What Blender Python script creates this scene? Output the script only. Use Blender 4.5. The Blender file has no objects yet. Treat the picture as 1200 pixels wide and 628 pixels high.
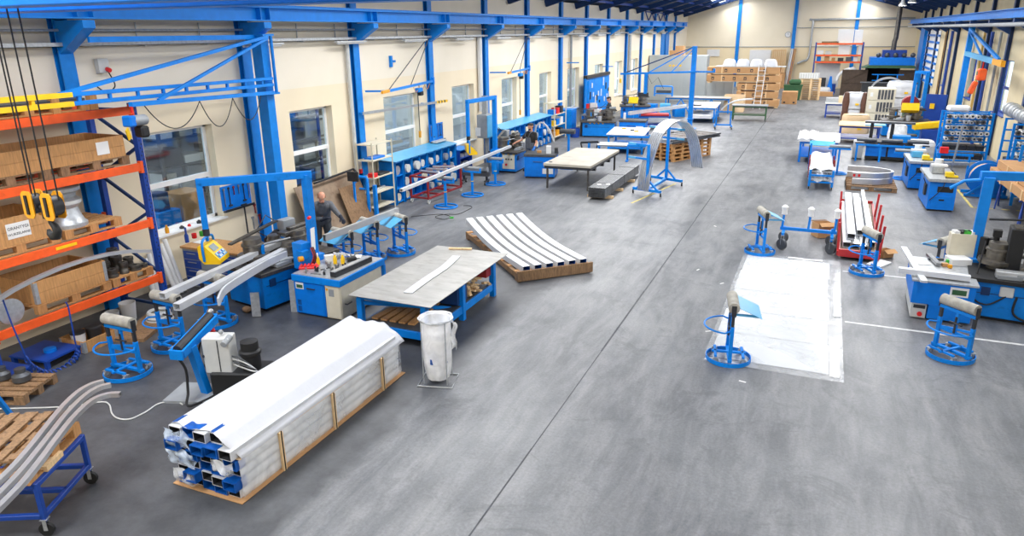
import bpy, math, random
import numpy as np
from mathutils import Vector, Matrix, Euler
random.seed(7)
PI = math.pi
SC = bpy.context.scene
COL = SC.collection
# ------------------------------------------------------------ camera model
YAW, PITCH, ROLL = map(math.radians, (23.238, 18.314, -0.6215))
FPX, CAMH = 836.0, 4.8
_f = Vector((-math.sin(YAW)*math.cos(PITCH), math.cos(YAW)*math.cos(PITCH), -math.sin(PITCH)))
_r = Vector((math.cos(YAW), math.sin(YAW), 0)); _u = _r.cross(_f)
CR = _r*math.cos(ROLL)+_u*math.sin(ROLL); CU = -_r*math.sin(ROLL)+_u*math.cos(ROLL); CF = _f
EYE = Vector((0, 0, CAMH))
def ray(px, py): return CF + CR*((px-600)/FPX) - CU*((py-314)/FPX)
def fl(px, py, z=0.0):
    d = ray(px, py); return EYE + d*((z-CAMH)/d.z)
def onX(px, py, X):
    d = ray(px, py); return EYE + d*(X/d.x)
def onY(px, py, Y):
    d = ray(px, py); return EYE + d*(Y/d.y)
def pix(p):
    v = Vector(p)-EYE; w = v.dot(CF)
    return (600+FPX*v.dot(CR)/w, 314-FPX*v.dot(CU)/w)
cam = bpy.data.objects.new('camera', bpy.data.cameras.new('camera')); COL.objects.link(cam)
cam.matrix_world = Matrix(((CR.x, CU.x, -CF.x, 0), (CR.y, CU.y, -CF.y, 0), (CR.z, CU.z, -CF.z, CAMH), (0, 0, 0, 1)))
cam.data.sensor_width = 36; cam.data.lens = FPX/1200*36; cam.data.clip_start = .05; cam.data.clip_end = 400
SC.camera = cam
# ------------------------------------------------------------ materials
def lin(h):
    if not isinstance(h, str): return tuple(h)
    h = h.lstrip('#'); o = []
    for i in (0, 2, 4):
        c = int(h[i:i+2], 16)/255
        o.append(c/12.92 if c <= .04045 else ((c+.055)/1.055)**2.4)
    return tuple(o)
def newmat(name):
    m = bpy.data.materials.new(name); m.use_nodes = True
    nt = m.node_tree; b = nt.nodes['Principled BSDF']
    return m, nt, b
def mat(name, col, rough=.5, metal=0.0, var=.12, scale=6.0, stretch=(1, 1, 1), bump=0.0, bscale=40.0, alpha=1.0, spec=.5, dark=None, dscale=3.0, damt=.5):
    m, nt, b = newmat(name); c = lin(col); N = nt.nodes; L = nt.links
    tc = N.new('ShaderNodeTexCoord'); mp = N.new('ShaderNodeMapping'); mp.inputs['Scale'].default_value = stretch
    L.new(tc.outputs['Object'], mp.inputs['Vector'])
    nz = N.new('ShaderNodeTexNoise'); nz.inputs['Scale'].default_value = scale; nz.inputs['Detail'].default_value = 5
    L.new(mp.outputs['Vector'], nz.inputs['Vector'])
    rp = N.new('ShaderNodeValToRGB'); e = rp.color_ramp.elements
    e[0].position = .3; e[1].position = .7
    e[0].color = (*[x*(1-var) for x in c], 1); e[1].color = (*[min(1, x*(1+var)) for x in c], 1)
    L.new(nz.outputs['Fac'], rp.inputs['Fac'])
    out = rp.outputs['Color']
    if dark is not None:
        n2 = N.new('ShaderNodeTexNoise'); n2.inputs['Scale'].default_value = dscale; n2.inputs['Detail'].default_value = 8; n2.inputs['Roughness'].default_value = .65
        L.new(mp.outputs['Vector'], n2.inputs['Vector'])
        r2 = N.new('ShaderNodeValToRGB'); r2.color_ramp.elements[0].position = 1-damt-.12; r2.color_ramp.elements[1].position = 1-damt+.12
        L.new(n2.outputs['Fac'], r2.inputs['Fac'])
        mx = N.new('ShaderNodeMix'); mx.data_type = 'RGBA'
        L.new(r2.outputs['Color'], mx.inputs['Factor']); L.new(out, mx.inputs['A']); mx.inputs['B'].default_value = (*lin(dark), 1)
        out = mx.outputs['Result']
    L.new(out, b.inputs['Base Color'])
    b.inputs['Roughness'].default_value = rough; b.inputs['Metallic'].default_value = metal
    b.inputs['Specular IOR Level'].default_value = spec; b.inputs['Alpha'].default_value = alpha
    if bump:
        n3 = N.new('ShaderNodeTexNoise'); n3.inputs['Scale'].default_value = bscale; n3.inputs['Detail'].default_value = 4
        L.new(mp.outputs['Vector'], n3.inputs['Vector'])
        bp = N.new('ShaderNodeBump'); bp.inputs['Strength'].default_value = bump; bp.inputs['Distance'].default_value = .02
        L.new(n3.outputs['Fac'], bp.inputs['Height']); L.new(bp.outputs['Normal'], b.inputs['Normal'])
    return m
def emis(name, col, s):
    m, nt, b = newmat(name); b.inputs['Base Color'].default_value = (*lin(col), 1)
    b.inputs['Emission Color'].default_value = (*lin(col), 1); b.inputs['Emission Strength'].default_value = s
    return m
class M: pass
M.blue = mat('blue_paint', '#027fdb', .42, spec=.3, var=.10, scale=4, dark='#0566b2', dscale=9, damt=.32)
M.blue2 = mat('bright_blue_paint', '#0275d8', .42, spec=.3, var=.08)
M.navy = mat('navy_paint', '#123f96', .42, var=.12)
M.deep = mat('deep_blue_paint', '#0a3568', .5, var=.1)
M.steelblue = mat('column_blue_paint', '#067dd4', .45, spec=.3, var=.08)
M.ltblue = mat('light_blue_plate', '#4fa6d6', .35, var=.1)
M.orange = mat('orange_paint', '#ee5a1c', .45, var=.1, dark='#c2471a', dscale=7, damt=.3)
M.red = mat('red_paint', '#b5282a', .45, var=.1)
M.brred = mat('bright_red_plastic', '#dd2222', .4)
M.dkred = mat('maroon_paint', '#8a2226', .5)
M.yellow = mat('yellow_paint', '#f3c40f', .4, var=.06)
M.amber = mat('amber_paint', '#e09a10', .4, var=.12, dark='#7a5510', dscale=8, damt=.3)
M.green = mat('green_paint', '#2f5a3a', .5)
M.brgreen = mat('bright_green_plastic', '#3fae3a', .4)
M.teal = mat('teal_plastic', '#18a3a0', .4)
M.black = mat('black_rubber', '#17181a', .6, var=.2)
M.char = mat('charcoal_metal', '#34363a', .45, .3, var=.2)
M.dkgrey = mat('dark_grey_metal', '#55585c', .45, .5, var=.2)
M.grey = mat('grey_paint', '#8f9498', .5, var=.1)
M.ltgrey = mat('light_grey_paint', '#c4c6c4', .5, var=.06)
M.panelgrey = mat('grey_panel', '#a9b0b2', .45, var=.04, scale=1.5)
M.white = mat('white_plastic', '#dfe0e0', .45, var=.03)
M.paper = mat('white_paper', '#e0e0de', .8, var=.02)
M.cream = mat('cream_metal', '#d6cfb9', .5, var=.06)
M.steel = mat('steel', '#9a9c9e', .35, .8, var=.2, scale=12)
M.dksteel = mat('oily_steel', '#5f5c58', .4, .7, var=.3, scale=14)
M.alu = mat('aluminium', '#d2d5d8', .32, .75, var=.1, scale=5, stretch=(1, .15, 1))
M.aluw = mat('filmed_aluminium', '#d3d6d9', .4, .25, var=.06, scale=5)
M.galv = mat('galvanised_steel', '#b4b8bb', .4, .6, var=.15, scale=20)
M.sheet = mat('steel_sheet_top', '#a9a8a4', .42, .35, var=.14, scale=2.2, stretch=(1, 3, 1), dark='#8f8b84', dscale=4, damt=.36)
M.film = mat('white_film', '#cdd0d6', .45, var=.02, bump=.15, bscale=14)
M.bluefilm = mat('blue_film', '#0c4f9f', .3, var=.3, scale=10)
M.wood = mat('pine_wood', '#b98955', .7, var=.22, scale=7, stretch=(6, 6, .6), dark='#8d623a', dscale=3, damt=.28)
M.woodlt = mat('light_pine_wood', '#dfbf92', .7, var=.14, scale=7, stretch=(6, 6, .8))
M.woodold = mat('weathered_wood', '#8a6c4e', .8, var=.25, scale=9, stretch=(5, 5, 1), dark='#5a4430', dscale=4, damt=.38)
M.card = mat('cardboard', '#bd9163', .8, var=.08, scale=3)
M.cardlt = mat('pale_cardboard', '#dcbf98', .8, var=.07, scale=3)
M.ply = mat('plywood', '#8f7b66', .7, var=.25, scale=2.5, dark='#6a4d38', dscale=2, damt=.4)
M.felt = mat('roller_sleeve', '#a9a69c', .85, var=.22, scale=9, bump=.3, bscale=60)
M.skin = mat('skin', '#c98f74', .55, var=.06)
M.hair = mat('dark_hair', '#2a2019', .7, var=.2)
M.hairlt = mat('fair_hair', '#8a6a4c', .7, var=.2)
M.cloth = mat('dark_workwear', '#33373d', .85, var=.2, scale=12, bump=.3)
M.cloth2 = mat('grey_workwear', '#5a5d63', .85, var=.15, scale=12, bump=.3)
M.tee = mat('black_tshirt', '#24211f', .85, var=.2)
M.glove = mat('dark_glove', '#1c2130', .8)
M.gloveb = mat('blue_glove', '#2b6fc0', .8)
M.screen = mat('panel_screen', '#8f9a98', .25, var=.1)
M.lime = mat('yellow_pedal', '#e6c51c', .4)
def wrapmat(name, col, alpha, rough=.22, sc=7, bd=.02, va=.25):
    m, nt, b = newmat(name); N = nt.nodes; L = nt.links
    b.inputs['Base Color'].default_value = (*lin(col), 1); b.inputs['Roughness'].default_value = rough
    tc = N.new('ShaderNodeTexCoord'); nz = N.new('ShaderNodeTexNoise'); nz.inputs['Scale'].default_value = sc; nz.inputs['Detail'].default_value = 3; nz.inputs['Distortion'].default_value = .6
    L.new(tc.outputs['Object'], nz.inputs['Vector'])
    mr = N.new('ShaderNodeMapRange'); mr.inputs['From Min'].default_value = .35; mr.inputs['From Max'].default_value = .65
    mr.inputs['To Min'].default_value = max(0, alpha-va); mr.inputs['To Max'].default_value = min(1, alpha+va)
    L.new(nz.outputs['Fac'], mr.inputs['Value']); L.new(mr.outputs['Result'], b.inputs['Alpha'])
    bp = N.new('ShaderNodeBump'); bp.inputs['Strength'].default_value = .35; bp.inputs['Distance'].default_value = bd
    L.new(nz.outputs['Fac'], bp.inputs['Height']); L.new(bp.outputs['Normal'], b.inputs['Normal'])
    return m
M.wrap = wrapmat('clear_plastic_wrap', '#eef2f6', .38)
M.wrapw = wrapmat('milky_plastic_wrap', '#f2f3f4', .8, .35, 5, .02, .15)
M.wrapb = wrapmat('bluish_plastic_wrap', '#cfe0f4', .42)
M.wrapside = wrapmat('bundle_side_wrap', '#f4f5f6', .40, .25, 2.2, .01, .2)
# glass: thin pane that mirrors a little
def glassmat():
    m = bpy.data.materials.new('window_glass'); m.use_nodes = True; nt = m.node_tree; N = nt.nodes; L = nt.links
    N.remove(N['Principled BSDF']); o = N['Material Output']
    t = N.new('ShaderNodeBsdfTransparent'); t.inputs['Color'].default_value = (.82, .88, .9, 1)
    g = N.new('ShaderNodeBsdfGlossy'); g.inputs['Roughness'].default_value = .04; g.inputs['Color'].default_value = (.9, .95, 1, 1)
    mx = N.new('ShaderNodeMixShader'); mx.inputs[0].default_value = .14; L.new(t.outputs[0], mx.inputs[1]); L.new(g.outputs[0], mx.inputs[2])
    L.new(mx.outputs[0], o.inputs['Surface']); return m
M.glass = glassmat()
# ------------------------------------------------------------ mesh builder
class MB:
    def __init__(s):
        s.v = []; s.f = []; s.mi = []; s.sm = []; s.T = Matrix.Identity(4)
    def at(s, loc=(0, 0, 0), rz=0, rx=0, ry=0):
        s.T = Matrix.Translation(loc) @ Euler((rx, ry, rz)).to_matrix().to_4x4(); return s
    def add(s, vs, fs, m=0, smooth=False):
        o = len(s.v); s.v += [tuple(s.T @ Vector(p)) for p in vs]
        for f in fs:
            s.f.append([i+o for i in f]); s.mi.append(m); s.sm.append(smooth)
        return s
    def box(s, c, d, rz=0, rx=0, ry=0, m=0):
        R = Euler((rx, ry, rz)).to_matrix(); c = Vector(c)
        vs = [c + R @ Vector((x*d[0]/2, y*d[1]/2, z*d[2]/2)) for x in (-1, 1) for y in (-1, 1) for z in (-1, 1)]
        return s.add(vs, [(0, 1, 3, 2), (4, 6, 7, 5), (0, 4, 5, 1), (2, 3, 7, 6), (0, 2, 6, 4), (1, 5, 7, 3)], m)
    def bb(s, a, b, m=0):
        return s.box([(a[i]+b[i])/2 for i in range(3)], [abs(b[i]-a[i]) for i in range(3)], m=m)
    def bar(s, p, q, w, h=None, up=(0, 0, 1), m=0):
        h = h or w; p = Vector(p); q = Vector(q); d = (q-p).normalized(); up = Vector(up)
        if abs(d.dot(up)) > .98: up = Vector((0, 1, 0))
        x = d.cross(up).normalized(); y = x.cross(d)
        vs = [o + x*(a*w/2) + y*(b*h/2) for o in (p, q) for a, b in ((-1, -1), (1, -1), (1, 1), (-1, 1))]
        return s.add(vs, [(3, 2, 1, 0), (4, 5, 6, 7), (0, 1, 5, 4), (1, 2, 6, 5), (2, 3, 7, 6), (3, 0, 4, 7)], m)
    def tube(s, pts, r, seg=8, closed=False, m=0, caps=True, smooth=True):
        pts = [Vector(p) for p in pts]; n = len(pts); rs = r if isinstance(r, (list, tuple)) else [r]*n
        vs = []; prev = None
        for i, p in enumerate(pts):
            if closed: d = pts[(i+1) % n]-pts[i-1]
            elif i == 0: d = pts[1]-p
            elif i == n-1: d = p-pts[i-1]
            else: d = pts[i+1]-pts[i-1]
            d = d.normalized() if d.length > 1e-9 else Vector((0, 0, 1))
            if prev is None:
                a = Vector((0, 0, 1)) if abs(d.z) < .9 else Vector((1, 0, 0)); x = d.cross(a).normalized()
            else:
                x = prev - d*prev.dot(d); x = x.normalized() if x.length > 1e-6 else d.orthogonal().normalized()
            prev = x; y = d.cross(x)
            vs += [p + (x*math.cos(2*PI*k/seg)+y*math.sin(2*PI*k/seg))*rs[i] for k in range(seg)]
        fs = []
        for i in range(n if closed else n-1):
            j = (i+1) % n
            fs += [(i*seg+k, i*seg+(k+1) % seg, j*seg+(k+1) % seg, j*seg+k) for k in range(seg)]
        s.add(vs, fs, m, smooth)
        if caps and not closed:
            o = len(s.v)-len(vs)
            s.f.append([o+k for k in range(seg)][::-1]); s.mi.append(m); s.sm.append(False)
            s.f.append([o+(n-1)*seg+k for k in range(seg)]); s.mi.append(m); s.sm.append(False)
        return s
    def cyl(s, p, q, r, seg=14, m=0, r2=None): return s.tube([p, q], [r, r if r2 is None else r2], seg, m=m)
    def ring(s, c, R, r, seg=28, m=0, axis='z', k=6):
        P = []
        for i in range(seg):
            a = 2*PI*i/seg; x, y = R*math.cos(a), R*math.sin(a)
            P.append((c[0]+x, c[1]+y, c[2]) if axis == 'z' else (c[0]+x, c[1], c[2]+y) if axis == 'y' else (c[0], c[1]+x, c[2]+y))
        return s.tube(P, r, k, closed=True, m=m)
    def lathe(s, prof, c=(0, 0, 0), seg=20, axis='z', m=0, smooth=True):
        vs = []
        for r, z in prof:
            for k in range(seg):
                a = 2*PI*k/seg; x, y = r*math.cos(a), r*math.sin(a)
                p = (x, y, z) if axis == 'z' else (z, x, y) if axis == 'x' else (y, z, x)
                vs.append(Vector(c)+Vector(p))
        fs = []
        for i in range(len(prof)-1):
            fs += [(i*seg+k, i*seg+(k+1) % seg, (i+1)*seg+(k+1) % seg, (i+1)*seg+k) for k in range(seg)]
        fs.append(tuple(range(seg))[::-1]); fs.append(tuple((len(prof)-1)*seg+k for k in range(seg)))
        return s.add(vs, fs, m, smooth)
    def prism(s, poly, ext, m=0, smooth=False):
        P = [Vector(p) for p in poly]; e = Vector(ext); n = len(P)
        fs = [tuple(range(n))[::-1], tuple(range(n, 2*n))]
        s.add(P+[p+e for p in P], fs, m)
        return s.add(P+[p+e for p in P], [(i, (i+1) % n, n+(i+1) % n, n+i) for i in range(n)], m, smooth)
    def sweep(s, path, w, h, up=(0, 0, 1), t=0, m=0, m2=None, smooth=False):
        """rectangular (t>0: hollow, open-ended) section swept along path; w across, h along the curve's own up"""
        path = [Vector(p) for p in path]; n = len(path); up = Vector(up)
        def loop(w, h):
            vs = []
            for i, p in enumerate(path):
                d = (path[min(i+1, n-1)]-path[max(i-1, 0)]).normalized()
                x = d.cross(up).normalized(); y = x.cross(d)
                vs += [p+x*(a*w/2)+y*(b*h/2) for a, b in ((-1, -1), (1, -1), (1, 1), (-1, 1))]
            return vs
        o = loop(w, h)
        fs = [(i*4+k, i*4+(k+1) % 4, i*4+4+(k+1) % 4, i*4+4+k) for i in range(n-1) for k in range(4)]
        if t <= 0:
            return s.add(o, fs+[(3, 2, 1, 0), tuple((n-1)*4+k for k in range(4))], m)
        s.add(o, fs, m)
        inn = loop(w-2*t, h-2*t)
        s.add(inn, [f[::-1] for f in fs], m if m2 is None else m2)
        for e in (0, n-1):
            s.add(o[e*4:e*4+4]+inn[e*4:e*4+4], [(k, (k+1) % 4, 4+(k+1) % 4, 4+k) if e else ((k+1) % 4, k, 4+k, 4+(k+1) % 4) for k in range(4)], m)
        return s
    def grid(s, fn, nu, nv, m=0, smooth=True):
        vs = [fn(i/nu, j/nv) for i in range(nu+1) for j in range(nv+1)]; w = nv+1
        return s.add(vs, [(i*w+j, (i+1)*w+j, (i+1)*w+j+1, i*w+j+1) for i in range(nu) for j in range(nv)], m, smooth)
    def ball(s, c, r, seg=12, m=0):
        r = r if isinstance(r, (list, tuple)) else (r, r, r); n = max(6, seg//2+2); pr = []
        vs = []
        for i in range(n+1):
            t = PI*i/n; t = min(max(t, .02), PI-.02)
            for k in range(seg):
                a = 2*PI*k/seg
                vs.append((c[0]+r[0]*math.sin(t)*math.cos(a), c[1]+r[1]*math.sin(t)*math.sin(a), c[2]-r[2]*math.cos(t)))
        fs = [(i*seg+k, i*seg+(k+1) % seg, (i+1)*seg+(k+1) % seg, (i+1)*seg+k) for i in range(n) for k in range(seg)]
        return s.add(vs, fs, m, True)
    def build(s, name, mats, parent=None, bevel=0, solid=0):
        me = bpy.data.meshes.new(name); me.from_pydata(s.v, [], s.f)
        for x in (mats if isinstance(mats, (list, tuple)) else [mats]): me.materials.append(x)
        me.polygons.foreach_set('material_index', s.mi); me.polygons.foreach_set('use_smooth', s.sm); me.update()
        if any(s.sm): me.set_sharp_from_angle(angle=.75)
        o = bpy.data.objects.new(name, me); COL.objects.link(o)
        if parent is not None: o.parent = parent
        if solid:
            md = o.modifiers.new('solid', 'SOLIDIFY'); md.thickness = solid; md.offset = 0
        if bevel:
            md = o.modifiers.new('bevel', 'BEVEL'); md.width = bevel; md.segments = 1; md.limit_method = 'ANGLE'; md.angle_limit = .7
        return o
def tag(o, label=None, cat=None, group=None, kind=None):
    if label: o['label'] = label
    if cat: o['category'] = cat
    if group: o['group'] = group
    if kind: o['kind'] = kind
    return o
def thing(name, label, cat, loc=(0, 0, 0), rz=0, group=None):
    o = bpy.data.objects.new(name, None); COL.objects.link(o); o.empty_display_size = .1
    o.location = loc; o.rotation_euler = (0, 0, rz)
    return tag(o, label, cat, group)
def copy_tree(o, parent=None):
    c = o.copy(); COL.objects.link(c)
    if parent is not None: c.parent = parent
    for ch in list(o.children): copy_tree(ch, c)
    return c
def dup(o, loc, rz=0, label=None, group=None):
    c = copy_tree(o); c.location = loc; c.rotation_euler = (0, 0, rz)
    if label: c['label'] = label
    if group: c['group'] = group
    return c
def place(o, loc, rz=0): o.location = loc; o.rotation_euler = (0, 0, rz); return o
def struct(name, m, mats, parent=None):
    o = m.build(name, mats, parent)
    if parent is None: o['kind'] = 'structure'
    return o
def flat(p, z=0): return Vector((p[0], p[1], z))
def text_obj(name, txt, size, material, parent, loc, rot, extrude=.001):
    cu = bpy.data.curves.new(name, 'FONT'); cu.body = txt; cu.size = size; cu.align_x = 'CENTER'; cu.align_y = 'CENTER'; cu.extrude = extrude
    t = bpy.data.objects.new(name, cu); COL.objects.link(t)
    bpy.context.view_layer.update()
    me = bpy.data.meshes.new_from_object(t); bpy.data.objects.remove(t)
    me.materials.append(material) if not me.materials else None
    o = bpy.data.objects.new(name, me); COL.objects.link(o); o.parent = parent; o.location = loc; o.rotation_euler = rot
    return o
# ============================================================ THE SETTING
XL, XR, YB, YN = -11.8, 6.25, 67.4, -5.0
EAVE, SLOPE, XC = 6.1, .29, (-11.8+6.25)/2
def roofz(x): return EAVE + SLOPE*((x-XL) if x < XC else (XR-x))
# --- floor
def floormat():
    m, nt, b = newmat('worn_concrete'); N = nt.nodes; L = nt.links
    tc = N.new('ShaderNodeTexCoord')
    def noise(sc, det=6, rough=.6, vec=None, dist=0):
        n = N.new('ShaderNodeTexNoise'); n.inputs['Scale'].default_value = sc; n.inputs['Detail'].default_value = det; n.inputs['Roughness'].default_value = rough; n.inputs['Distortion'].default_value = dist
        L.new(vec or tc.outputs['Object'], n.inputs['Vector']); return n.outputs['Fac']
    def ramp(fac, a, b_, ca, cb):
        r = N.new('ShaderNodeValToRGB'); r.color_ramp.elements[0].position = a; r.color_ramp.elements[1].position = b_
        r.color_ramp.elements[0].color = (*lin(ca), 1); r.color_ramp.elements[1].color = (*lin(cb), 1); L.new(fac, r.inputs['Fac']); return r.outputs['Color']
    def mix(f, a, b_, typ='MIX'):
        x = N.new('ShaderNodeMix'); x.data_type = 'RGBA'; x.blend_type = typ
        if isinstance(f, float): x.inputs['Factor'].default_value = f
        else: L.new(f, x.inputs['Factor'])
        for s_, v in (('A', a), ('B', b_)):
            if isinstance(v, str): x.inputs[s_].default_value = (*lin(v), 1)
            else: L.new(v, x.inputs[s_])
        return x.outputs['Result']
    base = ramp(noise(.5, 8, .62), .35, .68, '#5f6267', '#818487')
    mp = N.new('ShaderNodeMapping'); mp.inputs['Scale'].default_value = (1.6, .35, 1); L.new(tc.outputs['Object'], mp.inputs['Vector'])
    streak = ramp(noise(2.0, 8, .7, mp.outputs['Vector'], .4), .40, .66, '#000000', '#d0d0d0')
    base = mix(streak, base, '#9a9b9d')
    worn = ramp(noise(1.1, 10, .75, None, .8), .54, .62, '#000000', '#b0b0b0')
    base = mix(worn, base, '#55585d')
    fine = ramp(noise(28, 4, .7), .3, .75, '#d8d8d8', '#ffffff')
    base = mix(1.0, base, fine, 'MULTIPLY')
    # darker grey zone in the work bay left of the aisle, fading along the hall
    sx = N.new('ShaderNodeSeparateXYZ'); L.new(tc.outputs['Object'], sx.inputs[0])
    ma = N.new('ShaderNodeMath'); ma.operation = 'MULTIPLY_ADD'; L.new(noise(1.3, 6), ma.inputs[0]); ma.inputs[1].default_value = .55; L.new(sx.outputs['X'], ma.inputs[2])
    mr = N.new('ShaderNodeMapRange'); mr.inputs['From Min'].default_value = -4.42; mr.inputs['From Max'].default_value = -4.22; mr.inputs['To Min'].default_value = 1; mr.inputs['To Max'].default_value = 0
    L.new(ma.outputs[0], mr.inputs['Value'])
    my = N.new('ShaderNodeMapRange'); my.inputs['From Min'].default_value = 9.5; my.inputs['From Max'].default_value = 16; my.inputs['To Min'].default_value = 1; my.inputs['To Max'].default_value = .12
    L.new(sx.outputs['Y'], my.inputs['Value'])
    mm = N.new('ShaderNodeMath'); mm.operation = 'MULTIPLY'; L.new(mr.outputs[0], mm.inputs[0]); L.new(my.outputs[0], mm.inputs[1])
    dark_zone = ramp(noise(2.2, 9, .7), .35, .7, '#3d3f43', '#57595d')
    base = mix(mm.outputs[0], base, dark_zone)
    L.new(base, b.inputs['Base Color'])
    rr = N.new('ShaderNodeMapRange'); rr.inputs['To Min'].default_value = .36; rr.inputs['To Max'].default_value = .62; L.new(noise(1.4, 8, .7), rr.inputs['Value'])
    L.new(rr.outputs[0], b.inputs['Roughness'])
    bp = N.new('ShaderNodeBump'); bp.inputs['Strength'].default_value = .12; bp.inputs['Distance'].default_value = .01; L.new(noise(18, 5), bp.inputs['Height']); L.new(bp.outputs[0], b.inputs['Normal'])
    return m
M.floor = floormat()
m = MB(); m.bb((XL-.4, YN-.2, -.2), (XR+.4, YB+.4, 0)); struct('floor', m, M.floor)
M.joint = mat('floor_joint', '#4d5054', .8, var=.3)
m = MB(); xj = -2.77
for i in range(24):
    y0, y1 = YN+i*3, YN+i*3+3
    m.bb((xj-.011+.006*math.sin(i*2.1), y0, -.01), (xj+.011+.006*math.sin(i*1.3), min(y1, YB), .0025))
struct('trim_1', m, M.joint)
# bay markings: thin white lines on the right and yellow ones
M.line = mat('floor_line_white', '#cfd0d0', .7, var=.2, scale=9)
M.liney = mat('floor_line_yellow', '#c9b96a', .8, var=.3, scale=9)
m = MB(); y0 = fl(990, 377).y; m.bb((.78, y0-.03, 0), (6.2, y0+.03, .003))
y1 = fl(1000, 319).y; m.bb((.78, y1-.03, 0), (6.2, y1+.03, .003)); struct('trim_2', m, M.line)
m = MB()
a, b_ = fl(1122, 222), fl(1139, 243); m.bar(flat(a, .002), flat(b_, .002), .07, .004)
for i in range(9):
    x = b_.x+i*.35; m.bb((x, b_.y-.03, 0), (x+.2, b_.y+.03, .004))
a, b_ = fl(740, 238), fl(792, 215); m.bar(flat(a, .002), flat(b_, .002), .06, .004)
struct('trim_3', m, M.liney)
# --- walls
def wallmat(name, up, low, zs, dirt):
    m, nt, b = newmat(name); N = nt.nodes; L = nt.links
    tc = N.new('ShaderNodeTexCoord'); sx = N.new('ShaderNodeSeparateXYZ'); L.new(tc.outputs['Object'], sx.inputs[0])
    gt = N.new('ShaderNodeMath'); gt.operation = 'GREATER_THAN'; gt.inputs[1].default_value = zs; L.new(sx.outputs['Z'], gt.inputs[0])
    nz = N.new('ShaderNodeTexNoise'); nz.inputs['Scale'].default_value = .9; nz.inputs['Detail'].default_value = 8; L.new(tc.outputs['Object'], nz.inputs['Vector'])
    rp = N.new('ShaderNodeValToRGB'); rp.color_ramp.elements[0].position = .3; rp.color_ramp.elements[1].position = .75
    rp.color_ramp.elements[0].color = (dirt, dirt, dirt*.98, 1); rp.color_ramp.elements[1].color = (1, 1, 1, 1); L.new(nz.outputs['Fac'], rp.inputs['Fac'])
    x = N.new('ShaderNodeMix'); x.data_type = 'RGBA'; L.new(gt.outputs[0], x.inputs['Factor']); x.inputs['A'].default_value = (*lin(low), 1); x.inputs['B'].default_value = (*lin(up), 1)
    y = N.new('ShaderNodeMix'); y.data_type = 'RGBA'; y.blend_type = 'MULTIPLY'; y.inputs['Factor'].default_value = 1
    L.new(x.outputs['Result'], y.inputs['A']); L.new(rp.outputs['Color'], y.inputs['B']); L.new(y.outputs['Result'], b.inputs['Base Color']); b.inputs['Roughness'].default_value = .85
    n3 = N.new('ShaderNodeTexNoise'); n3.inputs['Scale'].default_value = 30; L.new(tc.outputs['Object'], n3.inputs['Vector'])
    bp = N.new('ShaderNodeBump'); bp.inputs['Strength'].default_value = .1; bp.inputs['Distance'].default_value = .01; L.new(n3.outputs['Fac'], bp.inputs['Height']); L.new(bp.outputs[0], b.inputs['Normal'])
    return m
M.wall = wallmat('cream_plaster', '#efe6d4', '#efe0c3', 3.55, .93)
M.wallr = wallmat('cream_plaster_right_shaded', '#d9cfb6', '#d8c9a6', 20, .8)  # the right wall's backlit shade is put into this darker cream
M.wallb = wallmat('cream_plaster_end', '#efe4cd', '#eedcb8', 3.35, .95)
M.frame = mat('white_window_frame', '#f2f2f0', .4, var=.02)
# window openings on the left wall: (right reveal px, top px, sill px)
WT = .32
wins = []
def wopen(px_r, py_t, px_l, py_b, w=None):
    pr = onX(px_r, py_t, XL); plf = onX(px_l, py_b, XL); return [plf.y, pr.y, plf.z, pr.z]
#            right edge of the opening on the wall plane (px at mid-height), left edge, top & sill z
def yX(px, py): return onX(px, py, XL).y
WZ0, WZ1 = 1.02, 3.03
spec = [(178, 230, 256, 205), (342, 160, 392, 165), (450, 130, 492, 140), (530, 120, 556, 130), (588, 110, 605.5, 110), (632, 100, 646, 100), (665, 92, 678.5, 92), (697, 85, 706.5, 85), (721, 76, 729, 76), (740.5, 72, 747.5, 72)]
for (a, ay, b_, by) in spec: wins.append((yX(a, ay), yX(b_, by)))
def wall_with_holes(name, X, x2, holes, ya, yb, zt, mt):
    m = MB(); y = ya
    for (h0, h1, z0, z1) in holes:
        m.bb((X, y, 0), (x2, h0, zt)); m.bb((X, h0, 0), (x2, h1, z0)); m.bb((X, h0, z1), (x2, h1, zt)); y = h1
    m.bb((X, y, 0), (x2, yb, zt)); return struct(name, m, mt)
wall_with_holes('wall_left', XL, XL-WT, [(a, b_, WZ0, WZ1) for a, b_ in wins], YN, YB, EAVE, M.wall)
def window(n, X, y0, y1, z0, z1, sgn, frame=M.frame):
    xo = X+sgn*.22
    m = MB(); f = .07
    m.bb((xo-.03, y0, z0), (xo+.03, y0+f, z1)); m.bb((xo-.03, y1-f, z0), (xo+.03, y1, z1)); m.bb((xo-.03, y0, z0), (xo+.03, y1, z0+f)); m.bb((xo-.03, y0, z1-f), (xo+.03, y1, z1))
    zm = z0+(z1-z0)*.47; m.bb((xo-.035, y0, zm-.05), (xo+.035, y1, zm+.05))
    o = struct('window_%d' % n, m, frame)
    m = MB(); m.bb((xo-.004, y0+f, z0+f), (xo+.004, y1-f, zm-.05)); m.bb((xo-.004, y0+f, zm+.05), (xo+.004, y1-f, z1-f)); m.build('pane', M.glass, o)
    m = MB(); m.bb((X-sgn*.06, y0-.05, z0-.03), (X+sgn*.2, y1+.05, z0+.005)); m.build('window_sill', frame, o)
    return o
for i, (a, b_) in enumerate(wins): window(i+1, XL, a, b_, WZ0, WZ1, -1)
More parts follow.
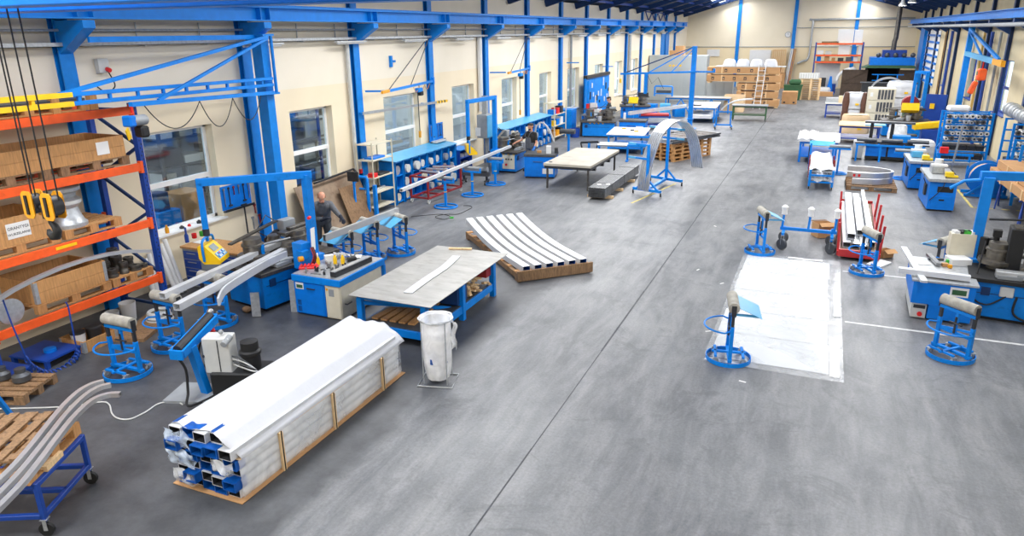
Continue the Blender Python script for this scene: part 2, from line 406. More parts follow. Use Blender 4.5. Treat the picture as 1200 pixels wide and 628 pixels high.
# right wall with narrow dark windows
WZR0, WZR1 = 1.6, 3.6
def yR(px, py): return onX(px, py, XR).y
rw = sorted([(yR(1181, 110), yR(1166, 110)), (yR(1138, 110), yR(1131, 110)), (yR(1108, 90), yR(1104, 90)), (16.0, 17.3), (9, 10.3)])
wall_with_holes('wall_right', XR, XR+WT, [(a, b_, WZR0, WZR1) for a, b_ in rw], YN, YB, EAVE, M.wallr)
for i, (a, b_) in enumerate(rw): window(len(wins)+1+i, XR, a, b_, WZR0, WZR1, 1, M.navy)
# gable walls
for nm, y0, y1, mt in (('wall_back', YB, YB+.3, M.wallb), ('wall_front', YN-.3, YN, M.wallb)):
    m = MB(); m.prism([(XL-WT, y0, 0), (XR+WT, y0, 0), (XR+WT, y0, EAVE), (XC, y0, roofz(XC)), (XL-WT, y0, EAVE)], (0, y1-y0, 0)); struct(nm, m, mt)
m = MB(); m.bb((XL, YB-.04, 3.32), (XR, YB, 3.38)); struct('trim_4', m, M.grey)
# ceiling: two pitched planes of dark corrugated sheet, with added glowing rooflight strips above the view
M.roof = mat('dark_blue_roof_sheet', '#1f3552', .6, var=.15, scale=3)
M.sky = emis('added_rooflight', '#f4f8ff', 2.2)
m = MB()
for s_ in (-1, 1):
    xe = XL-WT if s_ < 0 else XR+WT
    m.prism([(xe, YN-.3, EAVE), (XC, YN-.3, roofz(XC)), (XC, YN-.3, roofz(XC)+.12), (xe, YN-.3, EAVE+.12)], (0, YB-YN+.6, 0))
struct('ceiling', m, M.roof)
cols_y = []
# ============================================================ STEELWORK
# columns on the left wall: an H section stub standing proud of the plaster, with a haunch that carries the runway
RB, RT = 5.07, 5.36          # crane runway bottom / top
XRL = -11.15                  # left runway axis
cy = [onX(84, 105, XL+.1).y, onX(298, 150, XL+.1).y, onX(420, 110, XL+.1).y, onX(505, 90, XL+.1).y, onX(570, 90, XL+.1).y, onX(618.5, 90, XL+.1).y,
      onX(657.5, 70, XL+.1).y, onX(687.5, 60, XL+.1).y, onX(713, 50, XL+.1).y, onX(734.5, 50, XL+.1).y, onX(752, 50, XL+.1).y, onX(767, 50, XL+.1).y, onX(780, 50, XL+.1).y, onX(791, 48, XL+.1).y]
m = MB(); names = []
for i, y in enumerate(cy):
    m = MB(); w_ = .26
    m.bb((XL, y-.01, 0), (XL+.14, y+.01, EAVE)); m.bb((XL+.12, y-w_/2, 0), (XL+.145, y+w_/2, EAVE)); m.bb((XL, y-w_/2, 0), (XL+.02, y+w_/2, EAVE))
    m.prism([(XL+.14, y-.11, RB-.02), (XRL+.16, y-.11, RB-.02), (XRL+.16, y-.11, RB-.14), (XL+.14, y-.11, RB-.55)], (0, .22, 0))
    m.bb((XL+.1, y-.10, RB), (XRL-.1, y+.10, RT-.03))
    struct('trim_%d' % (10+i), m, M.steelblue)
m = MB()
for z0, z1 in ((RB, RB+.025), (RT-.025, RT)): m.bb((XRL-.14, YN+.05, z0), (XRL+.14, 63.5, z1))
m.bb((XRL-.012, YN+.05, RB), (XRL+.012, 63.5, RT)); m.bb((XRL-.03, YN+.05, RT), (XRL+.03, 63.5, RT+.045))
for y in cy: m.bb((XRL-.13, y-.15, RB+.02), (XRL+.13, y-.13, RT-.02)); m.bb((XRL-.13, y+.13, RB+.02), (XRL+.13, y+.15, RT-.02))
struct('trim_30', m, M.steelblue)
def cat_rom(ps, n):
    out = []
    for i in range(len(ps)-1):
        a, b, c, d = ps[max(i-1, 0)], ps[i], ps[i+1], ps[min(i+2, len(ps)-1)]
        for k in range(n):
            u = k/n; out.append(.5*((2*b)+(c-a)*u+(2*a-5*b+4*c-d)*u*u+(3*b-a-3*c+d)*u**3))
    return out+[ps[-1]]
# services along the left wall
t = tag(MB().tube([(XL+.2, YN+.2, 4.90), (XL+.2, 63, 4.90)], .022, 8).build('conduit', M.galv), 'thin pale conduit running along left wall below the blue crane runway', 'conduit')
t = thing('cable_tray', 'grey wire cable tray along the left wall under the thin conduit', 'cable tray', (XL+.03, 0, 4.64))
m = MB(); m.bb((.02, YN+.3, 0), (.22, 62, .01)); m.bb((.02, YN+.3, 0), (.03, 62, .07)); m.bb((.21, YN+.3, 0), (.22, 62, .07)); m.build('tray', M.galv, t)
m = MB()
for k, (yy, zz) in enumerate(((.06, .03), (.1, .035), (.15, .03))): m.tube([(yy, YN+.4, zz), (yy, 61, zz)], .017, 6)
m.build('cable', M.dkgrey, t)
for i in range(44):
    m = MB(); y = -3.5+i*1.5; m.bar((.012, y, -.02), (.012, y, .40), .025, .02); m.bar((.012, y, -.01), (.2, y, -.01), .025, .02); m.build('bracket', M.galv, t)
# batten lamps under the tray
lamp0 = None
for i in range(16):
    y = 13+i*3.3
    if lamp0 is None:
        lamp0 = thing('batten_lamp', '', 'lamp', (XL+.3, y, 4.6)); m = MB(); m.box((0, 0, 0), (.1, 1.3, .04)); m.build('housing', M.ltgrey, lamp0)
        m = MB(); m.tube([(0, -.6, -.04), (0, .6, -.04)], .018, 8); m.build('lamp_tube', M.white, lamp0); l = lamp0
    else: l = dup(lamp0, (XL+.3, y, 4.6))
    l['label'] = 'slim pale batten lamp hanging under the cable tray on left wall'; l['group'] = 'batten lamps under the cable tray'
# downpipes on the wall
def downpipe(px, py, r, z0, z1, mt, label, dx=.1):
    p = onX(px, py, XL+dx); o = MB().tube([(0, 0, z0), (0, 0, z1)], r, 12).build('downpipe', mt); o.location = (XL+dx, p.y, 0); tag(o, label, 'pipe'); return o
downpipe(411, 110, .055, .9, 4.62, M.ltgrey, 'beige grey cable pipe beside the blue column behind the beige shelf')
downpipe(562.5, 80, .09, 2.0, 4.62, M.white, 'fat white pipe running down to the blue-grey switch cabinet')
downpipe(669, 80, .06, 1.2, 4.62, M.grey, 'grey pipe on the wall beyond the third blue spool rack')
downpipe(738, 55, .10, 1.2, 4.9, M.galv, 'thick galvanised pipe beside narrow far windows on left wall', .14)
t = thing('wall_socket', 'grey socket box with red plug on left wall above the orange rack', 'socket', onX(117, 77, XL+.02)); m = MB(); m.bb((0, -.1, -.12), (.1, .1, .12)); m.build('box', M.ltgrey, t); m = MB(); m.cyl((.1, .05, -.06), (.17, .05, -.08), .04, 10); m.build('plug', M.brred, t); m = MB(); m.tube(cat_rom([Vector((.12, .05, -.1)), Vector((.1, .15, -.35)), Vector((.05, .0, -.45)), Vector((.03, -.15, -.35))], 6), .012, 6); m.build('cable', M.black, t)
t = thing('wall_socket', 'white socket box with red plug at the pipe foot by beige shelf', 'socket', onX(421, 193, XL+.02)); m = MB(); m.bb((0, -.1, -.1), (.1, .1, .14)); m.build('box', M.white, t); m = MB(); m.bb((.02, -.12, -.22), (.12, .08, -.1)); m.build('plug', M.brred, t)
o = MB().bar((0, 0, -.16), (0, 0, .16), .08).bar((0, 0, 0), (.0, .22, 0), .06).build('tee_bracket', M.steelblue); o.location = onX(458, 72, XL+.04); tag(o, 'small blue T-shaped bracket on the wall above third window', 'bracket')
# right wall: runway and columns
XRR = 5.55
m = MB()
for z0, z1 in ((RB, RB+.025), (RT-.025, RT)): m.bb((XRR-.16, YN+.05, z0), (XRR+.16, 66, z1))
m.bb((XRR-.012, YN+.05, RB), (XRR+.012, 66, RT)); struct('trim_31', m, M.steelblue)
M.railgrey = M.galv
o = tag(MB().tube([(XRR-.25, 12, 4.86), (XRR-.25, 64, 4.86)], .07, 10).build('duct', M.grey), 'long grey duct running below the right-hand crane runway', 'duct')
cyr = [onX(1176, 100, XR-.1).y*0+v for v in (20.5, 24.7, 28.9, 33.1, 37.3, 41.5, 45.7, 49.9, 54.1, 58.3, 62.5)]
for i, y in enumerate(cyr):
    m = MB(); w_ = .24
    m.bb((XR-.14, y-.01, 0), (XR, y+.01, EAVE)); m.bb((XR-.145, y-w_/2, 0), (XR-.12, y+w_/2, EAVE))
    m.prism([(XR-.14, y-.11, RB-.02), (XRR-.16, y-.11, RB-.02), (XRR-.16, y-.11, RB-.14), (XR-.14, y-.11, RB-.55)], (0, .22, 0))
    struct('trim_%d' % (40+i), m, M.deep)
# rafters of the roof, one pair on every other column
m0 = None
for i, y in enumerate([2, 6.2, 10.4]+[14.6+4.2*k for k in range(13)]):
    m = MB()
    for s_, xe in ((1, XL), (-1, XR)):
        a = Vector((xe, y, EAVE-.02)); b_ = Vector((XC, y, roofz(XC)-.02))
        n = Vector((-(b_-a).z, 0, (b_-a).x)).normalized()*(1 if s_ > 0 else -1)
        for k0, k1, ww in ((0, .02, .2), (-.26, -.24, .2), (-.26, 0, .02)):
            m.prism([a+n*k0, b_+n*k0, b_+n*k1, a+n*k1], (0, ww, 0))
    struct('trim_%d' % (60+i), m, M.deep)
m = MB()
for x in [XL+.8+1.45*k for k in range(12)]:
    z = roofz(x)-.05; m.bb((x-.04, YN, z-.12), (x+.04, YB, z))
struct('trim_80', m, M.navy)
# rooflight strips added as glowing panels over the area lamps
n = 0
for s_ in (-1, 1):
    for i in range(6):
        y = (4, 16, 28, 40, 52, 63)[i]-4; x = XC+s_*5.0; z = roofz(x)-.03
        m = MB(); a = math.atan(SLOPE)*(-s_)*-1
        m.box((x, y+4, z), (2.2, 7.5, .02), ry=-math.atan(SLOPE)*(1 if x < XC else -1)); struct('window_%d' % (30+n), m, M.sky); n += 1
# high bay lamps near the far end
M.lampglow = emis('lamp_glow', '#ffffff', 6)
hb = None
for i, (x, y) in enumerate([(-5.4+2.0*(k % 3), 34+6*(k//3)) for k in range(12)]+[(1.8+2.0*(k % 2), 34+6*(k//2)) for k in range(8)]):
    z = roofz(x)-.75
    if hb is None:
        hb = thing('high_bay_lamp', '', 'lamp', (x, y, z)); MB().lathe([(.02, .4), (.09, .38), (.12, .18), (.24, 0), (.23, 0)], seg=16).build('reflector', M.ltgrey, hb)
        MB().lathe([(.2, -.0), (.2, .02)], seg=16).build('lens', M.lampglow, hb); MB().tube([(0, 0, .38), (0, 0, .74)], .012, 6).build('hanger', M.grey, hb); l = hb
    else: l = dup(hb, (x, y, z))
    l['label'] = 'round high bay lamp hanging under the dark blue roof'; l['group'] = 'high bay lamps under the roof'
# overhead travelling crane close to the camera: twin box girders across the hall
tr = thing('bridge_crane', 'dark blue overhead crane girders spanning the hall at top left', 'crane', (0, 0, 0))
yg = 4.55
p0 = onY(2, 15.5, yg)
m = MB(); zc = p0.z
m.bb((XRL-.1, yg-.62, zc+.02), (XRR+.1, yg-.34, zc+.62)); m.build('girder', M.blue2, tr, bevel=.01)
m = MB(); m.bb((XRL-.1, yg+.30, zc+.02), (XRR+.1, yg+.58, zc+.62)); m.build('girder', M.blue2, tr, bevel=.01)
for x in (XRL, XRR):
    m = MB(); m.bb((x-.15, yg-1.3, RT+.06), (x+.15, yg+1.3, RT+.4)); m.build('end_carriage', M.blue2, tr, bevel=.01)
# ============================================================ COMMON KITS
def make_pallet(label, loc, rz=0, L=1.2, W=.8, mt=None, group=None, name='wooden_pallet'):
    """L along local x; parts: deck, three stringers of blocks, three skids"""
    mt = mt or M.wood; t = thing(name, label, 'pallet', loc, rz, group)
    m = MB(); nb = max(4, int(round(W/.17)))
    nb = 5 if W < 1 else 7
    for i in range(nb):
        wb = .14 if i % 2 == 0 else .10; y = -W/2+.07+(W-.14)*i/(nb-1); m.box((0, y, .133), (L, wb*(W/.8 if W < 1 else 1)*.95, .022))
    m.build('deck', mt, t)
    for x in (-L/2+.07, 0, L/2-.07):
        m = MB(); m.box((x, 0, .111), (.14, W, .022))
        for y in (-W/2+.05, 0, W/2-.05): m.box((x, y, .061), (.14, .1, .078))
        m.build('stringer', mt, t)
    for y in (-W/2+.05, 0, W/2-.05): MB().box((0, y, .011), (L, .1, .022)).build('skid', mt, t)
    return t
PAL_H = .144
def castor(parent, x, y, top, r=.06, mt=None, name='castor', w=.035, ax='x'):
    m = MB(); m.bb((x-.035, y-.035, top-.008), (x+.035, y+.035, top)); m.bb((x-w/2-.008, y-.02, r*.9), (x-w/2-.003, y+.02, top)); m.bb((x+w/2+.003, y-.02, r*.9), (x+w/2+.008, y+.02, top))
    o = m.build(name, M.galv, parent); m = MB(); m.cyl((x-w/2, y, r), (x+w/2, y, r), r, 14) if ax == 'x' else m.cyl((x-.02, y-w/2, r), (x+.02, y+w/2, r), r, 18); m.build('wheel', mt or M.black, o)
    return o
# ---- roller stand, roller along local x, hoop on the -y side
def make_stand(label, loc, rz, plate=True, hoop=1, z=.86, tilt=0.0, L=.56):
    t = thing('roller_stand', label, 'roller stand', loc, rz, 'blue roller stands')
    R = .335
    m = MB()
    for k in range(32):
        a, b = 2*PI*k/32, 2*PI*(k+1)/32
        p, q = Vector((R*math.cos(a), R*math.sin(a), 0)), Vector((R*math.cos(b), R*math.sin(b), 0))
        i = (R-.012)/R
        m.add([p+Vector((0, 0, .012)), q+Vector((0, 0, .012)), q+Vector((0, 0, .075)), p+Vector((0, 0, .075)), p*i+Vector((0, 0, .012)), q*i+Vector((0, 0, .012)), q*i+Vector((0, 0, .075)), p*i+Vector((0, 0, .075))],
              [(0, 1, 2, 3), (5, 4, 7, 6), (3, 2, 6, 7), (4, 5, 1, 0)])
    m.build('base_ring', M.blue, t)
    m = MB(); m.bar((-R+.01, 0, .11), (R-.01, 0, .11), .06, .04); m.bar((0, -R*.75, .13), (0, R*.75, .13), .05, .03); m.bar((-.2, -.2, .13), (.2, -.2, .13), .04, .03); m.bar((-.2, .2, .13), (.2, .2, .13), .04, .03); m.build('base_frame', M.blue, t, bevel=.003)
    for x, y in ((-.2, -.2), (.2, -.2), (-.2, .2), (.2, .2)): castor(t, x, y, .115, .052, M.grey)
    for s in (-1, 1):
        m = MB(); m.bar((s*.27, 0, .07), (s*.27, 0, z-.29), .055, .055); m.build('post', M.blue, t, bevel=.004)
        m = MB(); m.bar((s*.27, 0, z-.33), (s*.27, 0, z-.12-.02*s*0), .042, .042); m.build('inner_post', M.char, t)
    m = MB(); m.bar((-.27, 0, .40), (.27, 0, .40), .03, .05); m.bar((-.25, .0, .42), (.25, 0, z-.36), .025, .035); m.bar((-.29, 0, z-.11), (.29, 0, z-.11), .06, .05); m.bar((0, 0, z-.13), (0, .0, z-.5), .04); m.build('cross_bar', M.blue, t, bevel=.003)
    m = MB(); m.tube([(.0, -.02, .40), (.0, -.02, z-.2)], .018, 8); m.tube([(-.09, -.03, .56), (.09, -.03, .56)], .012, 6); m.ball((.1, -.03, .56), .022, 8); m.build('height_screw', M.char, t)
    m = MB(); m.tube([(-.27-.02*0, -.03, z-.37)]+[(.36*math.cos(a), -.03+.36*math.sin(a)*hoop*1.0, z-.37) for a in [PI+PI*k/14 for k in range(1, 14)]]+[(.27, -.03, z-.37)], .014, 8); m.build('hoop_handle', M.blue, t)
    m = MB(); m.cyl((-L/2, 0, z), (L/2, 0, z), .082, 20); m.build('roller', M.felt, t)
    for s in (-1, 1):
        m = MB(); m.bar((s*(L/2+.018), 0, z-.12), (s*(L/2+.018), 0, z+.045), .018, .07); m.cyl((s*(L/2), 0, z), (s*(L/2+.04), 0, z), .014, 8); m.build('bearing_bracket', M.char, t)
    if plate:
        m = MB(); m.prism([(-L/2+.0, .07, z+.02), (-L/2, .40, z-.13), (-L/2, .40, z-.136), (-L/2, .07, z+.012)], (L, 0, 0)); m.bar((-.2, .04, z-.12), (-.2, .36, z-.13), .03); m.bar((.2, .04, z-.12), (.2, .36, z-.13), .03); m.build('side_plate', M.ltblue, t)
    return t
def stand_at(label, c, r1, r2, plate, flip=False, z=.86):
    p = fl(*c); a, b = fl(*r1, z), fl(*r2, z); rz = math.atan2(b.y-a.y, b.x-a.x)
    if flip: rz += PI
    return make_stand(label, (p.x, p.y, 0), rz, plate, z=z)
stand_at('blue roller stand with grey sleeved roller, nearest the aluminium profiles on the trolley', (151, 438), (116, 381), (155, 389), False)
stand_at('blue roller stand between the nearest left stand and the hydraulic unit', (204, 406), (179, 353), (215, 361), False)
stand_at('blue roller stand under the white bent profiles of the bending machine', (256, 379), (235, 334), (264, 340), False)
stand_at('blue roller stand with light blue plate, half hidden behind the tool cabinet', (405, 318), (386, 272), (404, 276), True, True)
stand_at('blue roller stand with tilted blue plate, middle one under the long profile', (436, 304), (424, 259), (441, 264), True, True)
stand_at('blue roller stand with light blue plate at free end of the long profile', (470, 297), (460, 250), (478, 256), True, True)
def stand_dir(label, c, d, plate): 
    p = fl(*c); return make_stand(label, (p.x, p.y, 0), d, plate, z=.94)
stand_dir('blue roller stand at front left corner of the white sheeting on the floor', (853, 421), math.radians(-80), True)
stand_dir('blue roller stand at back left corner of the white sheeting, by the bare trolley', (890, 296), math.radians(-70), True)
stand_at('blue roller stand without plate, in front of the red stake cart', (1015, 320), (1011, 272), (1032, 283), False)
stand_at('blue roller stand nearest the camera on the right, in front of cutting machine', (1113, 418), (1101, 356), (1147, 373), False)
stand_at('blue roller stand with plate, partly hidden behind the right blue bench', (1102, 330), (1086, 285), (1110, 278), True, False)
# ============================================================ PALLET RACK, JIB CRANE, HOOK (left, near)
XF, XRR_, YR0, YR1 = -10.45, -11.5, 5.62, 8.56
LV = [3.71, 2.78, 1.81, .82]
t = thing('pallet_rack', 'tall orange and blue pallet rack against left wall near the camera', 'rack', (XF, YR1, 0))
def rl(x, y, z): return (x-XF, y-YR1, z)
for y in (YR0, YR1):
    for x in (XF, XRR_):
        m = MB(); a = rl(x, y, 0); m.bb((a[0]-.05, a[1]-.045, 0), (a[0]+.05, a[1]+.045, 3.76)); m.bb((a[0]-.08, a[1]-.07, 0), (a[0]+.08, a[1]+.07, .012))
        o = m.build('upright', M.navy, t)
        if y == YR1 and x == XF:
            m = MB()
            for k in range(55): m.box((a[0]+.051, a[1]+.012*(1 if k % 2 else -1), .25+k*.063), (.004, .014, .03))
            m.build('slot', M.black, o)
    m = MB()
    zs = [.25+.56*k for k in range(7)]
    for k in range(6):
        xa, xb = (XF, XRR_) if k % 2 else (XRR_, XF); m.bar(rl(xa, y, zs[k]), rl(xb, y, zs[k+1]), .035, .05)
    m.bar(rl(XF, y, .2), rl(XRR_, y, .2), .035, .05); m.bar(rl(XF, y, 3.64), rl(XRR_, y, 3.64), .035, .05); m.build('diagonal_brace', M.deep, t)
for z in LV:
    for x in (XF+.03, XRR_-.03):
        m = MB(); m.bb(rl(x-.025, YR0+.05, z-.13), rl(x+.025, YR1-.05, z))
        for y in (YR0+.05, YR1-.05): m.bb(rl(x-.035, y-.03, z-.17), rl(x+.035, y+.03, z+.03))
        m.build('beam', M.orange, t, bevel=.004)
m = MB(); m.box(rl(XF+.058, 6.95, LV[2]-.05), (.004, .34, .045)); tag(m.build('load_sticker', M.yellow, t), 'yellow sticker on an orange beam')
# ---- contents. helper: crate made of pallet collars
def crate(label, loc, rz, L, W, hh, mt=None, hinge=True, open_=True, cat='crate', name='wooden_crate', group=None):
    mt = mt or M.wood; t = thing(name, label, cat, loc, rz, group); k = .022
    for s in (-1, 1):
        m = MB(); n = max(1, int(round(hh/.2)))
        for i in range(n): m.box((0, s*(W/2-k/2), hh*(i+.5)/n), (L, k, hh/n-.004))
        m.build('side_panel', mt, t)
        m = MB()
        for i in range(n): m.box((s*(L/2-k/2), 0, hh*(i+.5)/n), (k, W-2*k-.002, hh/n-.004))
        m.build('end_panel', mt, t)
    MB().box((0, 0, .008), (L-2*k, W-2*k, .014)).build('bottom', mt, t)
    if hinge:
        for sx in (-1, 1):
            for sy in (-1, 1):
                m = MB(); m.box((sx*(L/2-.025), sy*(W/2+.003), hh/2), (.055, .005, hh*.92)); m.box((sx*(L/2+.003), sy*(W/2-.025), hh/2), (.005, .055, hh*.92)); m.build('corner_hinge', M.galv, t)
    return t
G2 = LV[1]+.001
# top level: pallet with grey planks
p = make_pallet('wooden pallet on the top rack level under grey planks', (-10.95, 6.9, LV[0]+.001), PI/2, 1.9, .9, group='pallets on the rack')
for i in range(5):
    o = tag(MB().box((0, 0, 0), (.16, 2.1, .045)).build('grey_plank', M.dkgrey), 'weathered grey plank lying on top rack level', 'plank', 'grey planks on the top rack level'); o.location = (-11.3+.18*i, 6.75, LV[0]+PAL_H+.024)
o = tag(MB().box((0, 0, .06), (.5, .34, .12)).build('timber_offcut', M.woodold), 'weathered timber block on the grey planks at rack top', 'timber'); o.location = (-11.05, 6.0, LV[0]+PAL_H+.047)
for i in range(2):
    o = tag(MB().box((0, 0, .12), (.10, .12, .24)).build('timber_post_stub', M.wood), 'short timber upright on rack top level beside the blue boom', 'timber', 'timber stubs on the rack'); o.location = (-10.52, 7.3+.62*i, LV[0]+.001)
# second level: two pallets end to end, long low crate
p = make_pallet('right-hand wooden pallet on the second rack level under the long crate', (-10.94, 7.78, G2), PI/2, 1.2, .9, M.woodold)
p = make_pallet('left-hand wooden pallet on the second rack level under the long crate', (-10.94, 6.42, G2), PI/2, 1.2, .9, M.woodold)
c = crate('long low wooden crate spanning both pallets on the second rack level', (-10.94, 7.08, G2+PAL_H+.001), PI/2, 2.5, .9, .34, M.wood, False)
m = MB(); m.box((0, 0, 0), (.004, .22, .2)); o = m.build('paper_sheet', M.paper, c); o.location = (.85, -.455, .18); o.rotation_euler = (0, 0, PI/2); o['label'] = 'white paper on the crate side'
o = tag(MB().box((0, 0, .01), (.6, .9, .02)).build('cover_board', M.woodlt), 'loose pale board lying in the long low rack crate', 'board'); o.location = (-10.94, 6.4, G2+PAL_H+.2)
# third level
G3 = LV[2]+.001
p = make_pallet('wooden pallet under the crate with the white paper notice', (-10.94, 6.35, G3), PI/2, 1.2, .9, M.wood)
c = crate('plain wooden crate with white paper notice on the third rack level', (-10.94, 6.35, G3+PAL_H+.001), PI/2, 1.15, .88, .40, M.wood, False)
m = MB(); m.box((0, 0, 0), (.34, .004, .22)); n_ = m.build('paper_notice', M.paper, c); n_.location = (.02, -.443, .2); n_['label'] = 'white paper notice with two black printed lines'
text_obj('lettering', 'GRANTYGI', .062, M.black, n_, (0, -.003, .035), (PI/2, 0, 0)); text_obj('lettering', 'WURZELARNE', .05, M.black, n_, (0, -.003, -.05), (PI/2, 0, 0))
p = make_pallet('wooden pallet under the grey waisted spool on third rack level', (-10.94, 7.55, G3), PI/2, 1.0, .85, M.wood)
t = thing('waisted_spool', 'grey waisted metal spool standing on the third rack level', 'spool', (-10.8, 7.3, G3+PAL_H+.001))
MB().lathe([(.30, 0), (.30, .05), (.27, .07), (.22, .2), (.2, .3), (.25, .36), (.26, .42), (.2, .47), (.21, .53), (.28, .57), (.28, .62), (.05, .62)], seg=28).build('body', M.galv, t)
m = MB(); m.lathe([(.23, .37), (.265, .37), (.265, .42), (.23, .42)], seg=28); o = m.build('studded_band', M.ltgrey, t)
# fourth level
G4 = LV[3]+.001
p = make_pallet('wooden pallet under the hinged crate on the lowest rack level', (-10.94, 7.0, G4), PI/2, 1.25, .9, M.wood)
c = crate('open wooden crate with metal corner hinges on the lowest rack level', (-10.94, 7.0, G4+PAL_H+.001), PI/2, 1.2, .86, .36, M.wood, True)
for i in range(3):
    o = tag(MB().lathe([(.10, 0), (.10, .2), (.08, .2), (.08, .22)], seg=16).build('dark_tool_ring', M.dksteel), 'dark steel ring lying inside the hinged rack crate', 'ring', 'steel rings in the hinged crate'); o.location = (-10.85, 6.65+.3*i, G4+PAL_H+.02)
p = make_pallet('wooden pallet loaded with dark bending rollers on the lowest rack level', (-10.94, 8.06, G4), PI/2, .8, .9, M.wood)
k = 0
for (x, y, r, h, zz) in [(-10.62, 7.78, .09, .14, 0), (-10.62, 8.0, .075, .2, 0), (-10.6, 8.2, .10, .09, 0), (-10.6, 8.38, .06, .06, 0), (-10.85, 7.82, .1, .22, 0), (-10.84, 8.06, .09, .26, 0), (-10.84, 8.28, .085, .18, 0), (-11.1, 7.9, .12, .24, 0), (-11.1, 8.2, .11, .28, 0), (-10.85, 7.82, .08, .09, .221), (-11.1, 8.2, .09, .05, .281)]:
    o = MB().lathe([(r*.4, 0), (r, 0), (r, h*.3), (r*.86, h*.36), (r*.86, h*.64), (r, h*.7), (r, h), (r*.4, h), (r*.4, h*.5)], seg=18).build('bending_roller', M.dksteel); o.location = (x, y, G4+PAL_H+.001+zz)
    tag(o, 'oily dark bending roller on a pallet at right end of the lowest rack level', 'roller', 'bending rollers on the lowest rack level')
t = thing('flanged_pipe', 'grey flanged pipe lying on lowest rack level at frame edge', 'pipe', (-10.7, 6.02, G4+.19), 0)
o = MB().tube([(-.5, 0, 0), (.16, 0, 0)], .15, 20, caps=False).build('pipe_body', M.galv, t, solid=.012); m = MB(); m.lathe([(.15, 0), (.19, 0), (.19, .03), (.15, .03)], (.15, 0, 0), 22, 'x'); m.build('flange', M.galv, t)
# on the floor under the rack
c = crate('small wooden crate on floor under the rack holding white buckets', (-10.62, 7.15, .001), PI/2, .62, .55, .2, M.wood, True)
for i, (x, y, r) in enumerate([(-10.66, 7.0, .11), (-10.66, 7.28, .12)]):
    t = thing('bucket', ('white bucket in the small floor crate, nearer one', 'dark lidded bucket in the small floor crate')[i], 'bucket', (x, y, .017))
    MB().lathe([(r*.85, 0), (r, .24), (r*.95, .24), (r*.8, .01)], seg=18).build('bucket_body', (M.white, M.char)[i], t); MB().lathe([(r*1.05, .235), (r*1.05, .26), (.02, .262)], seg=18).build('lid', (M.char, M.dkgrey)[i], t)
for i, (px, py, r, h, mt) in enumerate([(150, 362, .14, .32, M.white), (128, 352, .12, .26, M.ltgrey)]):
    p = onX(px, py, -10.95); o = MB().lathe([(r*.8, 0), (r, h), (r*.93, h), (r*.75, .02)], seg=18).build('pail', mt); o.location = (-10.95, p.y, .001)
    tag(o, ('white pail on floor under right end of the rack', 'grey pail on floor behind the small crate')[i], 'pail')
for i in range(3):
    t = MB().ring((0, 0, 0), .2-.02*i, .035, 26).build('hose_coil', M.ltgrey); t.location = (-10.35, 8.3, .04+.07*i); tag(t, 'coiled pale hose stacked on the floor at rack foot', 'hose', 'pale hose coils at the rack foot')
o = tag(MB().box((0, 0, .03), (.5, 1.1, .06)).build('timber_slab', M.woodold), 'dirty timber slab on the floor at the foot of rack', 'board'); o.location = (-10.3, 7.95, .001); o.rotation_euler = (0, 0, .4)
for i, (y, l) in enumerate(((6.5, 'nearer low blue steel platform on floor under the rack'), (5.72, 'further-left low blue steel platform under the rack, at frame edge'))):
    t = thing('floor_platform', l, 'platform', (-10.75, y, 0), .1)
    m = MB(); m.box((0, 0, .13), (.75, .62, .03)); m.build('deck', M.navy, t)
    for sx in (-1, 1):
        for sy in (-1, 1): MB().box((sx*.33, sy*.27, .058), (.06, .06, .116)).build('foot', M.navy, t)
    MB().lathe([(.09, 0), (.09, .05), (.02, .055)], (.1, 0, .145), 14).build('boss', M.blue2, t)
p = make_pallet('dirty wooden pallet on floor at left frame edge with steel lumps', (-10.15, 5.55, .0), .35, .9, .7, M.woodold)
for i, (dx, dy, r) in enumerate(((0.1, .12, .12), (-.2, .05, .1))):
    o = MB().lathe([(.03, 0), (r, .02), (r, .1), (r*.6, .14), (r*.6, .2), (.02, .2)], seg=16).build('steel_hub', M.dkgrey); o.location = (-10.15+dx, 5.55+dy, PAL_H+.001); tag(o, 'grey steel hub lying on the pallet at left frame edge', 'hub', 'steel hubs on the floor pallet')
# curved aluminium strip leaning along the rack
pts = [onX(px, py, -10.2) for px, py in ((176, 294), (150, 294.5), (125, 298), (100, 304), (70, 314), (40, 327), (15, 340), (-15, 359))]
m = MB(); m.sweep(pts, .05, .07, up=(1, 0, 0)); tag(m.build('curved_profile', M.alu), 'long bowed aluminium strip resting along the front of the rack', 'profile')
# blue spiral air hose
m = MB(); P = []
key = [(3, 350), (14, 380), (27, 410), (33, 424), (46, 434), (60, 437), (75, 432), (87, 421), (91, 412), (88, 400), (84, 380), (80, 360), (77, 354)]
base = [onX(px, py, -10.22) for px, py in key]
sm = cat_rom(base, 40)
for i, q in enumerate(sm):
    f = i/len(sm); a = 0 if f < .22 or f > .68 else .045
    th = i*.42; P.append(q+Vector((a*math.sin(th), 0, a*math.cos(th))))
m.tube(P, .012, 6); tag(m.build('spiral_air_hose', M.navy), 'dark blue spiral air hose sagging from the front of the rack', 'hose')
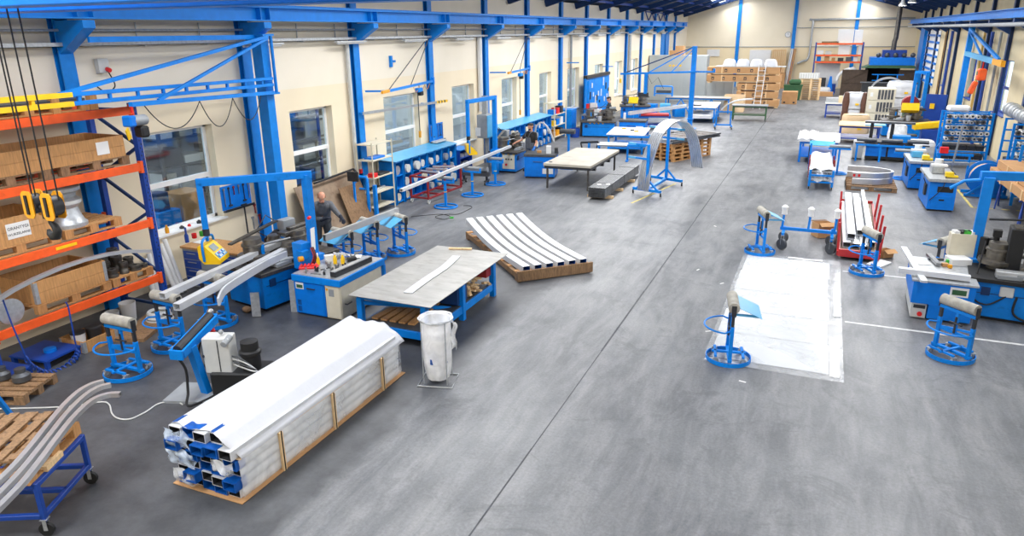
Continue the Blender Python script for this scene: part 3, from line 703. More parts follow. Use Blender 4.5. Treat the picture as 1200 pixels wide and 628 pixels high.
# ---- wall jib crane beside the second column
XJ = -11.2
pj = onX(316, 150, XJ); YJ = pj.y
zt = onX(306, 41, XJ).z; zb = onX(320, 98, XJ).z; zr = onX(321, 107, XJ).z
t = thing('jib_crane', 'blue wall-mounted jib crane with long ladder boom and yellow tip', 'crane', (XJ, YJ, 0))
def jl(v): return Vector(v)-Vector((XJ, YJ, 0))
m = MB(); m.bb((-.13, -.12, 0), (.13, .12, zt)); m.bb((-.2, -.2, 0), (.2, .2, .02)); m.build('post', M.steelblue, t, bevel=.006)
for z in (zt+.0, zr-.02): m = MB(); m.box((.1, .0, z), (.3, .34, .04)); m.build('hinge_plate', M.steelblue, t)
m = MB(); m.tube([(.22, 0.1, zr-.02), (.22, .1, zt)], .035, 10); m.build('pivot_tube', M.steelblue, t)
tip = onX(-14, 131, -9.85); rt = Vector((XJ+.22, YJ, zb)); d = (tip-rt)
ul, ll = [], []
def on(u, dz): return jl(rt+d*u+Vector((0, 0, dz)))
uy = .80
m = MB(); m.bar(on(0, .13), on(uy, .13), .07, .06); m.bar(on(0, 0), on(uy, 0), .07, .06)
for k in range(9): m.bar(on(.09*k+.06, .0), on(.09*k+.06, .13), .05, .05)
m.build('boom', M.blue, t, bevel=.004)
m = MB(); m.bar(on(uy, .13), on(1, .13), .08, .07); m.bar(on(uy, 0), on(1, 0), .08, .07); m.bar(on(.9, 0), on(.9, .13), .06, .05); tag(m.build('boom_tip', M.yellow, t), 'yellow boom tip')
m = MB(); m.bar((.22, 0, zt-.03), on(.83, .14), .06, .06); m.build('tie_rod', M.blue, t)
rend = onX(153, 122.5, -9.95); rr0 = Vector((XJ+.22, YJ, zr)); dr = rend-rr0
def onr(u, dz=0): return jl(rr0+dr*u+Vector((0, 0, dz)))
m = MB(); m.bar(onr(0), onr(1), .07, .07); m.build('hoist_rail', M.blue, t)
m = MB(); m.bar((.22, 0, zt-.06), onr(.85, .03), .05, .05); m.build('tie_rod', M.blue, t)
m = MB(); m.bar((0, -.1, zt-.04), (.0, cy[0]-YJ+.1, zt-.04), .05, .09); m.build('wall_tie', M.blue, t)
for u0, u1, sg in ((.12, .36, .46), (.36, .6, .5), (.6, .93, .42)):
    m = MB(); a, b_ = onr(u0, -.04), onr(u1, -.04); m.tube([a.lerp(b_, k/16)+Vector((0, 0, -sg*4*(k/16)*(1-k/16))) for k in range(17)], .009, 6); o = m.build('festoon_cable', M.black, t)
h = thing('chain_hoist', 'grey and blue electric chain hoist with black chain bag and yellow tag', 'hoist', rend+Vector((0, 0, 0)))
dn = dr.normalized()
m = MB(); m.bar((0, 0, -.03), (0, 0, -.12), .03, .02); m.tube([(0, .0, -.1+.03*math.cos(a)) for a in ()] or [(0, 0, -.12), (.03, 0, -.14), (.0, 0, -.16)], .01, 6); tag(m.build('top_hook', M.brred, h), 'red top hook')
m = MB(); m.tube([dn*-.26+Vector((0, 0, -.25)), dn*.05+Vector((0, 0, -.25))], .085, 14); m.build('motor', M.grey, h)
m = MB(); m.bar(dn*.02+Vector((0, 0, -.25)), dn*.17+Vector((0, 0, -.25)), .16, .17); m.build('gearbox', M.blue2, h, bevel=.02)
m = MB(); m.bar(dn*-.16+Vector((0, 0, -.34)), dn*-.16+Vector((0, 0, -.52)), .2, .16); m.build('chain_bag', M.black, h, bevel=.03)
m = MB(); m.box(dn*.16+Vector((0.02, -.02, -.44)), (.02, .1, .17), rx=.4, rz=.5); m.build('warning_tag', M.yellow, h)
m = MB(); m.tube([dn*.1+Vector((0, 0, -.33)), dn*.1+Vector((0, 0, -.4))], .008, 6); m.build('chain', M.galv, h)
# ---- hook block of the overhead crane
Yh = 4.5; hb_ = onY(52, 240, Yh)
t = thing('hook_block', 'black and amber crane hook block hanging on wire ropes at left', 'hook', (hb_.x, Yh, hb_.z))
for i, px in enumerate((40, 62)):
    q = onY(px, 240, Yh)-hb_
    for s in (-1, 1):
        m = MB(); c = Vector((q.x, .06*s, 0))
        pts = [(-.075, .10), (-.04, .135), (.05, .135), (.08, .10), (.08, -.10), (.05, -.135), (-.04, -.135), (-.075, -.10)]
        m.prism([(c.x+a, c.y-.006, b_) for a, b_ in pts], (0, .012, 0)); o = m.build('cheek_plate', M.amber, t, bevel=.004)
        MB().box((c.x, c.y+.012*s*1.0, 0), (.035, .014, .19)).build('plate_slot', M.black, o)
    m = MB(); m.cyl((q.x, -.05, 0), (q.x, .05, 0), .1, 20); m.build('sheave', M.char, t)
m = MB(); m.cyl((-.14, 0, -.03), (.18, 0, -.03), .03, 10); m.box((.05, 0, -.07), (.1, .09, .12)); m.build('trunnion', M.black, t)
hk = [(.05, 0, -.12), (.05, 0, -.17), (.09, 0, -.21), (.11, 0, -.26), (.08, 0, -.31), (.03, 0, -.32), (-.015, 0, -.29), (-.02, 0, -.25)]
MB().tube(hk, [.03, .03, .035, .04, .045, .04, .03, .015], 10).build('hook', M.black, t)
zc0 = tr.children[0].data.vertices[0].co.z if False else onY(2, 15.5, 4.55).z
for px0, px1 in ((2, 40), (5, 44), (28, 58), (31, 70)):
    q = onY(px1, 240, Yh)-hb_; m = MB(); m.tube([(q.x, 0, .06), (q.x, 0, zc0-hb_.z+.1)], .008, 6); m.build('wire_rope', M.black, t)
# ============================================================ FRONT LEFT: trolley, profiles, hydraulic unit, film-wrapped bundle, cutting table, bag stand
# --- timber trolley at the lower left
A, B_ = fl(112, 565), fl(66, 632)
A = Vector((-7.12, 4.47, 0)); Bq = Vector((-6.75, 3.72, 0))
u = (Bq-A).normalized(); Lt = (Bq-A).length+.12
ang = math.atan2(u.y, u.x)          # long... local x runs towards the camera along the right-hand side
TH = .62
t = thing('platform_trolley', 'blue steel trolley on castors carrying wooden pallets, at lower left', 'trolley', (A.x, A.y, 0), ang)
Wt = 1.25; z0 = .17
def bbp(name, mt, *bars, w=.05):
    m = MB()
    for p, q in bars: m.bar(p, q, w, w)
    return m.build(name, mt, t, bevel=.004)
Lx = Lt-.08
for y in (0, -Wt):
    for x in (0, Lx): MB().bar((x, y, z0), (x, y, TH), .05).build('post', M.navy, t, bevel=.004)
    bbp('side_rail', M.navy, ((-.0, y, TH-.03), (Lx, y, TH-.03)), ((0, y, z0+.06), (Lx, y, z0+.06)))
for x in (0, Lx): bbp('end_rail', M.navy, ((x, 0, TH-.03), (x, -Wt, TH-.03)), ((x, 0, z0+.06), (x, -Wt, z0+.06)))
bbp('lower_rail', M.navy, ((Lx*.5, 0, z0+.06), (Lx*.5, -Wt, z0+.06)))
for y in (0, -Wt):
    for x in (.0, Lx): castor(t, x, y, z0+.03, .075, M.black)
ez = Vector((math.cos(ang), math.sin(ang), 0)); ny = Vector((-ez.y, ez.x, 0))
def tw(x, y, z): return A+ez*x+ny*y+Vector((0, 0, z))
for i in range(2):
    q = tw(Lx/2, -.62-.03*i, TH+.001+i*(PAL_H+.002)); make_pallet(('lower wooden pallet on the blue trolley at lower left', 'upper wooden pallet, top of the two on blue trolley')[i], q, ang+(0, .02)[i], (.98, .94)[i], 1.2, M.woodold if i else M.wood)
q = tw(Lx*.62, -.02, TH+.03); o = tag(MB().box((0, 0, 0), (.3, .08, .06)).build('timber_wedge', M.woodlt), 'pale timber wedges on the edge of the blue trolley', 'timber'); o.location = q; o.rotation_euler = (0, 0, ang)
# bowed profiles lying over the pallets
zp = TH+2*PAL_H
def curve_from(pxs, zs): return [fl(px, py, z) for (px, py), z in zip(pxs, zs)]
zz = [.95, .95, .96, .96, .96, .96, .96, .96, .96]
P1 = [(122, 447), (108, 451), (92, 460), (74, 477), (55, 500), (37, 523), (18, 545), (0, 563), (-20, 583)]
P2 = [(130, 451), (115, 455), (98, 466), (79, 485), (60, 509), (42, 532), (22, 556), (2, 577), (-18, 598)]
P3 = [(141, 462), (126, 463), (108, 470), (88, 488), (67, 514), (47, 541), (27, 566), (6, 588), (-16, 610)]
for i, (P_, l) in enumerate(((P1, 'left one of three bowed silver profiles lying across the trolley pallets'), (P2, 'middle bowed silver profile lying across the trolley pallets'), (P3, 'right bowed silver profile with straight tail, across the trolley pallets'))):
    m = MB(); m.sweep(cat_rom(curve_from(P_, zz), 4), .055, .05, t=.004, m=0); tag(m.build('bowed_profile', M.alu), l, 'profile')
# thin cord on the floor
pc = [fl(*q, .012) for q in ((-5, 479), (40, 478), (82, 476), (118, 471), (128, 474), (131, 484), (138, 490), (152, 491), (170, 483), (186, 473), (205, 470), (214, 474))]
m = MB(); m.tube(cat_rom(pc, 8), .010, 6); tag(m.build('cord', M.ltgrey), 'thin pale cord lying across the dark floor to the hydraulic unit', 'cord')
# --- hydraulic unit with tilted roller arm
p = fl(246, 462); HX, HY = p.x, p.y
t = thing('roller_arm_unit', 'blue tilting roller arm with grey control box and black pump behind the bundle', 'hydraulic unit', (HX, HY, 0))
hl = lambda v: Vector(v)-Vector((HX, HY, 0))
za = .95
a, b_ = hl(fl(207, 411, .80)), hl(fl(247, 369, .98))
base = hl(fl(243, 462, 0))
m = MB(); m.box((base.x-.1, base.y-.05, .02), (.75, .55, .04), rz=.3); m.build('foot_plate', M.grey, t)
m = MB(); m.bar((base.x, base.y, .03), (base.x-.05, base.y-.1, .78), .12, .1); m.build('column', M.blue, t, bevel=.005)
d = (b_-a).normalized(); sd = d.cross(Vector((0, 0, 1))).normalized()
m = MB()
for s in (-1, 1): m.bar(a+sd*s*.09+Vector((0, 0, -.05)), b_+sd*s*.09+Vector((0, 0, -.05)), .03, .12)
m.bar(a-d*.02-sd*.1+Vector((0, 0, -.05)), a-d*.02+sd*.1+Vector((0, 0, -.05)), .03, .14); m.bar(b_-sd*.1+Vector((0, 0, -.05)), b_+sd*.1+Vector((0, 0, -.05)), .03, .14)
m.build('arm_frame', M.blue, t, bevel=.004)
m = MB(); m.cyl(a+d*.02, b_-d*.02, .065, 18); m.build('roller', M.char, t)
m = MB(); m.ball(b_+Vector((0, 0, .05)), .05, 10); m.cyl(b_+Vector((0, 0, -.2)), b_, .03, 8); m.build('hinge_knuckle', M.steel, t)
bx = hl(fl(262, 436, .32)); rz_ = .35
m = MB(); m.box((bx.x, bx.y, .62), (.38, .24, .52), rz=rz_); o = m.build('control_box', M.ltgrey, t, bevel=.012); o['label'] = 'light grey control box'
m = MB(); m.box((bx.x+.07, bx.y-.105, .62), (.012, .01, .46), rz=rz_); m.cyl((bx.x-.13, bx.y-.175, .62), (bx.x-.134, bx.y-.19, .62), .02, 10); m.build('box_lock', M.char, o)
m = MB(); m.lathe([(.13, 0), (.13, .2), (.15, .22), (.15, .26), (.12, .28), (.12, .40), (.02, .42)], (bx.x+.36, bx.y+.18, .38), 18); m.build('pump_motor', M.black, t)
m = MB(); m.box((bx.x+.22, bx.y+.14, .2), (.75, .45, .36), rz=rz_); m.build('tank', M.black, t, bevel=.02)
m = MB(); m.cyl((bx.x+.16, bx.y+.05, .86), (bx.x+.2, bx.y-.12, .82), .045, 10); m.ball((bx.x+.04, bx.y+.02, .93), .035, 8); m.build('valve', M.grey, t)
for q in ([(0, 0, 0)],):
    hz = [a+Vector((0, 0, -.1)), Vector((a.x+.05, a.y+.05, .5)), Vector((a.x+.08, a.y+.0, .2)), Vector((a.x+.18, a.y-.1, .06)), Vector((bx.x, bx.y-.1, .06)), Vector((bx.x+.1, bx.y, .2))]
    MB().tube(cat_rom(hz, 8), .018, 8).build('hose', M.black, t)
    hz = [Vector((bx.x-.1, bx.y+.1, .8)), Vector((bx.x-.35, bx.y+.05, .75)), Vector((bx.x-.42, bx.y, .5)), Vector((bx.x-.25, bx.y-.05, .36)), Vector((bx.x-.1, bx.y, .3))]
    MB().tube(cat_rom(hz, 8), .014, 8).build('hose', M.black, t)
    for k in range(4):
        hz = [Vector((bx.x+.2, bx.y-.0, .6-.04*k)), Vector((bx.x+.42+.05*k, bx.y-.05, .62-.05*k)), Vector((bx.x+.58, bx.y+.05, .4)), Vector((bx.x+.5-.05*k, bx.y+.1, .15))]
        MB().tube(cat_rom(hz, 8), .010, 6).build('cable', M.ltgrey if k % 2 else M.dkgrey, t)
m = MB(); m.tube([b_+Vector((0, .0, -.05)), b_+Vector((.05, -.05, -.2)), b_+Vector((.1, -.05, -.34))], .02, 8); m.ball(b_+Vector((.05, -.05, -.22)), .035, 8); m.build('air_fitting', M.brred, t)
# --- the big bundle of film-wrapped box profiles
BX0, BX1, BY0, BY1 = -6.23, -5.30, 4.86, 8.12
t = thing('profile_bundle', 'big bundle of white-filmed aluminium box profiles strapped with battens, front left', 'bundle of profiles', (BX1, BY0, 0))
wl = BX1-BX0; Ln = BY1-BY0
m = MB(); m.bb((-wl-.02, -.05, .006), (.05, Ln+.05, .016)); m.build('base_card', M.card, t)
rows = 6; n5 = 5; ph = .118; z = .02
lay = []
for r in range(6):
    off = (0.0, .015, -.01, .02, 0.0, -.012)[r]; dy = (.03, -.02, .04, 0, -.03, .02)[r]
    if r == 4: z += .016
    if r == 5: n5 = 4
    pw = .176
    for k in range(n5):
        x1 = -wl+off+.03+pw*k; lay.append((x1, x1+pw-.006, z, z+ph-.005, dy+.03*math.sin(k*3+r)))
    z += ph
for i, (x0, x1, z0_, z1_, dy) in enumerate(lay):
    m = MB(); m.sweep([((x0+x1)/2, dy, (z0_+z1_)/2), ((x0+x1)/2, Ln-.02+dy*.5, (z0_+z1_)/2)], x1-x0, z1_-z0_, t=.007, m=0, m2=1)
    o = m.build('box_profile', [M.aluw, M.char], t)
    if (i*7) % 10 < 5:
        m = MB(); m.sweep([((x0+x1)/2, dy-.035-.02*math.sin(i*2.3), (z0_+z1_)/2), ((x0+x1)/2, dy+.10+.05*math.sin(i), (z0_+z1_)/2)], x1-x0+.005, z1_-z0_+.004, t=.012, m=0, m2=0); m.build('blue_film_sleeve', M.bluefilm, o)
zt_ = z
m = MB(); m.bb((-wl-.01, .03, .024+4*ph), (.02, Ln-.05, .024+4*ph+.008)); m.build('separator_card', M.cardlt, t)
def topfilm(u, v):
    x = -wl-.015+(wl+.05)*u; y = .02+.03*math.sin(u*14)+(Ln+.05)*v
    zz = zt_+.008-.245*max(0, (u-.76)/.24)**1.1-.03*max(0, .05-u)/.05
    zz += .006*math.sin(v*9+u*4)+.004*math.sin(u*21)+.012*max(0, v-.9)/.1*math.sin(u*30)
    return (x, y, zz)
m = MB(); m.grid(topfilm, 30, 40); m.build('top_film', M.film, t, solid=.003)
rr = random.Random(3)
def crumple(name, x0, w_, zc, h_, seed, mt):
    ph1 = seed*1.7; m = MB()
    def f(u, v):
        x = x0+w_*u; zz = zc+(v-.5)*h_
        y = -.05-.05*math.sin(u*PI)*math.sin(v*PI)-.012*math.sin(u*12+ph1+v*6)-.01*math.sin(v*9+ph1*2)
        return (x+.02*math.sin(v*7+ph1), y, zz+.02*math.sin(u*8+ph1))
    m.grid(f, 14, 9); m.build(name, mt, t)
crumple('plastic_wrap', -wl-.02, .34, .02+5.1*ph, .20, 1, M.wrapb)
crumple('plastic_wrap', -wl-.02, .40, .02+3.2*ph, .17, 2, M.wrapb)
crumple('plastic_wrap', -wl+.02, .34, .02+1.1*ph, .18, 3, M.wrap)
crumple('plastic_wrap', -.3, .3, .02+3.3*ph, .16, 7, M.wrap)
for (a0, a1, dv) in ((0.02, .10, .035), (.24, .46, .025), (.60, .66, .04)):
    m = MB(); m.grid(lambda u, v: (lambda q: (q[0], q[1]-.002+.04*v+.01*math.sin(u*9), q[2]+.004))(topfilm(a0+(a1-a0)*u, dv*v)), 8, 5); m.build('blue_film_patch', M.bluefilm, t)
def sidefilm(u, v):
    y = .02+(Ln-.02)*u; zz = .03+(.02+4*ph-.03)*v
    return (.008+.003*math.sin(u*18+v*5)+.012*abs(math.sin(v*PI*4)), y, zz)
m = MB(); m.grid(sidefilm, 40, 24); m.build('side_wrap', M.wrapside, t)
for (yy) in (.62, 1.60, 2.72):
    m = MB(); m.bb((.024, yy, .0), (.052, yy+.055, .50)); m.build('batten', M.woodlt, t)
    m = MB(); m.bb((.053, yy+.02, .01), (.057, yy+.036, .52)); m.bb((-wl, yy+.02, .002), (.057, yy+.036, .006)); m.build('strap', M.black, t)
# --- big blue table with sheet top
TX0, TX1, TY0, TY1, TZ = -6.70, -5.18, 8.88, 11.88, .8
t = thing('sheet_metal_table', 'big blue steel table with grey sheet top and timber scraps below', 'table', (TX0, TY0, 0))
tl = lambda x, y, z: (x-TX0, y-TY0, z)
m = MB(); m.bb(tl(TX0, TY0, TZ-.012), tl(TX1, TY1, TZ)); m.build('table_top', M.sheet, t, bevel=.002)
lx0, lx1, ly0, ly1 = TX0+.1, TX1-.22, TY0+.18, TY1-.25
for x in (lx0, lx1):
    for y in (ly0, (ly0+ly1)/2, ly1): m = MB(); m.bar(tl(x, y, 0), tl(x, y, TZ-.1), .1, .1); m.build('leg', M.blue, t, bevel=.005)
m = MB()
for x in (lx0, lx1): m.bar(tl(x, ly0-.05, TZ-.06), tl(x, ly1+.05, TZ-.06), .08, .09)
for y in (ly0, (ly0+ly1)/2, ly1): m.bar(tl(lx0, y, TZ-.06), tl(lx1, y, TZ-.06), .08, .09)
m.build('apron', M.blue, t, bevel=.004)
m = MB()
for x in (lx0, lx1): m.bar(tl(x, ly0, .2), tl(x, ly1, .2), .06, .13)
for y in (ly0, (ly0+ly1)/2, ly1): m.bar(tl(lx0, y, .2), tl(lx1, y, .2), .06, .13)
m.bar(tl(lx0, ly0, .62), tl(lx1, (ly0+ly1)/2, .2), .05, .06); m.build('stretcher', M.blue, t, bevel=.004)
m = MB(); m.bb(tl(lx0, ly0, .265), tl(lx1, ly1, .28)); m.build('shelf', M.dkgrey, t)
m = MB(); m.bb(tl(lx1-.45, (ly0+ly1)/2-.12, .3), tl(lx1-.02, (ly0+ly1)/2+.25, TZ-.11)); m.build('drawer_box', M.deep, t, bevel=.005)
rr = random.Random(11)
for k in range(26):
    x = lx1-.35+rr.random()*.36; y = (ly0+ly1)/2+.35+rr.random()*.75; z = .30+.03*(k//6)+rr.random()*.02
    o = MB().box((0, 0, 0), (.07+.12*rr.random(), .04+.03*rr.random(), .025+.02*rr.random())).build('timber_offcut', M.woodlt); o.location = (x, y, z); o.rotation_euler = (rr.random()*.4, rr.random()*.4, rr.random()*3)
    tag(o, 'pale timber offcut piled on the lower shelf of the big blue table', 'timber offcut', 'timber offcuts under the blue table')
o = tag(MB().box((0, 0, .08), (.34, .22, .16)).build('red_box', M.dkred), 'dark red box behind timber offcuts under the blue table', 'box'); o.location = (lx1-.18, ly1-.14, .44)
for k in range(5):
    o = MB().box((0, 0, .02), (.12, 1.2, .03)).build('timber_board', M.wood); o.location = (lx0+.2+.15*k, ly0+.75, .281+.0*k); o.rotation_euler = (0, 0, .04*(k-2)); tag(o, 'rough timber board on the lower shelf at near end of blue table', 'board', 'boards under the blue table')
m = MB(); pts = [fl(px, py, TZ+.012) for px, py in ((478, 343), (500, 327), (521, 313), (535, 300))]; m.sweep(cat_rom(pts, 5), .16, .012); tag(m.build('flat_strip', M.aluw), 'pale flat metal strip lying on the big blue table top', 'strip')
a, b_ = fl(526, 291, TZ+.02), fl(553, 291.5, TZ+.02); m = MB(); m.bar(a, b_, .06, .03); tag(m.build('timber_lath', M.woodlt), 'short timber lath at the far edge of the big table top', 'timber')
# --- waste bag in its stand
bc = fl(514, 446); BCX, BCY = bc.x, bc.y
t = thing('bag_stand', 'waste bag stand of thin grey rods beside the big blue table', 'bag stand', (BCX, BCY, 0), .25)
R = .24; H_ = .98
m = MB(); m.tube([(-.25, -.22, .012), (.25, -.22, .012), (.25, .22, .012), (-.25, .22, .012)], .011, 6, closed=True); m.build('floor_frame', M.galv, t)
m = MB(); m.ring((0, 0, H_), R, .010, 28); m.build('hoop', M.galv, t)
for a in (.8, 2.3, 3.9, 5.5): m = MB(); m.tube([(R*math.cos(a), R*math.sin(a), H_), (R*math.cos(a), R*math.sin(a)*.95, .02)], .009, 6); m.build('upright_rod', M.galv, t)
def bag(u, v):
    a = 2*PI*u; z = .07+(H_-.05)*v
    rad = (.205 if v < .98 else .25)*(1-.25*(1-v)**6)
    rad *= 1+.035*math.sin(5*a+3*v)+.03*math.sin(9*a+7*v)*(1-v*.5)
    return (rad*math.cos(a), rad*math.sin(a), z)
b = thing('rubbish_bag', 'clear white plastic rubbish bag with blue waste inside, hung in rod stand', 'bag', (BCX, BCY, 0), .25)
m = MB(); m.grid(bag, 40, 24); m.build('bag_skin', M.wrapw, b)
m = MB(); m.grid(lambda u, v: (bag(u, 0)[0]*v, bag(u, 0)[1]*v, .07-.03*(1-v)), 30, 3); m.build('bag_bottom', M.wrapw, b)
m = MB(); m.lathe([(.02, .09), (.14, .1), (.17, .2), (.18, .28), (.14, .36), (.02, .38)], seg=14); tag(m.build('waste', M.white, b), 'white waste filling the bag')
m = MB(); m.lathe([(.02, .28), (.13, .29), (.185, .34), (.185, .42), (.1, .47), (.02, .47)], (.0, -.01, 0), 14); tag(m.build('blue_waste', M.bluefilm, b), 'blue film scraps in the bag')
m = MB(); m.lathe([(.02, .46), (.17, .47), (.17, .78), (.02, .8)], seg=14); m.build('waste', M.wrapw, b)
m = MB(); m.grid(lambda u, v: (.2+.07*u+.02*math.sin(v*9), .06+.06*math.sin(u*6+v*5), .92-.42*v), 4, 10); m.build('bag_tail', M.wrapw, b)
m = MB(); a, b_ = fl(-3, 466, .4), fl(14, 489, .0); m.bar(a, b_+Vector((0, 0, .03)), .05); tag(m.build('blue_prop', M.blue), 'blue steel prop slanting to the floor at the left frame edge', 'prop')
# ============================================================ BENDING MACHINES
M.diesteel = mat('die_steel', '#77736c', .38, .75, var=.25, scale=10)
def bender(label, loc, rz, L=1.7, W=.95, post=None, beam=None, h=2.4, panel=True, seed=1, base=None, gantry=True, group=None, arms=True, plate=None, postw=.14):
    """profile bending machine: x along the work piece, y towards the back"""
    t = thing('bending_machine', label, 'machine', loc, rz, group); base = base or M.blue
    m = MB(); m.box((0, 0, .37), (L, W, .62)); m.build('base', base, t, bevel=.01)
    m = MB(); m.box((0, 0, .03), (L-.1, W-.1, .06)); m.build('plinth', M.black, t)
    m = MB(); m.box((.0, 0, .72), (L+.14, W+.16, .07)); m.build('bed_plate', plate or M.dksteel, t, bevel=.006)
    m = MB(); m.box((-.1, -W/2-.004, .48), (L*.8, .006, .012)); m.box((-L*.38, -W/2-.012, .52), (.13, .02, .14)); m.build('panel_trim', M.deep, t)
    dies = [(-.5, .16, .29, 1.15), (.42, .02, .3, 1.1), (.02, -.2, .2, .8), (.1, .3, .2, .9)]
    for x, y, r, k in dies:
        zb = .757
        m = MB(); m.lathe([(r*.5, 0), (r*.5, .06*k), (r, .08*k), (r, .14*k), (r*.62, .15*k), (r*.62, .27*k), (r*.7, .28*k), (r*.7, .31*k), (r*.58, .32*k), (r*.58, .40*k), (.04, .41*k)], (x, y, zb), 22); m.build('die_roller', M.diesteel, t)
    m = MB(); m.box((.42, .05, 1.19), (.75, .22, .05), rz=.1); m.box((.5, .06, 1.24), (.5, .12, .05), rz=.1); m.build('top_clamp', M.dksteel, t, bevel=.006)
    if arms:
        m = MB(); m.bar((-.95, .2, 1.2), (.3, .42, 1.34), .09, .03); m.build('swing_arm', M.dksteel, t)
        m = MB(); m.tube([(-.45, .05, 1.08), (.55, -.06, 1.08)], .025, 8); m.build('tie_shaft', M.steel, t)
        m = MB(); m.box((.55, .45, 1.15), (.3, .2, .34)); m.box((.55, .4, .98), (.1, .1, .2)); m.build('drive_box', M.grey, t, bevel=.01)
        m = MB(); m.cyl((.1, .5, .95), (.4, .55, 1.05), .09, 12); m.tube([(.1, .5, 1.05), (-.1, .55, 1.2), (.2, .6, 1.45), (.35, .5, 1.3)], .012, 6); m.build('motor', M.char, t)
        m = MB(); m.box((-.43, -.02, 1.0), (.05, .06, .2)); m.build('die_bracket', M.blue, t)
    m = MB(); m.cyl((.05, -W/2+.06, .757), (.05, -W/2+.06, .98), .095, 18); m.build('spare_die', M.alu, t)
    m = MB(); m.box((-.35, -W/2+.1, .79), (.36, .2, .06), rz=.1); m.box((-.25, -W/2+.08, .835), (.3, .12, .03), rz=-.15); m.build('clamp_jaw', M.grey, t)
    if gantry and post:
        px, py = post; ex, ey = beam
        m = MB(); m.bar((px, py, .70), (px, py, h), postw, postw, up=(0, 1, 0)); m.box((px, py, .78), (.3, .26, .2)); m.build('gantry_post', M.blue, t, bevel=.006)
        m = MB(); m.bar((px, py, 0), (px, py, .7), .2, .2, up=(0, 1, 0)); m.build('post_foot', M.blue, t, bevel=.006)
        d = (Vector((ex, ey, 0))-Vector((px, py, 0))).normalized()
        m = MB(); m.bar(Vector((px, py, h))-d*.1, Vector((ex, ey, h))+d*.05, .10, .13); m.build('gantry_beam', M.blue, t, bevel=.006)
        hb = 1.55
        m = MB(); m.bar((ex, ey, h), (ex, ey, hb), .1, .1, up=(d.y, -d.x, 0)); m.build('hanger', M.blue, t, bevel=.005)
        m = MB(); m.cyl((ex, ey, hb), (ex, ey, hb-.12), .06, 10); m.build('swivel', M.char, t)
        s = Vector((-d.y, d.x, 0)); c = Vector((ex, ey, 1.12))
        f = Vector((.55, -.84, 0)).normalized(); f = -d if panel == 'd' else f
        sd = Vector((-f.y, f.x, 0))
        m = MB(); m.tube(cat_rom([Vector((ex, ey, hb-.12)), Vector((ex, ey, hb-.22))], 2)+[], .03, 8)
        m.tube(cat_rom([c+sd*.24+Vector((0, 0, -.1)), c+sd*.25+Vector((0, 0, .18)), c+sd*.16+Vector((0, 0, .28)), c-sd*.16+Vector((0, 0, .28)), c-sd*.25+Vector((0, 0, .18)), c-sd*.24+Vector((0, 0, -.1))], 5), .022, 8); m.build('pendant_hoop', M.blue, t)
        o = M
        a0 = c+Vector((0, 0, .1)); fr = f
        def P(u, v, w): return c+sd*u+fr*v+Vector((0, 0, w))
        m = MB(); prof = [(-.10, .17), (.02, .17), (.26, -.08), (.26, -.16), (-.02, -.16), (-.10, -.05)]
        m.prism([P(-.22, v, w) for v, w in prof], sd*.44); pn = m.build('control_panel', M.yellow, t, bevel=.008); pn['label'] = 'yellow control panel with grey screen'
        def Q(u, k, e=.004):   # point on the sloping face, k 0 top..1 bottom
            n = Vector((0, 0, 0)); v = .02+.24*k; w = .17-.25*k
            return P(u, v+.006*e/.004, w+.005*e/.004)
        def quad(u0, u1, k0, k1, mt, name, e=.004):
            m = MB(); m.prism([Q(u0, k0, e), Q(u1, k0, e), Q(u1, k1, e), Q(u0, k1, e)], (0, 0, .002)); m.build(name, mt, pn)
        quad(-.13, .10, .12, .5, M.screen, 'screen')
        quad(-.18, .18, .6, .95, M.ltblue, 'key_field')
        for i in range(6):
            for j in range(2): quad(-.16+.055*i, -.125+.055*i, .64+.16*j, .74+.16*j, (M.paper, M.navy, M.brred)[(i+j) % 3] if (i+j) % 3 != 2 or i == 2 else M.paper, 'key', .007)
    return t
def w2l(loc, rz, p):
    v = Vector((p[0]-loc[0], p[1]-loc[1])); c, s = math.cos(-rz), math.sin(-rz); return (v.x*c-v.y*s, v.x*s+v.y*c)
# machine 1
L1 = (-9.22, 10.28, 0); R1 = math.radians(80)
mc = bender('blue bending machine with gantry arm, nearest one by the left wall', L1, R1, 1.75, 1.0, post=w2l(L1, R1, (-8.48, 10.32)), beam=w2l(L1, R1, (-9.78, 9.08)), h=2.38, panel=True)
# white paper on the post, red stop button, valve block and hoses belonging to it
q = w2l(L1, R1, (-8.39, 10.2)); m = MB(); m.box((q[0]-.03, q[1]-.06, 1.22), (.20, .006, .42), rz=.5, ry=.1); m.build('paper_sheet', M.paper, mc)
m = MB(); m.cyl((q[0]-.0, q[1], 1.62), (q[0]-.06, q[1]-.03, 1.62), .03, 10); m.build('stop_button', M.brred, mc)
m = MB(); m.box((q[0]-.18, q[1]+.1, .93), (.22, .26, .5)); m.box((q[0]-.25, q[1]+.0, .98), (.16, .18, .16)); m.build('valve_block', M.blue, mc, bevel=.008)
for k in range(4):
    m = MB(); m.tube(cat_rom([Vector((q[0]-.1-.02*k, q[1]-.12, 1.1)), Vector((q[0]-.12-.02*k, q[1]-.2, .95)), Vector((q[0]-.16-.03*k, q[1]-.18, .8))], 6), .012, 6); m.build('hydraulic_hose', (M.black, M.dkred)[k % 2], mc)
m = MB(); m.cyl((q[0]-.4, q[1]-.05, .93), (q[0]-.32, q[1]-.08, .93), .05, 12); m.build('brass_fitting', M.amber, mc)
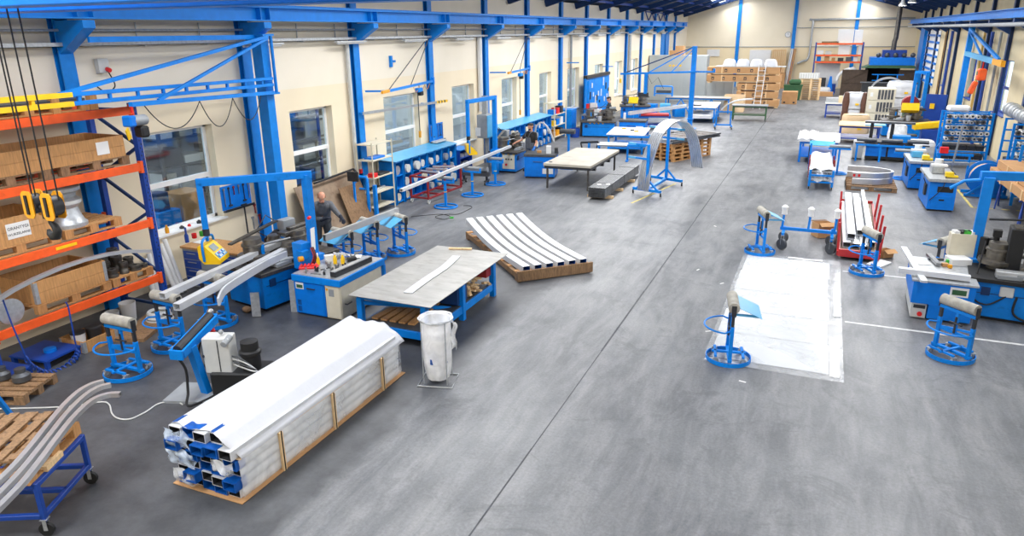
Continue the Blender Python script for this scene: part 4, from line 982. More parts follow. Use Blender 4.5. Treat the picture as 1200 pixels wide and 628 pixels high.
# work pieces in it
def straight(label, a, b, w, h, mt, name='aluminium_profile', t=.0):
    m = MB(); m.sweep([a, b], w, h, t=t); return tag(m.build(name, mt), label, 'profile')
straight('long white-filmed profile fed into nearest bending machine, upper one', fl(190, 347, .95), fl(333, 282, .95), .11, .10, M.aluw, t=.006)
straight('long white-filmed profile fed into nearest bending machine, lower one beside it', fl(207, 360, .93), fl(338, 291, .93), .12, .11, M.aluw, t=.006)
P_ = [fl(px, py, z) for px, py, z in ((336, 298, .9), (318, 306, .9), (300, 316, .89), (284, 326, .88), (270, 335, .87), (261, 343, .85), (256, 354, .82))]
m = MB(); m.sweep(cat_rom(P_, 5), .035, .13); tag(m.build('bent_profile', M.aluw), 'short white profile bent downwards at the front of nearest bending machine', 'profile')
straight('long bright aluminium profile held by the worker, resting on plated roller stands', fl(380, 279, .97), fl(466, 246.5, .97), .07, .13, M.alu, t=.006)
o = tag(MB().box((0, 0, .22), (.15, .03, .44)).build('metal_offcut', M.galv), 'grey metal offcut leaning on the base of nearest bending machine', 'offcut'); p = fl(301, 371); o.location = (p.x, p.y, 0.005); o.rotation_euler = (-.12, 0, .55)
o = tag(MB().box((0, 0, .3), (.12, .03, .6)).build('metal_offcut', M.galv), 'tall grey metal strip leaning between machine base and tool cabinet', 'offcut'); p = fl(345, 366); o.location = (p.x-.02, p.y+.03, 0.0); o.rotation_euler = (-.06, 0, .3)
o = tag(MB().ball((0, 0, .06), (.1, .08, .06), 9).build('rag', M.woodold), 'crumpled rag on the floor by the nearest machine base', 'rag'); p = fl(290, 366); o.location = (p.x, p.y, 0)
# --- tool cabinet bench
CX0, CX1, CY0, CY1, CZ = -8.32, -7.32, 9.50, 10.86, .77
t = thing('tool_cabinet', 'blue and grey tool cabinet with cluttered top between machine and blue table', 'cabinet', (CX0, CY0, 0))
cl = lambda x, y, z: (x-CX0, y-CY0, z)
m = MB(); m.bb(cl(CX0-.02, CY0-.03, CZ-.13), cl(CX1+.02, CY1+.03, CZ-.01)); m.build('top_frame', M.blue, t, bevel=.006)
m = MB(); m.bb(cl(CX0, CY0-.01, CZ-.01), cl(CX1, CY1, CZ)); m.build('top_sheet', M.galv, t)
xm = CX0+.66
m = MB(); m.bb(cl(CX0, CY0, .03), cl(xm, CY1, CZ-.13)); m.build('blue_body', M.blue2, t, bevel=.004)
m = MB(); m.bb(cl(CX0+.03, CY0-.012, .05), cl(xm-.02, CY0, CZ-.16)); d = m.build('door', M.blue2, t, bevel=.003)
m = MB(); m.tube([cl(CX0+.3, CY0-.015, .53), cl(CX0+.31, CY0-.04, .535), cl(CX0+.45, CY0-.04, .535), cl(CX0+.46, CY0-.015, .53)], .012, 8); m.build('handle', M.char, d)
m = MB(); m.bb(cl(CX0+.05, CY0-.016, .5), cl(CX0+.22, CY0-.0125, .62)); o = m.build('sticker', M.paper, d); m = MB(); m.bb(cl(CX0+.07, CY0-.018, .52), cl(CX0+.2, CY0-.0165, .58)); m.build('sticker_print', M.green, o)
for zz in (.2, .08):
    m = MB()
    for k in range(5): m.bb(cl(CX0+.06, CY0-.016, zz+.02*k), cl(CX0+.14, CY0-.0125, zz+.02*k+.01))
    m.build('vent', M.deep, d)
m = MB(); m.bb(cl(xm+.005, CY0+.01, .02), cl(CX1-.02, CY1-.05, CZ-.135)); m.build('grey_body', M.cream, t, bevel=.004)
m = MB(); m.bb(cl(xm+.02, CY0-.002, .04), cl(CX1-.03, CY0+.01, CZ-.15)); d = m.build('grey_door', M.cream, t, bevel=.003)
m = MB(); m.bb(cl(xm+.09, CY0-.006, .44), cl(xm+.2, CY0-.002, .57)); m.build('printed_notice', M.grey, d); m = MB(); m.bb(cl(xm+.03, CY0-.006, .54), cl(xm+.075, CY0-.002, .58)); m.build('sticker', M.amber, d)
m = MB(); m.tube([cl(CX1-.01, CY0+.12, .28), cl(CX1+.03, CY0+.12, .28), cl(CX1+.03, CY0+.26, .28)], .012, 8); m.build('door_lever', M.char, t)
m = MB(); m.bb(cl(CX1-.022, CY0+.03, .05), cl(CX1-.012, CY1-.1, CZ-.15)); m.build('side_door', M.cream, t)
m = MB(); m.bar(cl(CX1-.0, CY1-.0, 0), cl(CX1-.0, CY1-.0, CZ-.13), .06, .06); m.build('leg', M.blue, t)
# clutter on it
rr = random.Random(5)
def spray(x, y, z, label, col):
    t = thing('spray_bottle', label, 'spray bottle', (x, y, z), rr.random()*6)
    MB().lathe([(.035, 0), (.038, .02), (.038, .10), (.02, .15), (.012, .18)], seg=14).build('bottle', col, t); m = MB(); m.box((.0, .015, .20), (.022, .07, .035)); m.box((0, .05, .175), (.012, .012, .04)); m.cyl((0, 0, .17), (0, 0, .19), .014, 8); m.build('trigger', M.white, t)
for (px, py), l in zip(((373, 310), (393, 309), (402, 309)), ('yellow spray bottle standing furthest left on the tool cabinet', 'yellow spray bottle in the middle of the cluttered tool cabinet', 'yellow spray bottle furthest right of three on the tool cabinet')):
    p = fl(px, py, CZ); spray(p.x, p.y, CZ+.001, l, M.yellow)
t = thing('red_tool_roll', 'bright red plastic tool caddy at the front of the tool cabinet', 'tool caddy', fl(362, 314, CZ)+Vector((0, 0, .001)), .55)
m = MB(); m.box((0, 0, .02), (.34, .16, .04)); m.build('tray', M.brred, t, bevel=.01); m = MB()
for k in range(5): m.box((-.13+.065*k, 0, .055), (.035, .12, .03))
m.build('slots', M.brred, t, bevel=.006)
a, b_ = fl(390, 322, CZ+.05), fl(433, 303, CZ+.05); m = MB(); m.bar(a, b_, .12, .09); o = tag(m.build('steel_profile', M.char), 'dark steel profile along the front edge of the tool cabinet', 'profile')
m = MB(); m.bar(a+Vector((-.0, .0, .052)), b_+Vector((0, 0, .052)), .1, .012); o = tag(m.build('flat_bar', M.alu), 'bright flat bar on top of the dark profile, tool cabinet', 'bar')
o = tag(MB().box((0, 0, .004), (.3, .21, .006)).build('paper_sheet', M.paper), 'white paper at the back of the tool cabinet top', 'paper'); p = fl(414, 301, CZ); o.location = (p.x, p.y, CZ+.002); o.rotation_euler = (.0, .0, .5)
o = tag(MB().box((0, 0, .06), (.16, .1, .12)).build('cleaning_rag', M.paper), 'white bunched cleaning rag between the yellow spray bottles', 'rag'); p = fl(386, 306, CZ); o.location = (p.x, p.y, CZ+.001); o.rotation_euler = (0, 0, .9)
t = thing('power_drill', 'black and blue power drill lying on the tool cabinet', 'drill', fl(414, 306, CZ)+Vector((0, 0, .045)), .8)
m = MB(); m.cyl((-.1, 0, 0), (.06, 0, 0), .04, 12); m.build('drill_body', M.black, t); m = MB(); m.bar((-.05, 0, 0), (-.08, .13, -.01), .05, .045); m.build('grip', M.char, t); m = MB(); m.cyl((.06, 0, 0), (.13, 0, 0), .02, 10, r2=.012); m.build('chuck', M.steel, t); m = MB(); m.box((-.085, .15, -.01), (.08, .05, .06)); m.build('battery', M.navy, t)
kinds = [('spanner', 'steel spanner among the tools on the cabinet top'), ('hand_clamp', 'small steel clamp among the tools on the cabinet top'), ('socket', 'steel socket among the tools on the cabinet top')]
taken = []
for i in range(26):
    for _ in range(60):
        px = 352+rr.random()*62; py = 300+rr.random()*22
        p = fl(px, py, CZ)
        if CX0+.08 < p.x < CX1-.1 and CY0+.1 < p.y < CY1-.1 and all((p-q).length > .12 for q in taken) and all((fl(*q, CZ)-p).length > .14 for q in ((373, 310), (393, 309), (402, 309), (386, 306), (414, 306), (362, 314), (355, 317))) and (p-(a+(b_-a)*max(0, min(1, (p-a).dot(b_-a)/(b_-a).length_squared)))).length > .16: break
    else: continue
    taken.append(p); k = i % 3; m = MB()
    if k == 0: m.bar((-.07, 0, .007), (.07, 0, .007), .018, .010); m.cyl((-.08, 0, .001), (-.08, 0, .014), .024, 8); m.cyl((.08, 0, .001), (.08, 0, .014), .02, 8)
    elif k == 1: m.box((0, 0, .03), (.09, .02, .06)); m.box((.04, 0, .075), (.02, .025, .03)); m.box((-.04, 0, .075), (.02, .025, .03)); m.cyl((0, -.04, .03), (0, .05, .03), .008, 6)
    else: m.lathe([(.022, 0), (.024, .05), (.016, .055), (.016, .02)], seg=10)
    o = m.build(kinds[k][0], M.steel if i % 4 else M.char); o.location = (p.x, p.y, CZ+.001); o.rotation_euler = (0, 0, rr.random()*6); tag(o, kinds[k][1], kinds[k][0].replace('_', ' '), kinds[k][0]+'s on the tool cabinet')
# --- wall workbench, leaning tubes, tool board
t = thing('workbench', 'small navy workbench with timber top and drawers below the first window', 'workbench', (-11.35, 9.88, 0))
m = MB(); m.bb((-.02, -.03, .81), (1.45, .64, .85)); m.build('worktop', M.wood, t); m = MB(); m.bb((0, 0, .02), (1.42, .62, .81)); m.build('carcass', M.grey, t)
for x0 in (.03, .98):
    for k in range(4): m = MB(); m.bb((x0, -.014, .06+.18*k), (x0+.42, 0, .22+.18*k)); o = m.build('drawer', M.navy, t, bevel=.004); m = MB(); m.bb((x0+.1, -.032, .17+.18*k), (x0+.32, -.014, .182+.18*k)); m.build('drawer_handle', M.grey, o)
def pot(px, py, r, h, mt, name, label, cat, z=.851):
    p = fl(px, py, z); o = MB().lathe([(r*.9, 0), (r, h*.1), (r, h), (r*.85, h), (r*.8, h*.2)], seg=14).build(name, mt); o.location = (p.x, p.y, z+.001); return tag(o, label, cat)
pot(228, 279, .05, .1, M.brred, 'cup', 'red cup on the small workbench under the first window', 'cup')
pot(237, 276.5, .05, .1, M.brgreen, 'cup', 'green cup on the small workbench under the first window', 'cup')
o = MB().lathe([(.04, 0), (.04, .14), (.02, .19), (.02, .3), (.012, .31)], seg=14).build('bottle', M.navy); p = fl(219.5, 284, .851); o.location = (p.x, p.y, .852); tag(o, 'dark bottle with slim neck on the small workbench', 'bottle')
o = tag(MB().box((0, 0, .003), (.45, .22, .005)).build('paper_sheet', M.paper), 'white papers spread on the small workbench top', 'paper'); p = fl(240, 284, .851); o.location = (p.x, p.y, .852)
for bx, by, tx, ty, tz, l in ((-11.42, 9.30, -11.70, 9.50, .84, 'white cardboard tube leaning at the wall beside the orange rack'), (-11.14, 9.60, -11.70, 9.80, .95, 'white cardboard tube leaning at the wall beside the small workbench')):
    for k in range(3): o = MB().tube([(0, 0, 0.004), (tx-bx, ty-by-.02*k, tz-.06*k)], .045, 14).build('cardboard_tube', M.paper); o.location = (bx+.02*k, by-.10*k, .01); tag(o, l, 'tube', l[6:])
def toolboard(label, X, y0, y1, z0, z1, seed=2):
    t = thing('tool_board', label, 'tool board', (X, y0, z0)); rr = random.Random(seed); w_, h_ = y1-y0, z1-z0
    m = MB(); m.bb((-.012, 0, 0), (.012, w_, h_)); m.build('board', M.blue2, t)
    m = MB(); m.bb((.012, 0, -.03), (.1, w_, -.01)); m.bb((.09, 0, -.03), (.1, w_, .02)); m.build('ledge', M.char, t)
    n = int(w_/.13)
    for k in range(n):
        y = .07+(w_-.14)*k/max(1, n-1); l = h_*(.3+.45*rr.random()); m = MB()
        m.bar((.03, y, h_-.06), (.03, y, h_-.06-l), .018, .012); m.cyl((.022, y, h_-.06), (.04, y, h_-.06), .028, 8)
        if k % 3 == 1: m.box((.035, y, h_-.06-l), (.03, .09, .03))
        m.build('hung_tool', (M.steel, M.char, M.dkred)[k % 3 if k % 5 else 0], t)
    return t
toolboard('blue tool board with spanners on the left wall before second window', -11.75, 11.45, 12.32, 1.16, 1.68)
for k, (px, py, px2, py2) in enumerate(((286, 240, 293, 275), (298, 240, 299, 250), (296, 255, 298, 268), (304, 252, 305, 262))):
    a, b_ = onX(px, py, -11.72), onX(px2, py2, -11.72); b_.y = a.y+.01; m = MB(); m.bar(a, b_, .03, .02); m.box(a, (.03, .16 if k == 0 else .06, .05)); tag(m.build('hammer' if k == 0 else 'hand_tool', (M.char, M.dkred, M.steel, M.dkred)[k]), ('long-handled hammer hung on the wall under the first tool board', 'dark red tool handle hung right of the long hammer', 'thin steel tool hung low beside the second column', 'short red handled tool hung closest to the second column')[k], 'tool')
# sill clutter on window 1
for k, (px, mt, r, h, l) in enumerate(((197, M.amber, .04, .16, 'amber bottle on the first window sill'), (215, M.char, .05, .06, 'dark small tin on the first window sill'), (224, M.brred, .035, .05, 'small red tin on first window sill'), (236, M.char, .05, .07, 'black small box-like tin at right of first window sill'), (241, M.dkred, .045, .07, 'dark red tin on the first window sill'))):
    p = onX(px, 270, XL-.02); o = MB().lathe([(r, 0), (r, h*.6), (r*.5, h*.8), (r*.5, h)], seg=12).build('tin' if k else 'bottle', mt); o.location = (XL-.05, p.y, WZ0+.007); tag(o, l, 'bottle' if k == 0 else 'tin')
# plywood boards leaning behind the worker
t = thing('plywood_board', 'large stained plywood board leaning on left wall behind the balding worker', 'board', (-11.2, 13.72, 0)); m = MB(); m.prism([(0, 0, 0), (0, 2.6, 0), (-.5, 2.6, 1.22), (-.5, 0, 1.22)], (.02, 0, .008)); m.build('sheet', M.ply, t)
t = thing('plywood_board', 'smaller paler plywood board leaning before the beige shelf', 'board', (-11.05, 15.1, 0)); m = MB(); m.prism([(0, 0, 0), (0, 1.0, 0), (-.36, 1.0, .95), (-.36, 0, .95)], (.018, 0, .006)); m.build('sheet', M.woodold, t)
m = MB(); a, b_ = onX(414, 198, -11.55), onX(368, 215, -11.55); m.bar(a, b_, .05, .04); m.bar(a, a+Vector((.1, 0, -.1)), .05, .04); tag(m.build('handrail', M.char), 'dark rail sloping along left wall above the plywood boards', 'rail')
t = thing('pedestal_screen', 'small dark screen on a blue post beside the plywood boards', 'screen', (0, 0, 0)); p = fl(418, 262); t.location = (p.x-.2, p.y+.3, 0)
m = MB(); m.bar((0, 0, 0), (0, 0, 1.1), .05); m.box((0, 0, .01), (.3, .3, .02)); m.build('post', M.blue, t); m = MB(); m.box((0, -.02, 1.2), (.34, .05, .26)); m.build('display', M.char, t, bevel=.006)
t = thing('tube_hanger', 'small blue bent-tube frame beside the dark pedestal screen', 'frame', (0, 0, 0)); p = fl(440, 258); t.location = (p.x-.35, p.y+.25, 0)
m = MB(); m.tube([(0, 0, 0), (0, 0, 1.05), (-.02, 0, 1.1), (-.3, -.1, 1.12)], .045, 8); m.tube([(-.3, -.1, 1.12), (-.32, -.1, .8), (-.05, -.02, .78)], .035, 8); m.build('tube_frame', M.blue, t); m = MB(); m.bar((.22, .02, 0), (.22, .02, .9), .09); m.build('upright', M.blue, t)
# ============================================================ LEFT SIDE, MIDDLE DISTANCE
# beige shelf
SX0, SX1, SY0, SY1 = -11.6, -11.1, 16.3, 17.3
t = thing('metal_shelf', 'beige slotted-angle metal shelf standing before first blue spool rack', 'shelf', (SX0, SY0, 0))
for x in (0, SX1-SX0):
    for y in (0, SY1-SY0):
        m = MB(); m.bb((x-.02, y-.003, 0), (x+.02, y+.003, 1.98)); m.bb((x-.003, y-.02, 0), (x+.003, y+.02, 1.98)); m.build('upright', M.cream, t)
SHZ = (.18, .60, 1.02, 1.50, 1.93)
for z in SHZ: m = MB(); m.bb((0.004, 0.004, z-.03), (SX1-SX0-.004, SY1-SY0-.004, z)); m.build('shelf_board', M.cream, t)
def on_shelf(name, label, cat, x, y, z, d, mt, rz=0, group=None, bevel=.004):
    o = MB().box((0, 0, d[2]/2), d).build(name, mt, bevel=bevel); o.location = (x, y, z+.001); o.rotation_euler = (0, 0, rz); return tag(o, label, cat, group)
on_shelf('blue_folder', 'flat blue folder on the upper board of the beige shelf', 'folder', -11.32, 16.75, SHZ[3], (.3, .6, .05), M.blue2)
on_shelf('red_toolbox', 'small red toolbox on the middle board of the beige shelf', 'toolbox', -11.22, 16.45, SHZ[2], (.18, .22, .11), M.brred)
on_shelf('grey_tray', 'dark tray of parts on the middle board of beige shelf', 'tray', -11.3, 16.95, SHZ[2], (.3, .5, .05), M.char)
on_shelf('grey_bar', 'bright metal bar on the second board of the beige shelf', 'bar', -11.3, 16.8, SHZ[1], (.08, .7, .06), M.alu, .1)
on_shelf('parts_tray', 'dark parts tray behind the metal bar on beige shelf', 'tray', -11.48, 16.8, SHZ[1], (.14, .5, .05), M.char)
# spool racks
def spool_rack(label, X0, X1, y0, y1, H, nb, nt, seed):
    t = thing('spool_rack', label, 'rack', (X0, y0, 0), 0, None); rr = random.Random(seed); w_ = X1-X0; L_ = y1-y0
    for k in range(nb+1):
        y = L_*k/nb; m = MB(); m.bb((0, y-.02, 0), (w_, y+.02, H)); m.bb((w_-.03, y-.045, 0), (w_, y+.045, H)); m.build('divider', M.blue, t)
    m = MB(); m.bb((0, 0, 0), (.02, L_, H)); m.build('back_panel', M.deep, t)
    for j in range(nt+1):
        z = .06+(H-.1)*j/nt; m = MB(); m.bb((0.02, 0, z-.015), (w_-.03, L_, z+.01)); m.build('shelf', M.blue, t)
    m = MB(); m.prism([(-.02, -.3, H+.10), (w_+.06, -.05, H+.01), (w_+.06, L_+.03, H+.01), (-.02, L_+.03, H+.10)], (0, 0, .015)); m.build('top_sheet', M.ltblue, t)
    for k in range(nb):
        for j in range(nt):
            if rr.random() < .14: continue
            y = L_*(k+.5)/nb+rr.uniform(-.04, .04); r = rr.uniform(.10, .14); z = .075+(H-.1)*j/nt+r; dx = rr.uniform(-.08, .05)
            o = MB().lathe([(r*.35, .0), (r, 0), (r, .1), (r*.8, .12), (r*.8, .3), (r, .32), (r, .42), (r*.35, .42)], (0, 0, 0), 16, 'x').build('forming_roll', (M.cream, M.ltgrey, M.galv)[rr.randrange(3)])
            o.location = (X0+w_-.41+dx, y0+y, z+.001); tag(o, 'pale forming roll lying in a bay of the '+label.split(',')[0], 'roll', 'rolls in the '+label.split(',')[0])
    return t
spool_rack('nearest blue spool rack, between beige shelf and second machine', -11.74, -11.15, 17.5, 21.3, 1.26, 8, 3, 4)
spool_rack('second blue spool rack, behind the worker in grey dungarees', -11.74, -11.15, 25.4, 30.6, 1.22, 10, 3, 9)
t = thing('low_cabinet', 'low open blue cabinet at far end of the nearest spool rack', 'cabinet', (-11.74, 21.75, 0))
m = MB(); m.bb((0, 0, 0), (.5, .03, .95)); m.bb((0, .92, 0), (.5, .95, .95)); m.bb((0, 0, 0), (.02, .95, .95)); m.build('carcass', M.navy, t); m = MB(); m.bb((0, -.02, .95), (.54, .97, .975)); m.build('top', M.blue, t)
for z in (.04, .35, .65): m = MB(); m.bb((.02, .03, z), (.48, .92, z+.02)); m.build('shelf', M.navy, t)
for i in range(6): on_shelf('steel_fitting', 'grey steel fitting in the low open blue cabinet', 'fitting', -11.4, 21.9+.3*(i % 3), (.37, .67)[i//3], (.14, .12, .12), M.galv, .2*i, 'fittings in the low blue cabinet')
toolboard('blue tool board on the left wall above far end of the nearest spool rack', -11.7, 20.55, 21.45, 1.40, 1.95, 5)
on_shelf('tool_tray', 'white tray under the tool board on top of nearest spool rack', 'tray', -11.55, 20.9, 1.37, (.2, .7, .05), M.ltgrey)
toolboard('small blue tool board beside the switch cabinet near second machine', -11.7, 24.75, 25.35, 1.30, 1.85, 6)
# wall jibs with hoists: column at y, boom swings into the hall
def wall_jib(label, y, z, tipv, hoist, hl_, glabel, X=XL+.16, side=1):
    t = thing('jib_crane', label, 'jib', (X, y, z)); tip = Vector(tipv)
    m = MB(); m.bar((0, 0, 0), tip, .05, .07); m.build('boom', M.blue, t); m = MB(); m.bar(tip*.9, tip*1.02, .055, .075); m.build('boom_tip', M.amber, t)
    m = MB(); m.tube([(0, 0, 1.45), tip*.92], .014, 6); m.tube([(0, 0, 1.45), tip*.5], .014, 6); m.build('tie_rod', M.char, t); m = MB(); m.bar((0, 0, -.1), (0, 0, .12), .1); m.bar((0, 0, 1.38), (0, 0, 1.5), .08); m.build('pivot', M.blue, t)
    m = MB()
    for k in range(3):
        a, b_ = tip*(.08+.12*k), tip*(.2+.12*k); m.tube([a.lerp(b_, i/8)+Vector((0, 0, -.05-.6*(i/8)*(1-i/8))) for i in range(9)], .008, 5)
    m.build('festoon_cable', M.amber if side > 0 else M.black, t)
    p = Vector((X, y, z))+tip*hoist; h = thing('chain_hoist', hl_, 'hoist', p+Vector((0, 0, -.04)))
    m = MB(); m.bar((0, -.16, -.13), (0, .12, -.13), .14, .13); m.build('motor', M.blue, h, bevel=.02); m = MB(); m.bar((0, .06, -.3), (0, .06, -.16), .15, .17); m.build('chain_bag', M.black, h, bevel=.02); m = MB(); m.bar((0, 0, 0), (0, 0, -.08), .03); m.build('hook', M.grey, h)
    m = MB(); m.tube([(0, -.1, -.2), (.01, -.1, -glabel)], .014, 6); m.build('chain', M.char, h); m = MB(); m.box((.01, -.1, -glabel-.1), (.06, .06, .2)); m.build('pendant', M.amber, h)
pc_ = onX(507, 95, XL+.16); tipx = onX(449, 108, -10.6)
wall_jib('small wall jib on the column between third and fourth window', pc_.y, pc_.z, Vector(tipx)-Vector((XL+.16, pc_.y, pc_.z)), .32, 'small blue and black hoist over the nearest spool rack', 1.35)
pc2 = onX(620, 80, XL+.16); tip2 = onX(596, 85.5, -10.7)
wall_jib('small wall jib on the column between fifth and sixth window', pc2.y, pc2.z, Vector(tip2)-Vector((XL+.16, pc2.y, pc2.z)), .45, 'small blue and black hoist over the second spool rack', 1.5)
# galvanised rail in front of the columns, striped tip
a, b_ = onX(425, 133, XL+.25), onX(524, 118, XL+.25); 
t = thing('hoist_rail', 'long galvanised rail with striped end crossing third window', 'rail', (a.x, a.y, a.z)); d = b_-a
m = MB(); m.bar((0, 0, 0), d*.85, .04, .07); m.build('rail', M.galv, t); m = MB(); m.bar(d*.85, d, .045, .075); m.build('striped_tip', M.yellow, t)
for k in range(3): m = MB(); m.bar(d*(.87+.04*k), d*(.885+.04*k), .048, .078); m.build('stripe', M.black, t)
m = MB(); m.bar((-.15, 0, 0), (0, 0, 0), .05); m.bar(d*.72+Vector((-.2, 0, 0)), d*.72, .05); m.build('bracket', M.steelblue, t)
for k, (px, py, l, q) in enumerate(((428, 107, 380, 0), (574, 85, 0, 0), (664, 73.5, 0, 0), (706, 78, 0, 0))):
    p = onX(px, py, XL+.14); o = MB().bar((0, 0, 0), (.55, .25, 0), .05).build('bracket_arm', M.steelblue); o.location = p; tag(o, ('short blue arm on the column left of third window', 'short blue arm on the column right of fourth window', 'short blue arm on the column right of sixth window', 'short blue arm on the column right of seventh window')[k], 'arm')
# switch cabinet
t = thing('switch_cabinet', 'blue-grey switch cabinet on a post under the fat white pipe', 'cabinet', (-11.25, 24.0, 0)); 
m = MB(); m.bb((-.25, -.32, 1.12), (.15, .38, 1.95)); m.build('housing', M.grey, t, bevel=.01); m = MB(); m.bb((.15, -.30, 1.14), (.17, .36, 1.93)); d = m.build('door', M.ltblue, t); m = MB(); m.bb((.17, .25, 1.45), (.19, .3, 1.6)); m.build('latch', M.char, d)
m = MB(); m.bar((0, 0, 0), (0, 0, 1.12), .12); m.build('post', M.grey, t); m = MB(); m.bb((-.3, -.335, 1.2), (-.1, -.322, 1.5)); m.build('paper_sheet', M.paper, t)
m = MB(); m.bar((-.1, .1, 1.95), (-.1, .1, 2.6), .18); m.build('cable_duct', M.galv, t)
# second machine and its cabinet
L2 = (-10.3, 24.1, 0); R2 = math.radians(92)
mc2 = bender('blue bending machine with hazard stripes beside worker in grey dungarees', L2, R2, 1.7, .95, post=w2l(L2, R2, (-10.45, 22.95)), beam=w2l(L2, R2, (-10.62, 21.2)), h=2.66, panel=True)
m = MB(); m.box((-.86, -.2, .40), (.03, .46, .5)); o = m.build('switch_panel', M.cream, mc2); 
m = MB()
for k in range(3): m.cyl((-.89, -.32+.1*k, .5), (-.905, -.32+.1*k, .5), .03, 8)
m.build('button', M.char, o); m = MB(); m.cyl((-.89, -.12, .3), (-.91, -.12, .3), .045, 10); m.build('stop_button', M.brred, o)
m = MB()
for k in range(4): m.box((-.862, -.4+.2*k, .665), (.012, .1, .04), rx=.5)
tag(m.build('hazard_stripe', M.yellow, mc2), 'yellow hazard stripes')
def tool_cab(label, x0, x1, y0, y1, z, rz=0):
    t = thing('tool_cabinet', label, 'cabinet', (x0, y0, 0), rz); w_, d_ = x1-x0, y1-y0
    m = MB(); m.bb((0, 0, .05), (w_, d_, z-.08)); m.build('body', M.blue2, t, bevel=.005); m = MB(); m.bb((.03, .03, 0), (w_-.03, d_-.03, .05)); m.build('plinth', M.black, t); m = MB(); m.bb((-.02, -.02, z-.08), (w_+.02, d_+.02, z)); m.build('top', M.dkgrey, t)
    m = MB(); m.bb((.04, -.012, .08), (w_-.04, 0, z-.12)); d = m.build('door', M.blue2, t); m = MB(); m.tube([(w_*.3, -.015, z*.7), (w_*.3, -.045, z*.7), (w_*.6, -.045, z*.7), (w_*.6, -.015, z*.7)], .01, 6); m.build('handle', M.char, d)
    m = MB(); m.bb((w_*.65, -.016, z*.5), (w_*.92, -.0125, z*.68)); m.bb((w_*.6, -.016, z*.2), (w_*.95, -.0125, z*.42)); m.build('sticker', M.paper, d); return t
tool_cab('blue tool cabinet in front of worker in grey dungarees', -9.2, -8.15, 22.6, 23.4, .82, .2)
for i, (dx, dy, mt, l, d) in enumerate(((.35, .3, M.white, 'white canister on the tool cabinet by the dungareed worker', (.16, .16, .26)), (.6, .55, M.char, 'black gripper tool on the tool cabinet by dungareed worker', (.12, .2, .18)), (-.1, .35, M.wood, 'small timber block on the cabinet beside dungareed worker', (.15, .1, .08)))):
    on_shelf(('canister', 'gripper', 'timber_block')[i], l, ('canister', 'tool', 'timber')[i], -8.75+dx*.8, 22.75+dy*.9, .82, d, mt, .3)
# arched profiles behind the second worker
for k in range(4):
    P_ = [onY(px, py, 24.6+.09*k) for px, py in ((627, 158), (628, 150), (631, 145), (635, 143.5), (640, 147), (645, 155), (649, 166))]
    m = MB(); m.sweep(cat_rom(P_, 4), .05, .03, up=(0, 1, 0)); tag(m.build('bent_profile', M.aluw), 'pale arched profile standing behind the second worker', 'profile', 'arched profiles behind the second worker')
t = thing('profile_holder', 'grey roller holder carrying arched profiles behind second worker', 'holder', (-8.35, 24.6, 0)); m = MB(); m.bar((0, .2, 0), (0, .2, 1.3), .07); m.build('post', M.blue, t); m = MB(); m.cyl((-.3, .16, 1.36), (.25, .16, 1.36), .09, 14); m.build('roller', M.dkgrey, t); MB().box((0, .2, .015), (.5, .5, .03)).build('foot', M.blue, t)
# long profile on T stands, going into machine 2
a, b_ = fl(470, 223, .98), fl(598, 171.5, .98)
straight('very long pale profile running over T-stands into the second machine', a, b_, .09, .08, M.aluw, 'aluminium_profile', .006)
for i, ((px, py), l) in enumerate((((522.6, 242.6), 'blue T-stand on a round foot, nearest of three under the long profile'), ((553.8, 229), 'blue T-stand on a round foot, middle one under the long profile'), ((580.6, 216), 'blue T-stand on a round foot, next to second machine'))):
    p = fl(px, py); t = thing('tee_stand', l, 'stand', (p.x, p.y, 0), 0, 'T-stands')
    m = MB(); m.ring((0, 0, .025), .33, .022, 30); m.bar((-.33, 0, .025), (.33, 0, .025), .05, .04); m.build('foot_ring', M.blue, t); m = MB(); m.bar((0, 0, .03), (0, 0, .72), .06); m.build('post', M.blue, t)
    m = MB(); m.bar((-.3, 0, .74), (.3, 0, .74), .06, .05); m.bar((-.28, 0, .74), (-.28, 0, .86), .04); m.bar((.28, 0, .74), (.28, 0, .86), .04); m.build('cross_head', M.blue, t); m = MB(); m.cyl((-.27, 0, .86), (.27, 0, .86), .05, 12); m.build('roller', M.grey, t)
    m = MB(); m.ring((0, 0, .45), .04, .01, 10); m.build('clamp_band', M.yellow, t)
# red cart
t = thing('frame_cart', 'dark red tube frame cart on castors between spool rack and T-stands', 'cart', (-10.62, 18.95, 0), -.06)
for sx in (-1, 1):
    for sy in (-1, 1): m = MB(); m.bar((sx*.3, sy*.95, .13), (sx*.3, sy*.95, .78), .05); m.build('post', M.dkred, t)
    m = MB(); m.bar((sx*.3, -.95, .78), (sx*.3, .95, .78), .045); m.build('top_rail', M.dkred, t); m = MB(); m.bar((sx*.3, -.95, .16), (sx*.3, .95, .16), .05); m.build('bottom_rail', M.dkred, t)
for sy in (-1, -.3, .4, 1): [MB().bar((-.3, sy*.95, zz), (.3, sy*.95, zz), .045).build('cross_rail', M.dkred, t) for zz in (.16, .78)]
for sx in (-1, 1):
    for sy in (-1, 1): castor(t, sx*.3, sy*.93, .135, .06, M.ltgrey)
for i in range(3): on_shelf('profile_offcut', 'pale profile offcut lying across the red tube cart', 'profile', -10.65, 18.6+.45*i, .805, (.7, .1, .05), M.alu, .2*i-.1, 'offcuts on the red cart')
t = thing('conveyor_dolly', 'low grey roller dolly behind the middle T-stand', 'dolly', (-10.35, 21.1, 0), .1)
m = MB(); m.bar((-.5, 0, .35), (.5, 0, .35), .16, .14); m.build('beam', M.dkgrey, t); m = MB(); m.cyl((-.45, 0, .5), (.45, 0, .5), .08, 14); m.build('roller', M.grey, t)
